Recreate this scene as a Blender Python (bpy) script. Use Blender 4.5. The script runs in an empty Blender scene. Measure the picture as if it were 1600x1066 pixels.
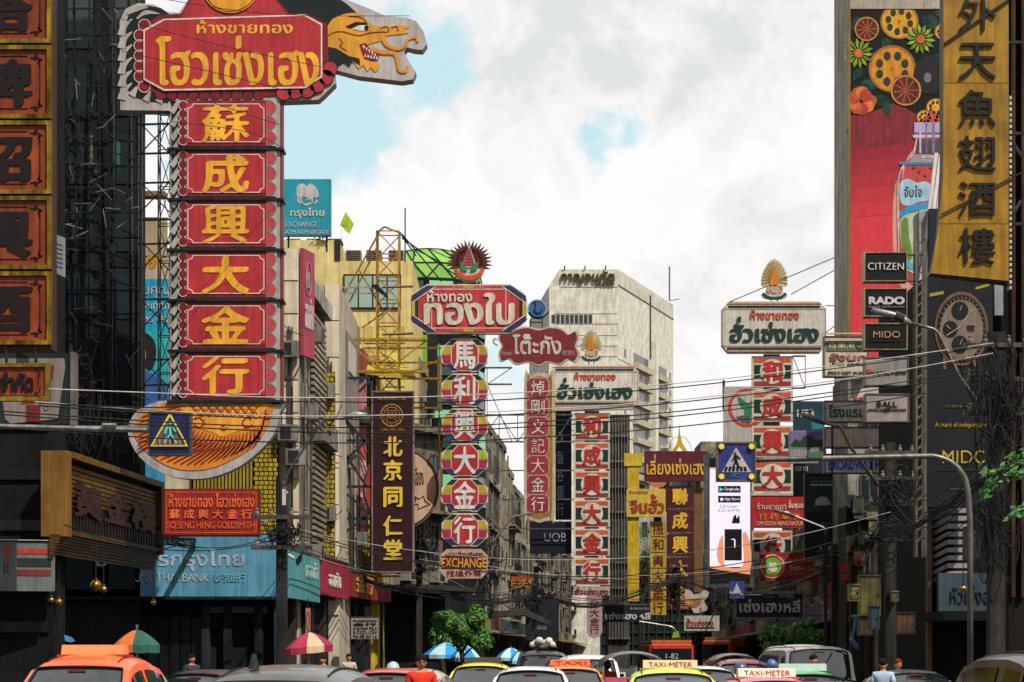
import bpy, bmesh, math, random
import numpy as np
from mathutils import Vector, Matrix
from mathutils.geometry import tessellate_polygon
SC = bpy.context.scene
COL = SC.collection
R = random.Random(7)
rad = math.radians

# ------------------------------------------------------------------ camera
F = 3111.0            # focal length expressed in photo pixels (1600 wide)
CX, HY, EYE = 800.0, 1018.0, 1.75
cd = bpy.data.cameras.new('camera')
cam = bpy.data.objects.new('camera', cd); COL.objects.link(cam); SC.camera = cam
cd.sensor_width = 36.0; cd.lens = 36.0 * F / 1600.0
cd.shift_y = (HY - 533.0) / 1600.0
cd.clip_start = 0.1; cd.clip_end = 6000
cam.location = (0, 0, EYE); cam.rotation_euler = (rad(90), 0, 0)

# ------------------------------------------------------------------ sky and sun
SUN_EL, SUN_AZ = 50.0, 37.0      # azimuth: behind the camera, to the right
sd = Vector((math.sin(rad(SUN_AZ)) * math.cos(rad(SUN_EL)), -math.cos(rad(SUN_AZ)) * math.cos(rad(SUN_EL)), math.sin(rad(SUN_EL))))
W = bpy.data.worlds.new('World'); SC.world = W; W.use_nodes = True
nt = W.node_tree; N = nt.nodes; LK = nt.links
N.clear()
def nd(t, **k):
    n = N.new(t)
    for a, b in k.items(): setattr(n, a, b)
    return n
wout = nd('ShaderNodeOutputWorld'); bg = nd('ShaderNodeBackground')
LK.new(bg.outputs[0], wout.inputs[0])
sky = nd('ShaderNodeTexSky', sky_type='NISHITA')
sky.sun_disc = False; sky.sun_elevation = rad(SUN_EL)
sky.sun_rotation = math.atan2(sd.x, sd.y)
sky.air_density = 1.0; sky.dust_density = 1.5; sky.ozone_density = 1.0
tc = nd('ShaderNodeTexCoord'); geo = tc.outputs['Generated']
def wmath(op, a, b=None, c=None, clamp=False):
    n = nd('ShaderNodeMath', operation=op); n.use_clamp = clamp
    for i, v in enumerate((a, b, c)):
        if v is None: continue
        if isinstance(v, (int, float)): n.inputs[i].default_value = v
        else: LK.new(v, n.inputs[i])
    return n.outputs[0]
def wnoise(scale, det, rough=.55, vec=None, dist=0.0):
    n = nd('ShaderNodeTexNoise'); n.inputs['Scale'].default_value = scale; n.inputs['Detail'].default_value = det
    n.inputs['Roughness'].default_value = rough; n.inputs['Distortion'].default_value = dist
    LK.new(vec or geo, n.inputs['Vector']); return n
# soft warp so the banks of cloud have torn edges
wn = wnoise(9.0, 5, .6)
vm = nd('ShaderNodeVectorMath', operation='MULTIPLY_ADD'); LK.new(wn.outputs['Color'], vm.inputs[0])
vm.inputs[1].default_value = (.075, .075, .075); LK.new(geo, vm.inputs[2])
off = nd('ShaderNodeVectorMath', operation='SUBTRACT'); LK.new(vm.outputs[0], off.inputs[0]); off.inputs[1].default_value = (.0375, .0375, .0375)
wv = off.outputs[0]
def blob(px, py, r, w):
    d = Vector(((px - CX) / F, 1.0, (HY - py) / F)).normalized()
    ds = nd('ShaderNodeVectorMath', operation='DISTANCE'); LK.new(wv, ds.inputs[0]); ds.inputs[1].default_value = d
    m = nd('ShaderNodeMapRange'); m.interpolation_type = 'SMOOTHERSTEP'
    LK.new(ds.outputs['Value'], m.inputs[0]); m.inputs[1].default_value = 0; m.inputs[2].default_value = r / F
    m.inputs[3].default_value = w; m.inputs[4].default_value = 0
    return m.outputs[0]
def addall(l):
    s = l[0]
    for q in l[1:]: s = wmath('ADD', s, q)
    return s
n1 = wnoise(3.2, 9, .6, wv); n2 = wnoise(11.0, 10, .62, wv)
base = wmath('ADD', wmath('MULTIPLY', n1.outputs['Fac'], .60), wmath('MULTIPLY', n2.outputs['Fac'], .60))
gaps = addall([blob(475, 215, 125, -.16), blob(560, 165, 80, -.11), blob(690, 90, 130, -.16), blob(945, 238, 74, -.19), blob(640, 20, 120, -.06), blob(1000, 215, 50, -.08),
               blob(700, 210, 120, .10), blob(860, 60, 200, .12), blob(800, 330, 260, .14), blob(1100, 320, 260, .12), blob(1210, 430, 240, .1), blob(1180, 80, 240, .14), blob(620, 330, 200, .1)])
dens = wmath('ADD', base, gaps)
mask = nd('ShaderNodeMapRange'); mask.interpolation_type = 'SMOOTHSTEP'; LK.new(dens, mask.inputs[0])
mask.inputs[1].default_value = .465; mask.inputs[2].default_value = .585
# cloud shade: grey bellies, near-white edges
n3 = wnoise(6.5, 10, .58, wv)
gm = nd('ShaderNodeMapping'); gm.inputs['Location'].default_value = (0, 0, .02); LK.new(wv, gm.inputs['Vector'])
n4 = wnoise(6.5, 10, .58, gm.outputs[0])
relief = wmath('SUBTRACT', n3.outputs['Fac'], n4.outputs['Fac'])
greys = addall([blob(860, 130, 230, -.17), blob(1040, 120, 280, -.17), blob(1230, 60, 220, -.14), blob(860, 10, 230, -.18), blob(1120, 160, 150, -.06),
                blob(640, 165, 120, .07), blob(900, 330, 200, .06), blob(740, 30, 90, -.1), blob(640, 330, 160, .04)])
shade = wmath('ADD', wmath('ADD', wmath('MULTIPLY', relief, 3.0), greys), wmath('ADD', wmath('MULTIPLY', n3.outputs['Fac'], .25), .72), clamp=True)
cr = nd('ShaderNodeValToRGB'); LK.new(shade, cr.inputs[0])
e = cr.color_ramp.elements
e[0].position = .45; e[0].color = (.52, .54, .54, 1)
e[1].position = .92; e[1].color = (.72, .69, .692, 1)
q = cr.color_ramp.elements.new(.68); q.color = (.64, .63, .63, 1)
# clear parts: hazy tropical blue
sm = nd('ShaderNodeMix', data_type='RGBA'); sm.blend_type = 'MULTIPLY'; sm.inputs[0].default_value = 1.0
LK.new(sky.outputs[0], sm.inputs['A']); sm.inputs['B'].default_value = (.1, .1, .1, 1)
sh = nd('ShaderNodeMix', data_type='RGBA'); sh.inputs[0].default_value = .8; LK.new(sm.outputs['Result'], sh.inputs['A'])
sh.inputs['B'].default_value = (.45, .635, .655, 1)
mx = nd('ShaderNodeMix', data_type='RGBA'); LK.new(mask.outputs[0], mx.inputs[0]); LK.new(sh.outputs['Result'], mx.inputs['A']); LK.new(cr.outputs[0], mx.inputs['B'])
LK.new(mx.outputs['Result'], bg.inputs['Color']); bg.inputs['Strength'].default_value = 1.0
sl = bpy.data.lights.new('sun', 'SUN'); sl.energy = 5.0; sl.angle = rad(.5); sl.color = (1, .955, .88)
so = bpy.data.objects.new('sun', sl); COL.objects.link(so); so.rotation_euler = sd.to_track_quat('Z', 'Y').to_euler()
vs = SC.view_settings; vs.view_transform = 'Standard'; vs.look = 'None'; vs.exposure = 0.52; vs.gamma = 1.0
try: vs.use_curve_mapping = False
except Exception: pass
SC.cycles.max_bounces = 5; SC.cycles.diffuse_bounces = 2; SC.cycles.glossy_bounces = 3; SC.cycles.transparent_max_bounces = 6

# ------------------------------------------------------------------ materials
def lin(h, k=1.0):
    c = [int(h[i:i + 2], 16) / 255 for i in (0, 2, 4)]
    return tuple(min(.92, k * (x / 12.92 if x <= .04045 else ((x + .055) / 1.055) ** 2.4)) for x in c)
MC = {}
def M(h, kind='paint', k=.86, s=1.0):
    """h: hex colour of the thing; kinds: paint, wall, metal, car, glass, rubber, lamp, fabric, leaf, bark, chrome, mirror"""
    key = (h, kind, k, s)
    if key in MC: return MC[key]
    m = bpy.data.materials.new(f'{kind}_{h}'); m.use_nodes = True
    t = m.node_tree; b = t.nodes['Principled BSDF']; L = t.links.new
    if kind in ('paint', 'print') and k == .86: k = .64
    c = lin(h, k)
    def node(ty, **kw):
        n = t.nodes.new(ty)
        for a, v in kw.items(): setattr(n, a, v)
        return n
    b.inputs['Base Color'].default_value = (*c, 1)
    rough = dict(paint=.5, wall=.88, metal=.42, car=.22, glass=.06, rubber=.7, fabric=.9, leaf=.55, bark=.9, chrome=.15, lamp=.4, mirror=.08, gold=.3).get(kind, .6)
    b.inputs['Roughness'].default_value = rough
    if kind == 'lamp':
        b.inputs['Base Color'].default_value = (.02, .02, .02, 1); b.inputs['Emission Color'].default_value = (*c, 1); b.inputs['Emission Strength'].default_value = s
        MC[key] = m; return m
    if kind in ('metal', 'chrome', 'gold'): b.inputs['Metallic'].default_value = .9 if kind != 'metal' else .55
    if kind == 'car':
        b.inputs['Coat Weight'].default_value = .5; b.inputs['Coat Roughness'].default_value = .04; b.inputs['Roughness'].default_value = .35
    b.inputs['Specular IOR Level'].default_value = {'wall': .12, 'fabric': .1, 'rubber': .2, 'bark': .1, 'paint': .16, 'print': .1, 'metal': .3}.get(kind, .5)
    if kind == 'leaf':
        b.inputs['Specular IOR Level'].default_value = .25
    if kind == 'carglass': b.inputs['Roughness'].default_value = .03; b.inputs['IOR'].default_value = 2.0
    if kind in ('glass', 'carglass', 'chrome', 'mirror'): MC[key] = m; return m
    oi = node('ShaderNodeObjectInfo'); tcn = node('ShaderNodeTexCoord')
    add = node('ShaderNodeVectorMath', operation='ADD'); L(tcn.outputs['Object'], add.inputs[0])
    mul = node('ShaderNodeVectorMath', operation='SCALE'); mul.inputs[0].default_value = (37, 11, 23)
    L(oi.outputs['Random'], mul.inputs['Scale']); L(mul.outputs[0], add.inputs[1])
    if kind == 'leaf':
        ge = node('ShaderNodeNewGeometry'); hv = node('ShaderNodeHueSaturation'); hv.inputs['Color'].default_value = (*c, 1)
        mr = node('ShaderNodeMapRange'); L(ge.outputs['Random Per Island'], mr.inputs[0]); mr.inputs[3].default_value = .45; mr.inputs[4].default_value = 1.5
        m2 = node('ShaderNodeMapRange'); L(ge.outputs['Random Per Island'], m2.inputs[0]); m2.inputs[3].default_value = .475; m2.inputs[4].default_value = .52
        L(m2.outputs[0], hv.inputs['Hue']); L(mr.outputs[0], hv.inputs['Value']); L(hv.outputs[0], b.inputs['Base Color'])
        tr = node('ShaderNodeBsdfTranslucent'); L(hv.outputs[0], tr.inputs[0]); ms = node('ShaderNodeMixShader'); ms.inputs[0].default_value = .35
        L(b.outputs[0], ms.inputs[1]); L(tr.outputs[0], ms.inputs[2]); L(ms.outputs[0], t.nodes['Material Output'].inputs[0])
        MC[key] = m; return m
    # broad soiling
    no = node('ShaderNodeTexNoise'); L(add.outputs[0], no.inputs['Vector'])
    no.inputs['Scale'].default_value = {'wall': .8, 'car': 2.0, 'print': 3.0}.get(kind, 1.6); no.inputs['Detail'].default_value = 6; no.inputs['Roughness'].default_value = .65
    # rain streaks: noise stretched along z
    mp = node('ShaderNodeMapping'); mp.inputs['Scale'].default_value = (5, 5, .28) if kind == 'wall' else (9, 9, .5)
    L(add.outputs[0], mp.inputs['Vector'])
    st = node('ShaderNodeTexNoise'); L(mp.outputs[0], st.inputs['Vector']); st.inputs['Scale'].default_value = 1.0; st.inputs['Detail'].default_value = 4
    a = {'wall': .65, 'paint': .28, 'print': .5, 'metal': .5, 'rubber': .3, 'fabric': .2, 'car': .16, 'bark': .6, 'gold': .4}.get(kind, .3) * s
    r1 = node('ShaderNodeMapRange'); L(no.outputs['Fac'], r1.inputs[0]); r1.inputs[1].default_value = .35; r1.inputs[2].default_value = .7; r1.inputs[3].default_value = 1 - a; r1.inputs[4].default_value = 1 + a * .15
    r2 = node('ShaderNodeMapRange'); L(st.outputs['Fac'], r2.inputs[0]); r2.inputs[1].default_value = .38; r2.inputs[2].default_value = .62; r2.inputs[3].default_value = 1 - a * .8; r2.inputs[4].default_value = 1.0
    mm = node('ShaderNodeMath', operation='MULTIPLY'); L(r1.outputs[0], mm.inputs[0]); L(r2.outputs[0], mm.inputs[1])
    ob = node('ShaderNodeMapRange'); L(oi.outputs['Random'], ob.inputs[0]); ob.inputs[3].default_value = .93; ob.inputs[4].default_value = 1.05
    m3 = node('ShaderNodeMath', operation='MULTIPLY'); L(mm.outputs[0], m3.inputs[0]); L(ob.outputs[0], m3.inputs[1])
    vsn = node('ShaderNodeVectorMath', operation='SCALE'); vsn.inputs[0].default_value = c; L(m3.outputs[0], vsn.inputs['Scale'])
    L(vsn.outputs[0], b.inputs['Base Color'])
    if kind != 'car':
        fn = node('ShaderNodeTexNoise'); L(tcn.outputs['Object'], fn.inputs['Vector']); fn.inputs['Scale'].default_value = 22; fn.inputs['Detail'].default_value = 3
        bp = node('ShaderNodeBump'); bp.inputs['Strength'].default_value = .25; bp.inputs['Distance'].default_value = .01
        L(fn.outputs['Fac'], bp.inputs['Height']); L(bp.outputs[0], b.inputs['Normal'])
    MC[key] = m; return m

# ------------------------------------------------------------------ mesh helpers
def ray(px, Y, z=None, py=None):
    return Vector(((px - CX) / F * Y, Y, EYE + (HY - py) / F * Y if py is not None else (z or 0)))
def mk(name, vs_, fs, m=None, parent=None, smooth=False, loc=None):
    me = bpy.data.meshes.new(name); me.from_pydata([tuple(v) for v in vs_], [], [tuple(f) for f in fs]); me.update()
    if m: me.materials.append(m)
    if smooth: me.polygons.foreach_set('use_smooth', [True] * len(me.polygons))
    o = bpy.data.objects.new(name, me); COL.objects.link(o)
    if parent: o.parent = parent
    if loc: o.location = loc
    return o
def tag(o, label=None, cat=None, group=None, kind=None):
    if label: o['label'] = label
    if cat: o['category'] = cat
    if group: o['group'] = group
    if kind: o['kind'] = kind
    return o
def empty(name, loc, label, cat, group=None, yaw=0.0):
    o = bpy.data.objects.new(name, None); COL.objects.link(o); o.location = loc; o.rotation_euler = (0, 0, yaw)
    o.empty_display_size = .2
    return tag(o, label, cat, group)
BXF = [(0, 1, 3, 2), (4, 6, 7, 5), (0, 4, 5, 1), (2, 3, 7, 6), (0, 2, 6, 4), (1, 5, 7, 3)]
class B:
    """collects primitives into one mesh"""
    def __init__(s): s.v = []; s.f = []
    def box(s, x0, x1, y0, y1, z0, z1):
        b = len(s.v)
        s.v += [(x, y, z) for x in (x0, x1) for y in (y0, y1) for z in (z0, z1)]
        s.f += [tuple(b + i for i in f) for f in BXF]; return s
    def obox(s, c, ax, ay, az):
        """oriented box from centre and three half-axis vectors"""
        b = len(s.v); c = Vector(c); ax, ay, az = Vector(ax), Vector(ay), Vector(az)
        s.v += [tuple(c + i * ax + j * ay + k * az) for i in (-1, 1) for j in (-1, 1) for k in (-1, 1)]
        s.f += [tuple(b + i for i in f) for f in BXF]; return s
    def bar(s, p, q, w, h=None):
        p, q = Vector(p), Vector(q); d = q - p
        if d.length < 1e-6: return s
        dn = d.normalized(); up = Vector((0, 0, 1)) if abs(dn.z) < .9 else Vector((0, 1, 0))
        a = dn.cross(up).normalized(); b2 = a.cross(dn)
        return s.obox((p + q) / 2, d / 2, a * w / 2, b2 * (h or w) / 2)
    def tube(s, pts, r, n=6, cap=True):
        pts = [Vector(p) for p in pts]; rs = r if isinstance(r, (list, tuple)) else [r] * len(pts)
        base = len(s.v); pa = None
        for i, p in enumerate(pts):
            d = (pts[min(i + 1, len(pts) - 1)] - pts[max(i - 1, 0)]).normalized()
            if pa is None:
                up = Vector((0, 0, 1)) if abs(d.z) < .9 else Vector((0, 1, 0)); pa = d.cross(up).normalized()
            pa = (pa - d * pa.dot(d)).normalized(); pb = d.cross(pa)
            for k in range(n):
                a = 2 * math.pi * k / n; s.v.append(tuple(p + (pa * math.cos(a) + pb * math.sin(a)) * rs[i]))
        for i in range(len(pts) - 1):
            for k in range(n):
                k2 = (k + 1) % n; a = base + i * n
                s.f.append((a + k, a + k2, a + n + k2, a + n + k))
        if cap:
            s.f.append(tuple(base + k for k in range(n))[::-1]); s.f.append(tuple(base + (len(pts) - 1) * n + k for k in range(n)))
        return s
    def cone(s, c, r0, r1, h, n=12):
        return s.tube([c, (c[0], c[1], c[2] + h)], [r0, r1], n)
    def lathe(s, c, prof, n=14):
        b = len(s.v)
        for r, z in prof:
            for k in range(n):
                a = 2 * math.pi * k / n; s.v.append((c[0] + r * math.cos(a), c[1] + r * math.sin(a), c[2] + z))
        for i in range(len(prof) - 1):
            for k in range(n):
                k2 = (k + 1) % n; s.f.append((b + i * n + k, b + i * n + k2, b + (i + 1) * n + k2, b + (i + 1) * n + k))
        return s
    def poly(s, pts, thick=None):
        b = len(s.v); s.v += [tuple(p) for p in pts]; s.f.append(tuple(range(b, b + len(pts)))); return s
    def build(s, name, m, parent=None, smooth=False, **k):
        return mk(name, s.v, s.f, m, parent, smooth, **k)

def catmull(pts, seg=6, closed=True):
    n = len(pts); out = []
    rng = range(n) if closed else range(n - 1)
    g = (lambda i: pts[i % n]) if closed else (lambda i: pts[max(0, min(n - 1, i))])
    for i in rng:
        p0, p1, p2, p3 = g(i - 1), g(i), g(i + 1), g(i + 2)
        for k in range(seg):
            t = k / seg
            out.append(tuple(.5 * ((2 * b) + (-a + c) * t + (2 * a - 5 * b + 4 * c - d) * t * t + (-a + 3 * b - 3 * c + d) * t ** 3)
                             for a, b, c, d in zip(p0, p1, p2, p3)))
    if not closed: out.append(tuple(pts[-1]))
    return out

# ------------------------------------------------------------------ lettering: glyph outlines -> brushed, weighted solid letters
def _outline(txt, split=False):
    cu = bpy.data.curves.new('t', 'FONT'); cu.body = txt; cu.fill_mode = 'NONE'; cu.resolution_u = 4
    o = bpy.data.objects.new('t', cu); COL.objects.link(o)
    bpy.context.view_layer.update()
    me = bpy.data.meshes.new_from_object(o.evaluated_get(bpy.context.evaluated_depsgraph_get()))
    v = np.zeros(len(me.vertices) * 3); me.vertices.foreach_get('co', v); v = v.reshape(-1, 3)[:, :2]
    ed = np.zeros(len(me.edges) * 2, dtype=int); me.edges.foreach_get('vertices', ed); ed = ed.reshape(-1, 2)
    bpy.data.objects.remove(o); bpy.data.curves.remove(cu); bpy.data.meshes.remove(me)
    lo = ed.min(axis=1); hi = ed.max(axis=1); one = (hi - lo) == 1
    ed = np.stack([np.where(one, lo, hi), np.where(one, hi, lo)], axis=1)
    return v, ed
UPV = '\u0e31\u0e34\u0e35\u0e36\u0e37'; TON = '\u0e48\u0e49\u0e4a\u0e4b\u0e4c'
def outline(txt):
    plain = ''; tones = []
    for i, ch in enumerate(txt):
        if ch in TON and i and txt[i - 1] in UPV: tones.append((len(plain), ch))
        else: plain += ch
    v, ed = _outline(plain)
    for at, ch in tones:
        pre = plain[:at - 1]
        v0, e0 = _outline(pre); v1, e1 = _outline(pre + ch)
        k = len(v0); add = v1[k:] + np.array([0.0, .23]); ee = e1[(e1 >= k).all(axis=1)] - k + len(v)
        v = np.vstack([v, add]); ed = np.vstack([ed, ee])
    return v, ed
def trace(D):
    """loops of the 0.5 level of D, inside kept on the left"""
    Hh, Ww = D.shape; I = D > .5
    c = I[:-1, :-1] * 1 + I[:-1, 1:] * 2 + I[1:, 1:] * 4 + I[1:, :-1] * 8
    ys, xs = np.nonzero((c > 0) & (c < 15))
    # cell edges: b(ottom: row y), r, t, l
    T = {1: [('l', 'b')], 2: [('b', 'r')], 3: [('l', 'r')], 4: [('r', 't')], 5: [('l', 'b'), ('r', 't')], 6: [('b', 't')], 7: [('l', 't')],
         8: [('t', 'l')], 9: [('t', 'b')], 10: [('b', 'r'), ('t', 'l')], 11: [('t', 'r')], 12: [('r', 'l')], 13: [('r', 'b')], 14: [('b', 'l')]}
    nxt = {}
    def key(s, x, y):
        return (0, x, y) if s == 'b' else (0, x, y + 1) if s == 't' else (1, x, y) if s == 'l' else (1, x + 1, y)
    for y, x in zip(ys.tolist(), xs.tolist()):
        for a, b in T[int(c[y, x])]: nxt[key(a, x, y)] = key(b, x, y)
    def pos(k):
        o, x, y = k
        if o == 0:
            a, b = D[y, x], D[y, x + 1]; return (x + (.5 - a) / (b - a), y)
        a, b = D[y, x], D[y + 1, x]; return (x, y + (.5 - a) / (b - a))
    loops = []
    while nxt:
        k0 = next(iter(nxt)); k = k0; lp = []
        while k in nxt:
            lp.append(pos(k)); k = nxt.pop(k)
        if len(lp) > 5: loops.append(lp)
    return loops
def simp(lp, tol):
    p = np.array(lp); n = len(p); keep = [0]; a = 0; i = 2
    while i <= n:
        seg = p[a + 1:i]; A = p[a]; Bp = p[i % n]; d = Bp - A; L = math.hypot(*d)
        dist = np.abs((seg[:, 0] - A[0]) * d[1] - (seg[:, 1] - A[1]) * d[0]) / max(L, 1e-6) if L > 1e-6 else np.hypot(*(seg - A).T)
        if dist.max() > tol or i - a > 14: keep.append(i - 1); a = i - 1
        i += 1
    return [tuple(p[k]) for k in keep]
GC = {}
def glyphs(txt, res, nib, hgt=1.0):
    """-> verts (N,2) in ems, triangles, loops, bbox.  nib=(long radius, short radius, angle deg) in ems"""
    key = (txt, res, nib)
    if key in GC: return GC[key]
    v, ed = outline(txt)
    if len(v) == 0: return None
    pad = int(max(nib[0], nib[1]) * res) + 4
    x0, y0 = v.min(axis=0); P = (v - (x0, y0)) * res + pad
    Ww = int(P[:, 0].max()) + pad + 2; Hh = int(P[:, 1].max()) + pad + 2
    acc = np.zeros((Hh, Ww + 1), dtype=int)
    A = P[ed[:, 0]]; Bq = P[ed[:, 1]]
    for (ax, ay), (bx, by) in zip(A, Bq):
        if ay == by: continue
        s = 1
        if ay > by: ax, ay, bx, by = bx, by, ax, ay; s = -1
        r0 = math.ceil(ay); r1 = math.ceil(by) - 1
        if r1 < r0: continue
        rr = np.arange(r0, r1 + 1); xx = np.ceil(ax + (rr - ay) * (bx - ax) / (by - ay)).astype(int)
        np.add.at(acc, (rr, np.clip(xx, 0, Ww)), s)
    I = np.cumsum(acc, axis=1)[:, :Ww] != 0
    la, sb, an = nib[0] * res, nib[1] * res, rad(nib[2])
    O = I.copy(); m = int(max(la, sb)) + 1
    for dy in range(-m, m + 1):
        for dx in range(-m, m + 1):
            if dx == 0 and dy == 0: continue
            u = dx * math.cos(an) + dy * math.sin(an); w = -dx * math.sin(an) + dy * math.cos(an)
            if (u / max(la, .3)) ** 2 + (w / max(sb, .3)) ** 2 <= 1.05:
                O |= np.roll(np.roll(I, dy, 0), dx, 1)
    D = O.astype(float)
    for _ in range(1 if res < 50 else 2):
        D = (D + np.roll(D, 1, 0) + np.roll(D, -1, 0)) / 3; D = (D + np.roll(D, 1, 1) + np.roll(D, -1, 1)) / 3
    D = D + 1e-4
    loops = [simp(l, .22) for l in trace(D)]
    loops = [l for l in loops if len(l) > 2]
    vv = [((x - pad) / res, (y - pad) / res) for l in loops for x, y in l]
    def area(l): return sum(a[0] * b[1] - b[0] * a[1] for a, b in zip(l, l[1:] + l[:1])) / 2
    def inside(p, l):
        c = False
        for a, b in zip(l, l[1:] + l[:1]):
            if (a[1] > p[1]) != (b[1] > p[1]) and p[0] < (b[0] - a[0]) * (p[1] - a[1]) / (b[1] - a[1]) + a[0]: c = not c
        return c
    ars = [area(l) for l in loops]; sgn = 1 if sum(ars) > 0 else -1; start = [0]
    for l in loops: start.append(start[-1] + len(l))
    outs = [i for i, a in enumerate(ars) if a * sgn > 0]; grp = {i: [i] for i in outs}
    for i, a in enumerate(ars):
        if a * sgn > 0: continue
        c = [o for o in outs if abs(ars[o]) > abs(a) and inside(loops[i][0], loops[o])]
        if c: grp[min(c, key=lambda o: abs(ars[o]))].append(i)
    tr = []
    for o, ids in grp.items():
        mp = [start[i] + k for i in ids for k in range(len(loops[i]))]
        tr += [tuple(mp[q] for q in f) for f in tessellate_polygon([[Vector((x, y, 0)) for x, y in loops[i]] for i in ids])]
    vv = np.array(vv); bb = (vv[:, 0].min(), vv[:, 1].min(), vv[:, 0].max(), vv[:, 1].max())
    out = (vv, tr, [len(l) for l in loops], bb); GC[key] = out; return out
BRUSH = (.045, .02, 35); BOLD = (.03, .03, 0); NIB = (.075, .022, 50); THIN = (.01, .01, 0); MED = (.018, .018, 0)

# ------------------------------------------------------------------ a thing laid out on a vertical plane in the world
class Th:
    def __init__(s, name, label, cat, px, py, Y, yaw=0.0, group=None, root=None):
        s.O = ray(px, Y, py=py); s.yaw = rad(yaw)
        s.u = Vector((math.cos(s.yaw), math.sin(s.yaw), 0)); s.n = Vector((-math.sin(s.yaw), math.cos(s.yaw), 0))
        s.r = root or empty(name, s.O, label, cat, group, s.yaw)
        s.k = Y / F
    def L(s, px, py, d=0.0):
        dx = Vector(((px - CX) / F, 1, (HY - py) / F)); cam0 = Vector((0, 0, EYE))
        t = (s.O - cam0).dot(s.n) / dx.dot(s.n); X = cam0 + dx * t - s.O
        return Vector((X.dot(s.u), d, X.z))
    def box(s, name, x0, y0, x1, y1, d0, d1, m, parent=None):
        a = s.L(x0, y0); b = s.L(x1, y1)
        return B().box(min(a.x, b.x), max(a.x, b.x), min(d0, d1), max(d0, d1), min(a.z, b.z), max(a.z, b.z)).build(name, m, parent or s.r)
    def frame(s, name, x0, y0, x1, y1, w, d0, d1, m, parent=None):
        a = s.L(x0, y1); b = s.L(x1, y0); w = w * s.k; g = B(); e = .003
        g.box(a.x, b.x, d0, d1, b.z - w, b.z); g.box(a.x, b.x, d0, d1, a.z, a.z + w)
        g.box(a.x, a.x + w, d0, d1, a.z + w, b.z - w); g.box(b.x - w, b.x, d0, d1, a.z + w, b.z - w)
        return g.build(name, m, parent or s.r)
    def tri(s, name, loops, d, th, m, parent=None):
        """loops of local (x,z) -> solid of thickness th, front face at depth d"""
        flat = [p for l in loops for p in l]; n = len(flat)
        tr = tessellate_polygon([[Vector((x, z, 0)) for x, z in l] for l in loops])
        v = [(x, d, z) for x, z in flat] + [(x, d + th, z) for x, z in flat]
        f = [t for t in tr]; b = 0
        for l in loops:
            k = len(l); f += [(b + i, b + (i + 1) % k, n + b + (i + 1) % k, n + b + i) for i in range(k)]; b += k
        f += [(a + n, c + n, b2 + n) for a, b2, c in tr]
        return mk(name, v, f, m, parent or s.r)
    def poly(s, name, pts, d, th, m, smooth=0, holes=(), parent=None):
        ls = []
        for l in (pts, *holes):
            l = [(s.L(x, y).x, s.L(x, y).z) for x, y in l]
            if smooth: l = catmull(l, smooth)
            ls.append(l)
        return s.tri(name, ls, d, th, m, parent)
    def ring(s, name, x, y, r, w, d, th, m, n=28, ry=None, parent=None):
        ry = ry or r; c = lambda a, q, q2: [(x + q * math.cos(a * 2 * math.pi / n), y + q2 * math.sin(a * 2 * math.pi / n)) for a in range(n)]
        l0 = [c(a, r, ry)[a] for a in range(n)]
        if w >= r: return s.poly(name, l0, d, th, m, parent=parent)
        l1 = [c(a, r - w, ry - w)[a] for a in range(n)]
        return s.poly(name, l0, d, th, m, holes=[l1], parent=parent)
    def disc(s, name, x, y, r, d, th, m, n=28, ry=None, parent=None):
        return s.ring(name, x, y, r, r + 1, d, th, m, n, ry, parent)
    def strokes(s, name, lines, d, th, m, smooth=6, parent=None):
        """lines: (points, width or (w0,..)) in pixels; ribbons joined as one part"""
        g = B()
        for pts, w in lines:
            q = catmull(pts, smooth, False) if smooth and len(pts) > 2 else pts
            n = len(q); ws = w if isinstance(w, (list, tuple)) else (w, w)
            top = []; bot = []
            for i, (x, y) in enumerate(q):
                a = q[max(i - 1, 0)]; b = q[min(i + 1, n - 1)]; dx, dy = b[0] - a[0], b[1] - a[1]; L = math.hypot(dx, dy) or 1
                t = i / max(n - 1, 1) * (len(ws) - 1); j = min(int(t), len(ws) - 2); ww = (ws[j] + (ws[j + 1] - ws[j]) * (t - j)) / 2
                top.append(s.L(x - dy / L * ww, y + dx / L * ww)); bot.append(s.L(x + dy / L * ww, y - dx / L * ww))
            b0 = len(g.v)
            for a, b in zip(top, bot):
                g.v += [(a.x, d, a.z), (b.x, d, b.z), (a.x, d + th, a.z), (b.x, d + th, b.z)]
            for i in range(n - 1):
                k = b0 + 4 * i; g.f += [(k, k + 1, k + 5, k + 4), (k + 2, k + 6, k + 7, k + 3), (k, k + 4, k + 6, k + 2), (k + 1, k + 3, k + 7, k + 5)]
            g.f += [(b0, b0 + 2, b0 + 3, b0 + 1)]; k = b0 + 4 * (n - 1); g.f += [(k, k + 1, k + 3, k + 2)]
        return g.build(name, m, parent or s.r)
    def text(s, txt, x0, y0, x1, y1, m, d=-.02, th=.02, nib=BOLD, name='lettering', parent=None, keep=False, skew=0.0):
        hp = abs(y1 - y0)
        res = 40 if hp < 14 else 44 if hp < 28 else 52 if hp < 60 else 72
        g = glyphs(txt, res, nib)
        if not g: return
        vv, tr, lens, bb = g
        a = s.L(x0, y1); b = s.L(x1, y0)
        sx = (b.x - a.x) / (bb[2] - bb[0]); sz = (b.z - a.z) / (bb[3] - bb[1])
        ox = oz = 0
        if keep:
            q = min(sx, sz); ox = ((b.x - a.x) - q * (bb[2] - bb[0])) / 2; oz = ((b.z - a.z) - q * (bb[3] - bb[1])) / 2; sx = sz = q
        pts = [(a.x + ox + (x - bb[0]) * sx + skew * (y - bb[1]) * sz, a.z + oz + (y - bb[1]) * sz) for x, y in vv]; n = len(pts)
        v = [(x, d, z) for x, z in pts] + [(x, d + th, z) for x, z in pts]; f = list(tr); k0 = 0
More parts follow.
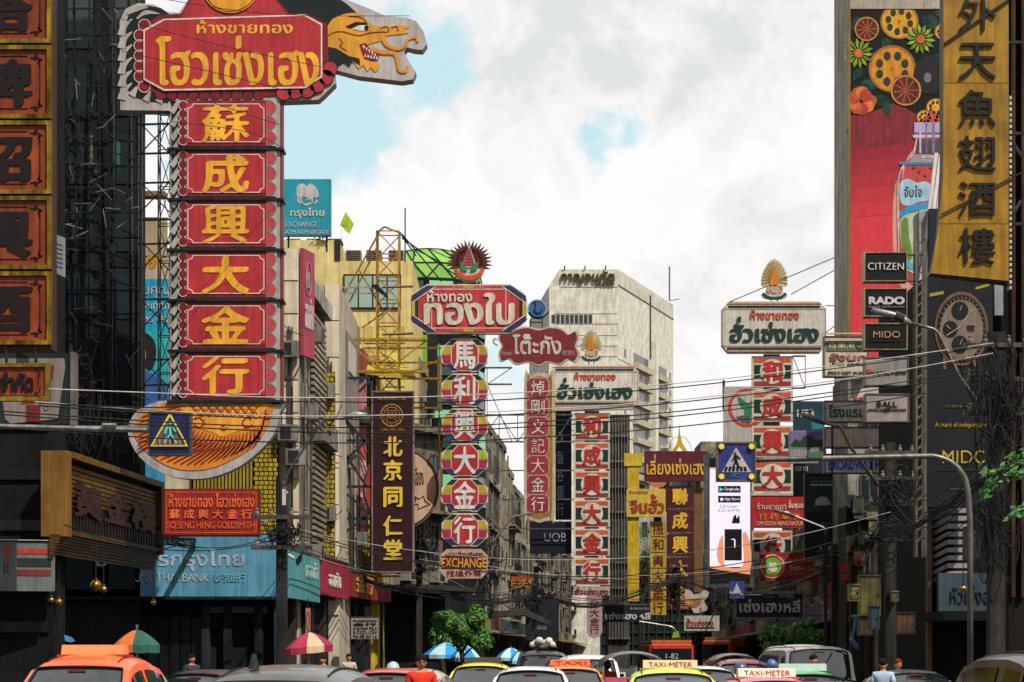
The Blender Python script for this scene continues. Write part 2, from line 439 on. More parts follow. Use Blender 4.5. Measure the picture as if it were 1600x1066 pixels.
        for k in lens:
            f += [(k0 + i, k0 + (i + 1) % k, n + k0 + (i + 1) % k, n + k0 + i) for i in range(k)]; k0 += k
        return mk(name, v, f, m, parent or s.r)
    def bars(s, name, segs, w, m, d=0.0, parent=None, rnd=False):
        g = B()
        for x0, y0, x1, y1, *dd in segs:
            d0, d1 = dd if len(dd) == 2 else (d, d)
            a, b = s.L(x0, y0, d0), s.L(x1, y1, d1)
            if rnd: g.tube([a, b], w / 2, 6)
            else: g.bar(a, b, w)
        return g.build(name, m, parent or s.r)
# world-space lattice mast / boom
def lattice(g, p, q, w, nseg, r, axis=None, depth=None):
    """square truss from p to q of width w"""
    p, q = Vector(p), Vector(q); d = (q - p); dn = d.normalized()
    a = Vector(axis or (1, 0, 0)); a = (a - dn * a.dot(dn)).normalized(); b = dn.cross(a); dp = depth or w
    cs = [a * w / 2 + b * dp / 2, -a * w / 2 + b * dp / 2, -a * w / 2 - b * dp / 2, a * w / 2 - b * dp / 2]
    for c in cs: g.bar(p + c, q + c, r)
    for i in range(nseg + 1):
        o = p + d * i / nseg
        for k in range(4):
            g.bar(o + cs[k], o + cs[(k + 1) % 4], r * .7)
            if i < nseg:
                o2 = p + d * (i + 1) / nseg
                x, y = (cs[k], cs[(k + 1) % 4]) if (i + k) % 2 else (cs[(k + 1) % 4], cs[k])
                g.bar(o + x, o2 + y, r * .65)
    return g
TH = rad(3.68)
def road(a, L, z=0.0): return Vector((a * math.cos(TH) + L * math.sin(TH), -a * math.sin(TH) + L * math.cos(TH), z))
# ================================================================== signs
RED = M('b93338'); DRED = M('7d2026'); BOARD = M('b9b0aa'); GOLD = M('f0b035'); CREAM = M('ddd2bd'); BLACKP = M('15221f'); LINE = M('efd3c8')
INK = M('14100f'); STEEL = M('2a2c2e', 'metal'); GREY = M('6d6c69', 'metal'); WHITE = M('e6e2da'); NAVY = M('33345c'); ORG = M('e0512e')
DGREEN = M('16332c'); MAROON = M('5a1d26'); YEL = M('e3b22c'); OLIVE = M('c3a52a'); PINK = M('c2445e'); TEAL = M('2f99a8')
def fpx(side, Y):
    a = -11.2 if side < 0 else 10.0
    return CX + F * (a + Y * .0643) / Y
def brackets(t, px, ys, side, m=STEEL, w=.05, name='bracket', dd=.3, cross=True):
    """steel arms running from the sign edge px back to its building"""
    fx = fpx(side, t.O.y); g = B(); k = t.k
    for i, y in enumerate(ys):
        for d in (.05, dd): g.bar(t.L(px, y, d), t.L(fx, y, d), w)
        if cross and i:
            n = max(1, int(abs(fx - px) * k / 1.2)); y0 = ys[i - 1]
            for j in range(n):
                xa, xb = px + (fx - px) * j / n, px + (fx - px) * (j + 1) / n
                a, b = (y0, y) if (i + j) % 2 else (y, y0)
                g.bar(t.L(xa, a, dd / 2), t.L(xb, b, dd / 2), w * .7); g.bar(t.L(xb, y0, dd / 2), t.L(xb, y, dd / 2), w * .7)
    return g.build(name, m, t.r)

# ---- the big gold shop sign with the dragon
t = Th('gold_shop_sign', 'towering red sign with dragon head, six red panels and orange scaled tail', 'shop sign', 352, 400, 50)
P = t.poly('dragon_board', [(188, 172), (187, 34), (196, 14), (215, 5), (240, 7), (262, 19), (280, 20), (318, -38), (360, -62), (402, -40), (440, -34), (500, -18), (545, 1), (575, 13), (600, 24), (636, 28),
    (650, 33), (662, 50), (667, 68), (660, 78), (647, 77), (636, 74), (631, 81), (640, 98), (650, 113), (645, 124), (628, 127), (560, 119), (530, 111), (522, 109), (524, 130), (506, 148), (497, 156),
    (440, 158), (266, 163), (266, 173)], 0, .42, BOARD)
t.poly('mane', [(400, -30), (470, -24), (520, -8), (557, 20), (540, 23), (520, 32), (512, 46), (500, 42), (478, 28), (450, 20)], -.012, .01, BLACKP, 2, parent=P)
t.poly('mane', [(196, 46), (206, 18), (232, 9), (264, 22), (240, 60), (240, 120), (250, 146), (263, 150), (262, 161), (210, 152), (196, 120)], -.012, .01, BLACKP, 2, parent=P)
t.strokes('scroll', [([(190, y + 18), (194, y + 4), (207, y - 8)], (13, 9, 1)) for y in (38, 58, 78, 98, 118, 138)] + [([(206, 150), (217, 132)], (12, 1)), ([(228, 158), (236, 142)], (12, 1)), ([(248, 160), (255, 146)], (12, 1)),
    ([(200, 22), (215, 14), (232, 12)], (3, 8, 1)), ([(214, 30), (228, 20), (250, 22)], (2, 7, 1))], -.024, .01, BOARD, parent=P)
t.poly('dragon_head', [(502, 62), (504, 50), (513, 40), (520, 30), (540, 22), (558, 21), (570, 26), (578, 38), (600, 42), (622, 40), (640, 42), (632, 47), (638, 52), (614, 55), (603, 57), (598, 64), (580, 68), (566, 78),
    (570, 92), (590, 98), (592, 108), (586, 113), (580, 106), (574, 112), (568, 102), (560, 108), (555, 100), (545, 94), (538, 84), (528, 78), (515, 76), (503, 72)], -.02, .02, M('eda534'), 2, parent=P)
t.poly('beard', [(503, 72), (525, 76), (545, 88), (562, 92), (563, 103), (551, 96), (546, 105), (537, 98), (529, 104), (522, 95), (512, 98), (504, 92)], -.026, .02, BLACKP, parent=P)
t.poly('eyebrow', [(540, 42), (556, 35), (572, 36), (574, 40), (558, 40), (548, 45)], -.034, .012, INK, parent=P)
t.poly('eye', [(552, 46), (562, 40), (576, 40), (577, 47), (564, 49)], -.032, .01, WHITE, parent=P); t.disc('pupil', 573, 44, 3.6, -.042, .01, INK, 12, parent=P)
t.poly('mouth', [(562, 70), (572, 68), (580, 80), (592, 84), (592, 92), (584, 96), (570, 92)], -.036, .014, M('8a1f26'), parent=P)
t.strokes('teeth', [([(568 + i * 4.5, 72 + i * 3.2), (569 + i * 4.5, 77 + i * 3.2)], (3.4, .6)) for i in range(5)] + [([(571 + i * 4.5, 90 + i * .9), (571 + i * 4.5, 85 + i * .9)], (3.2, .6)) for i in range(5)], -.046, .01, WHITE, 0, parent=P)
t.strokes('whisker', [([(598, 58), (604, 70), (620, 77), (633, 73), (638, 62), (650, 59), (653, 66)], (7, 4, 4)), ([(580, 76), (596, 82), (616, 84), (621, 96), (624, 110), (634, 112), (637, 103)], (7, 5, 4))], -.03, .01, M('dc8f2c'), parent=P)
t.strokes('outline', [([(505, 62), (520, 52), (536, 50), (560, 56), (578, 52), (600, 50)], 1.2), ([(530, 60), (536, 68), (531, 72), (542, 80)], 1), ([(595, 45), (604, 42), (608, 49), (600, 51)], 1.3), ([(612, 44), (620, 42), (622, 49)], 1.3), ([(545, 26), (565, 28), (574, 38)], 1)], -.034, .01, M('9b3d1c'), parent=P)
PL = t.poly('plaque', [(218, 46), (250, 24), (283, 22), (318, -38), (360, -58), (402, -38), (452, 22), (480, 22), (512, 38), (514, 122), (492, 150), (250, 152), (216, 130)], -.03, .05, DRED)
t.poly('roof_field', [(286, 22), (320, -34), (360, -52), (400, -34), (448, 22), (450, 27), (284, 31)], -.044, .012, RED, parent=PL)
t.strokes('scallop', [([(218 + 4 * math.cos(a * .7), 52 + i * 15), (219, 52.1 + i * 15)], 16) for i, a in enumerate(range(6))], -.036, .03, DRED, 0, parent=PL)
for i in range(7): t.disc('scallop', 219 if 0 < i < 6 else 226, 40 + i * 16, 9.5, -.034, .06, DRED, 18, parent=PL); 
for i in range(7): t.ring('scallop_line', 219 if 0 < i < 6 else 226, 40 + i * 16, 9.8, 1.1, -.037, .01, LINE, 18, parent=PL)
for i in range(10): t.disc('scallop', 252 + i * 17, 147, 9.5, -.034, .06, DRED, 18, parent=PL)
for x, y in ((444, 146), (462, 144), (480, 142), (496, 134), (510, 122), (516, 108)):
    t.disc('scale', x, y, 12, -.05, .05, RED, 20, parent=PL); t.ring('scale_line', x, y, 12.2, 1.1, -.053, .01, INK, 20, parent=PL)
t.disc('sun_disc', 361, -24, 46, -.08, .06, M('e9a02f'), 40, parent=PL); t.ring('sun_line', 361, -24, 44, 1.2, -.085, .01, INK, 40, parent=PL)
Q = t.poly('name_field', [(226, 49), (257, 32), (476, 25), (503, 40), (503, 121), (477, 138), (257, 142), (226, 125)], -.07, .03, RED)
t.poly('border_line', [(225, 48), (256.5, 31), (476.5, 24), (504, 39), (504, 122), (477.5, 139.3), (256.5, 143.3), (225, 126)], -.076, .02, LINE, holes=[[(227.2, 50), (258, 33.3), (475.6, 26.3), (501.8, 41), (501.8, 120), (476.4, 136.7), (257.6, 140.7), (227.2, 124)]], parent=Q)
t.text('ห้างขายทอง', 308, 33, 458, 54, GOLD, -.08, .01, (.04, .012, 45), parent=Q)
t.text('โฮวเซ่งเฮง', 244, 57, 499, 135, GOLD, -.08, .01, (.052, .012, 28), parent=Q)
CB = t.box('column_board', 266, 158, 437.5, 632, 0, .40, BOARD)
t.box('board_edge', 437.6, 158, 441, 630, .02, .40, M('7e3a34'))
SW = []
for i in range(22): SW.append(([(268 + (i % 2), 176 + i * 21), (274, 168 + i * 21), (282, 152 + i * 21)], (9, 8, 2)))
t.box('side_band', 268, 160, 284, 630, -.010, .004, BLACKP); t.strokes('scroll', SW, -.02, .012, BOARD)
for i, ch in enumerate('蘇成興大金行'):
    y = 157.5 + i * 78.8
    p = t.box('panel', 284, y, 431, y + 71.5, -.05, -.004, DRED if i % 2 else M('84242a'))
    y2 = y + 71.5; n = 9
    t.poly('panel_field', [(292, y + 5), (415, y + 5), (415, y2 - 5), (292, y2 - 5)], -.062, .014, RED, parent=p)
    o = [(302, y + 5.5), (406, y + 5.5), (408, y + 10), (413.5, y + 13), (413.5, y2 - 13), (408, y2 - 10), (406, y2 - 5.5), (302, y2 - 5.5), (300, y2 - 10), (293.5, y2 - 13), (293.5, y + 13), (300, y + 10)]
    cx, cy = 353.5, y + 35.7
    t.poly('border_line', o, -.07, .012, LINE, holes=[[(cx + (a - cx) * .979, cy + (b - cy) * .955) for a, b in o]], parent=p)
    for j in range(5):
        t.disc('scallop', 286.5, y + 8 + j * 13.8, 7.4, -.056, .05, DRED, 14, parent=p); t.ring('scallop_line', 286.5, y + 8 + j * 13.8, 7.6, 1, -.06, .01, LINE, 14, parent=p)
    t.box('edge_strip', 416.5, y, 433, y2, -.058, -.05, BOARD, parent=p)
    for j in range(3):
        yy = y + 12 + j * 23.7
        h = [(417.5, yy - 10.5)] + [(417.5 + 13.5 * math.cos(a), yy + 10.5 * math.sin(a)) for a in [(-90 + 12 * q) * math.pi / 180 for q in range(16)]]
        t.poly('scallop', h, -.07, .014, M('c4464a'), parent=p)
        t.strokes('scallop_line', [([(417.5 + 14.6 * math.cos(a), yy + 11.4 * math.sin(a)) for a in [(-90 + 20 * q) * math.pi / 180 for q in range(10)]], 1.2)], -.074, .01, M('8a9088'), 0, parent=p)
    t.text(ch, 316, y + 6, 390, y + 66, GOLD, -.078, .016, (.028, .008, 40) if ch in '蘇興' else (.044, .012, 40), name='character', parent=p)
for i in range(1, 7):
    t.box('clamp_band', 262, 153 + i * 78.8, 444, 157 + i * 78.8, -.1, .45, STEEL)
TL = t.poly('tail_board', [(266, 626), (430, 627), (437, 645), (428, 678), (404, 706), (372, 730), (330, 746), (290, 748), (256, 740), (226, 722), (206, 696), (200, 668), (214, 642), (240, 630)], 0, .4, BOARD, 3)
t.poly('tail_field', [(272, 628), (418, 629), (424, 646), (418, 668), (398, 696), (368, 716), (330, 732), (292, 735), (262, 728), (234, 710), (214, 688), (209, 668), (222, 648), (246, 638)], -.02, .02, M('e5892f'), 3, parent=TL)
t.poly('tail_crown', [(286, 629), (410, 629), (414, 642), (404, 650), (408, 664), (386, 668), (366, 676), (349, 683), (332, 676), (306, 668), (292, 660), (298, 648), (286, 642)], -.03, .012, M('eda534'), 3, parent=TL)
g = []
for r, n, x0 in ((0, 9, 302), (1, 8, 308), (2, 7, 315)):
    for i in range(n):
        x = x0 + i * 12.5; y = 631 + r * 7; g.append(([(x - 6 + 12 * q / 6, y + 6 * math.sin(math.pi * q / 6)) for q in range(7)], 1.4)); g.append(([(x - 3 + 6 * q / 4, y + 2.8 * math.sin(math.pi * q / 4)) for q in range(5)], 1.1))
for i in range(19):
    a = i / 18; x0, y0 = 300 + 104 * a, 669 + 13 * math.sin(a * math.pi); x1, y1 = 218 + 190 * a ** 1.15, 690 + 42 * math.sin(a * math.pi * .92) ** .7 - 22 * a * a
    g.append(([(x0, y0), (x0 - 16 * (1 - a), y0 + 15), (x1, y1)], (1.2, 2.6, 1.4)))
for i in range(9): g.append(([(285 - i * 3, 634 + i * 6), (255 - i * 3, 642 + i * 7), (222 - i, 652 + i * 7)], (1.5, 2.4, 1)))
for i in range(6): g.append(([(416 + i % 2 - i, 640 + i * 5), (410 - i * 2, 668 + i * 4), (396 - i * 6, 694 + i * 3)], (1.4, 2, 1)))
for x, s_ in ((303, 1), (395, -1)): g.append(([(x, 664), (x + 10 * s_, 668), (x + 16 * s_, 660), (x + 8 * s_, 653), (x + 2 * s_, 656)], (2, 2.4, 2)))
for i in range(16):
    a = i / 15; x0 = 296 + 112 * a; g.append(([(x0, 676 + 12 * math.sin(a * 3.1)), (x0 - 6, 690 + 12 * math.sin(a * 3.1)), (x0 - 24 + 10 * a, 700 + 16 * math.sin(a * 3.1))], (.8, 1.8, .6)))
for x, y, r in ((300, 650, 7), (400, 648, 7), (262, 652, 8), (418, 650, 6), (349, 668, 6)): g.append(([(x + r * (1 - k / 11) * math.cos(k * .75), y + r * (1 - k / 11) * math.sin(k * .75)) for k in range(10)], 1.5))
t.strokes('engraving', g, -.04, .015, M('98331d'), 4, parent=TL)
g = B()
lattice(g, t.L(256, 640, .2), t.L(256, 175, .2), .3, 8, .03)
for y in (190, 236, 282, 340, 378, 465, 560, 600): g.bar(t.L(266, y, .2), t.L(212, y, .3), .045)
for i in range(5):
    ya, yb = 190 + i * 92, 236 + i * 92; g.bar(t.L(262, ya, .2), t.L(218, yb, .2), .03); g.bar(t.L(218, ya, .3), t.L(262, yb, .3), .03)
g.bar(t.L(218, 175, .25), t.L(218, 650, .25), .05)
g.build('support_lattice', STEEL, t.r)

# ---- leftmost orange restaurant sign
t = Th('restaurant_sign', 'orange vertical sign of black brushed characters in battered gilt frames at the left edge', 'shop sign', 25, 300, 40)
OR = M('96401d', s=1.5)  # orange darkened: the shade on this sign is put into its colour
t.box('backing_box', -62, -60, 80, 545, .02, .5, M('3a2c1a'))
for i, ch in enumerate('塔牌紹興酒'):
    y = -46 + i * 117.6
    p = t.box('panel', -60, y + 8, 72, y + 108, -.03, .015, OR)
    fr = t.frame('gilt_frame', -67, y + 1, 81, y + 115, 6.5, -.09, .02, M('b8932a', 'gold', .86, 1.9), parent=p)
    g = []
    for sx in (-1, 1):
        x = 6 + sx * 57; xi = 6 + sx * 48
        g += [([(x, y + 30), (x, y + 88)], 1.3)]
        for sy, yy in ((-1, y + 98), (1, y + 19)):
            g += [([(xi - sx * 6, yy), (xi + sx * 2, yy + sy * 1), (xi + sx * 5, yy - sy * 4), (xi, yy - sy * 2)], 2), ([(x, yy + sy * 15), (x - sx * 1, yy + sy * 6), (x + sx * 3, yy + sy * 3), (x - sx * 3, yy + sy * 8)], 2.2), ([(xi, yy + sy * 3), (xi + sx * 8, yy + sy * 1), (xi + sx * 7, yy + sy * 9)], 1.6)]
    g += [([(-32, y + 99), (44, y + 99)], 1.3), ([(-32, y + 17), (44, y + 17)], 1.3)]
    t.strokes('corner_ornament', g, -.045, .02, INK, 3, parent=p)
    t.text(ch, -42, y + 22, 52, y + 96, M('1a1110'), -.06, .04, (.05, .022, 35), name='character', parent=p)
t.bars('hanger', [(56, 540, 56, 575), (10, 540, 10, 575)], .05, STEEL)
t = Th('limited_company_sign', 'small orange Thai sign in a gilt frame under the tall orange restaurant sign', 'shop sign', 20, 596, 39.6)
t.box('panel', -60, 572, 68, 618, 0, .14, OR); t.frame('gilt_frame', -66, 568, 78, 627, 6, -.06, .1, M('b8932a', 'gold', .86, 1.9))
t.text('จำกัด', 0, 582, 52, 612, M('1a1110'), -.04, .04, (.07, .03, 45)); t.strokes('corner_ornament', [([(54, 577), (60, 580), (62, 588)], 1.4), ([(54, 615), (61, 612), (63, 604)], 1.4), ([(60, 588), (60, 604)], .9)], -.02, .02, INK)

# ---- convenience store signs
t = Th('convenience_store_sign', 'grey convenience store light box in a dark frame behind the orange Thai sign, left edge', 'shop sign', 50, 625, 43)
t.box('light_box', -60, 552, 112, 662, .02, .3, M('24302c')); t.box('frame_lip', 110, 550, 117, 664, -.03, .32, M('8b8a84', 'metal'))
p = t.poly('logo_panel', [(0, 560), (100, 560), (102, 572), (90, 655), (16, 662), (8, 655), (0, 600)], -.0, .02, M('8c7f78'))
t.poly('red_stripe', [(78, 576), (85, 573), (82, 594), (76, 596)], -.012, .01, M('842a22'), parent=p); t.box('red_stripe', 41, 633, 63, 659, -.012, -.002, M('7d2a22'), parent=p)
t.poly('seven_numeral', [(6, 570), (84, 570), (82, 590), (56, 630), (32, 632), (46, 598), (6, 598)], -.008, .006, M('8a3323'), parent=p)
t.ring('registered_mark', 72, 638, 4, .8, -.012, .01, M('2d4a3c'), 16, parent=p)
t.bars('bracket', [(-60, 668, 230, 668)], .09, GREY, rnd=True)
t = Th('convenience_store_fascia', 'dim grey shop fascia with an orange seven and red and green stripes at lower left', 'shop sign', 40, 880, 46, yaw=14)
t.box('fascia_box', -70, 846, 86, 924, 0, .5, M('6c716c')); t.box('top_light_strip', -70, 842, 84, 845.4, -.05, .4, M('b8ada0'))
t.text('7', 4, 853, 17, 880, M('b03a26'), -.015, .014, (.06, .06, 0)); t.text('11', 6, 880, 13, 897, M('2a3a38'), -.015, .014, (.04, .04, 0))
for y0, y1, c in ((857, 866, 'b8382a'), (872, 886, '27302f'), (890, 900, '7b2f2b')): t.box('stripe', 27, y0, 80, y1, -.015, -.002, M(c))

# ---- the poster leaning off the orange sign
t = Th('hanging_poster', 'small pale printed poster hanging beside the gilt-framed orange sign', 'poster', 92, 398, 41.5)
t.poly('sheet', [(82, 364), (102, 372), (102, 434), (82, 424)], 0, .02, M('8f9a9c')); t.strokes('print', [([(86, 380 + i * 7), (98, 384 + i * 7)], 1.4) for i in range(6)], -.008, .006, M('39545c'), 0)

# ---- So Seng Heng Goldsmith
t = Th('goldsmith_sign', 'glossy red goldsmith shop board lettered in orange above the blue bank fascia', 'shop sign', 330, 800, 49.85)
t.box('board', 255, 764, 406, 838, 0, .25, M('6b1d1f')); t.box('face', 257, 766, 404, 836, -.02, -.003, M('97261f'))
t.frame('border_line', 260, 769, 401, 833, 1.2, -.03, -.02, M('e0603a'))
for x in (260, 396): 
    for y in (769, 828): t.frame('corner_key', x, y, x + 5, y + 5, 1, -.034, -.02, M('e0603a'))
OT = M('ec6a3c')
t.text('ห้างขายทอง โฮวเซ่งเฮง', 264, 771, 398, 793, OT, -.05, .03, (.045, .016, 40)); t.text('蘇 成 興 大 金 行', 265, 796, 394, 811, OT, -.05, .03, (.035, .02, 30)); t.text('SO SENG HENG GOLDSMITH', 262, 816, 398, 826, OT, -.05, .03, MED)

# ---- Krungthai bank
t = Th('bank_fascia', 'long turquoise blue bank fascia with Thai and English lettering over the pavement', 'shop sign', 330, 880, 56)
BL = M('5d9db8', s=1.0)
t.box('fascia_panel', 100, 836, 436, 932, 0, .5, BL)
for x in (237 + i * 49.7 for i in range(1, 4)): t.box('panel_seam', x, 837, x + .5, 931, -.004, .0, M('2a719c'))
t.text('ธนาคารกรุงไทย', 150, 858, 382, 893, M('aebcc6'), -.02, .02, (.024, .024, 0)); t.text('KRUNGTHAI BANK', 190, 896, 326, 909, M('b5bdc2'), -.02, .02, (.018, .018, 0)); t.text('泰京銀行', 334, 896, 384, 910, M('7fc0cf'), -.03, .02, THIN)
t.bars('downpipe', [(434, 930, 434, 1035), (438, 915, 438, 931)], .11, M('3d93bb'), rnd=True)
t = Th('bank_roof_sign', 'square teal bank sign with white bird emblem standing on a rooftop', 'shop sign', 480, 325, 88)
t.box('panel', 442.5, 280, 517, 368, 0, .35, M('1f93a4', s=.6)); CW = M('c9c3c0')
t.poly('bird_emblem', [(464, 292), (473, 287), (480, 291), (484, 287), (492, 291), (498, 302), (497, 312), (490, 308), (488, 318), (484, 310), (478, 309), (474, 306), (470, 310), (464, 308)], -.02, .02, CW, 3)
t.strokes('bird_tail', [([(465, 308), (467, 316), (473, 318)], (2, 3, 1)), ([(474, 306), (470, 313), (477, 320), (486, 317), (484, 311), (478, 313)], (2, 3, 1.2)), ([(497, 308), (494, 316), (489, 319)], (2, 3, 1))], -.02, .02, CW)
t.text('กรุงไทย', 453, 325, 507, 342, CW, -.03, .03, (.03, .03, 0)); t.text('EXCHANGE', 446, 347, 496, 355, CW, -.03, .03, MED); t.text('ATM ADM UPDATE', 446, 360, 514, 366, CW, -.03, .03, THIN)
t.bars('roof_mast', [(450, 368, 450, 392, .2, .2), (510, 368, 510, 392, .2, .2), (442, 292, 430, 286), (442, 320, 430, 330)], .08, STEEL)
t = Th('bank_hoarding', 'turquoise bank hoarding with a portrait behind the steel lattice', 'billboard', 240, 530, 61)
t.box('hoarding', 200, 436, 262, 640, 0, .2, M('259fc0')); t.box('hoarding_lower_field', 200, 518, 262, 640, -.012, -.002, M('2bb7b4'))
t.text('อบคุณ', 212, 448, 264, 466, CW, -.03, .02, THIN); t.text('ขอบทุกท', 214, 474, 264, 488, CW, -.03, .02, THIN); t.text('SMS ฟรี', 214, 494, 262, 504, CW, -.03, .02, THIN)
t.poly('printed_hair', [(206, 524), (222, 518), (238, 528), (244, 545), (242, 568), (234, 580), (224, 572), (206, 560)], -.02, .01, M('231c22'), 3)
t.poly('printed_face', [(204, 540), (218, 534), (227, 544), (228, 562), (222, 576), (219, 585), (204, 588)], -.03, .01, M('b98c7c'), 3)
t.poly('printed_shirt', [(200, 596), (215, 588), (226, 578), (250, 592), (262, 604), (262, 640), (200, 640)], -.032, .01, M('3c64a8'), 2)
t.strokes('printed_features', [([(217, 552), (224, 551)], (1, 2.4, 1)), ([(215, 546), (225, 545)], 1.2), ([(220, 572), (225, 571)], 1.4)], -.04, .01, M('3a2022'), 0)
t.text('ทอง', 214, 400, 256, 420, M('c9922c'), .0, .12, (.05, .05, 0), name='wall_letters')

# ---- slatted timber sign box at left, running along the street
p_, q_ = ray(97, 46, 0), ray(251, 55, 0); d_ = q_ - p_; w_ = d_.length; zz = lambda py: (820 - py) / F * 46
t = Th('slatted_sign_box', 'weathered brown-gold slatted timber sign box with dark carved letters jutting from the dark building', 'shop sign', 97, 820, 46, yaw=math.degrees(math.atan2(d_.y, d_.x)))
WD = M('75531d', s=1.6); WD2 = M('5f4318', s=1.6)
bx_ = lambda n, x0, x1, y0, y1, a, b, m: B().box(x0, x1, y0, y1, zz(b), zz(a)).build(n, m, t.r)
bx_('box_back', .1, w_ - .1, .2, .5, 712, 828, M('2a2012'))
for i in range(13): bx_('slat', .35, w_ - .3, .05, .13, 722 + i * 7.4, 727.6 + i * 7.4, WD)
bx_('frame_post', 0, .34, -.12, .5, 704, 838, M('8a6228', s=1.3)); bx_('frame_post', w_ - .28, w_, -.1, .5, 704, 838, WD2); bx_('frame_rail', .35, w_ - .29, -.12, .4, 703, 713, WD); bx_('frame_rail', .35, w_ - .29, -.05, .4, 826, 834, WD2)
for i in range(7): bx_('lower_slat', .0, w_, .02 + i * .03, .3, 835 + i * 4.6, 838.8 + i * 4.6, WD2)
for i in range(30): bx_('fringe_board', .5 + i * (w_ - 1) / 30, .5 + (i + .6) * (w_ - 1) / 30, -.03, .03, 786 + (i * 7 % 5), 826, M('1c1210'))
for i in range(3):
    for x, y, r in ((1.3, 756, .16), (4.4, 762, .2), (6.6, 768, .16)): B().tube([(x, -.07, zz(y)), (x, .04, zz(y))], r, 12).build('carved_knot', M('2b1513'), t.r) if i == 0 else None
t.O = t.O.copy(); gl = glyphs('黄金楼', 52, (.05, .03, 20)); vv, tr, _l, bb = gl; mk('lettering', [(.6 + (a - bb[0]) / (bb[2] - bb[0]) * (w_ - 1.4), -.09, zz(802) + (b - bb[1]) / (bb[3] - bb[1]) * .8) for a, b in vv], tr, M('3a1c1c'), t.r)

# ---- neon pedestrian sign, left
def ped_common(t, x0, y0, x1, y1):
    t.box('sign_box', x0, y0, x1, y1, 0, .16, M('1f2450')); t.frame('sign_frame', x0 - 1, y0 - 1, x1 + 1, y1 + 1, 3, -.02, .165, M('4d5258', 'metal'))
t = Th('neon_crossing_sign', 'navy crossing sign with a yellow neon triangle and cyan walking figure', 'traffic sign', 266, 678, 38)
ped_common(t, 233, 645, 298, 711)
NY = M('ddc51f', 'lamp', s=.7); NC = M('45dcc4', 'lamp', s=.6); t.poly('grey_triangle', [(266, 652), (240, 696), (292, 696)], -.01, .008, M('6f5f68'))
t.strokes('neon_triangle', [([(266, 648), (237, 697), (293, 697), (266, 648)], 3)], -.05, .03, NY, 0)
t.strokes('neon_stripes', [([(242 + i * 8, 687), (242 + i * 8, 695)], 2) for i in range(7)], -.045, .02, M('d9862c', 'lamp', s=.5), 0)
t.strokes('neon_figure', [([(266, 660), (268, 663)], 4), ([(262, 668), (258, 678)], 2.4), ([(262, 667), (270, 667), (275, 675)], 2.4), ([(266, 667), (267, 678)], 3.4), ([(267, 678), (262, 685), (257, 693)], 2), ([(267, 678), (271, 685), (277, 693)], 2)], -.05, .03, NC, 0)
t.bars('arm', [(-70, 664, 233, 672, .08, .08)], .11, M('8d8c88', 'metal'), rnd=True)
t.bars('arm_bracket', [(160, 664, 182, 664, .0, .0)], .07, M('a6a49c', 'metal'), rnd=True)
t.bars('post', [(-70, 640, -70, 1150, .08, .08)], .2, M('4c5250', 'metal'), rnd=True)

# ---- Tong Ren Tang
t = Th('medicine_hall_sign', 'tall dark brown medicine hall sign with gold seal and gold characters', 'shop sign', 613, 750, 72)
t.box('board', 582.5, 613, 645, 893, 0, .3, M('35151a')); t.frame('steel_edge', 580.5, 611, 647, 895, 2.4, -.03, .32, M('8f7c74', 'metal'))
GM = M('cf9a34', s=.5)
t.ring('seal_ring', 612, 649, 18, 1.8, -.03, .03, M('b0813a'), 32); t.ring('seal_ring', 612, 649, 13, 1.1, -.03, .03, M('b0813a'), 28); t.text('同', 605, 641, 619, 657, M('b0813a'), -.03, .03, THIN)
t.text('TONG REN TANG', 594, 668, 632, 674, M('b0813a'), -.03, .03, MED); t.text('北京同仁堂', 590, 621, 634, 625.5, M('b0813a'), -.03, .03, THIN)
for i in range(12):
    a = i * math.pi / 6; t.disc('seal_bead', 612 + 15.5 * math.cos(a), 649 + 15.5 * math.sin(a), 1.1, -.03, .02, M('b0813a'), 8)
for ch, y in zip('北京同仁堂', (682, 719, 761, 806, 843)): t.text(ch, 599, y, 629, y + 32, M('d8b83c', s=.4), -.05, .04, BRUSH, name='character')
g = B(); k = t.k
for a, b in (((527, 590), (582, 590)), ((527, 688), (582, 688)), ((527, 760), (582, 760)), ((527, 810), (582, 810)), ((527, 640), (570, 690)), ((527, 730), (570, 690)), ((527, 760), (575, 800)), ((560, 612), (582, 590)), ((527, 690), (572, 760)), ((527, 840), (575, 805))):
    g.bar(t.L(*a, .15), t.L(*b, .15), .09)
g.bar(t.L(529, 585, .15), t.L(529, 895, .15), .13); g.bar(t.L(580, 585, .15), t.L(580, 895, .15), .09); g.build('bracket', M('2f4143', 'metal'), t.r)

# ---- round cream sign
t = Th('round_sign', 'big round cream sign with black Thai script half hidden behind the dark medicine hall sign', 'shop sign', 630, 765, 76)
t.disc('disc', 626, 763, 60, 0, .3, M('8f6b4a'), 48, ry=64); t.disc('face', 626, 763, 57, -.02, .02, M('cfa98c'), 48, ry=61); t.ring('rim', 626, 763, 58, 2, -.035, .03, M('3b2c26'), 48, ry=62)
t.poly('red_flash', [(572, 745), (584, 720), (586, 790), (574, 790)], -.03, .01, M('a33a35'), 2)
t.text('เฮียง', 649, 730, 663, 758, INK, -.04, .03, MED, skew=-.1); t.strokes('leaf_drawing', [([(648, 776), (655, 780), (662, 775), (664, 783), (672, 788), (662, 792), (654, 796), (653, 788), (646, 788), (650, 782), (648, 776)], 1.4)], -.04, .02, INK, 0)

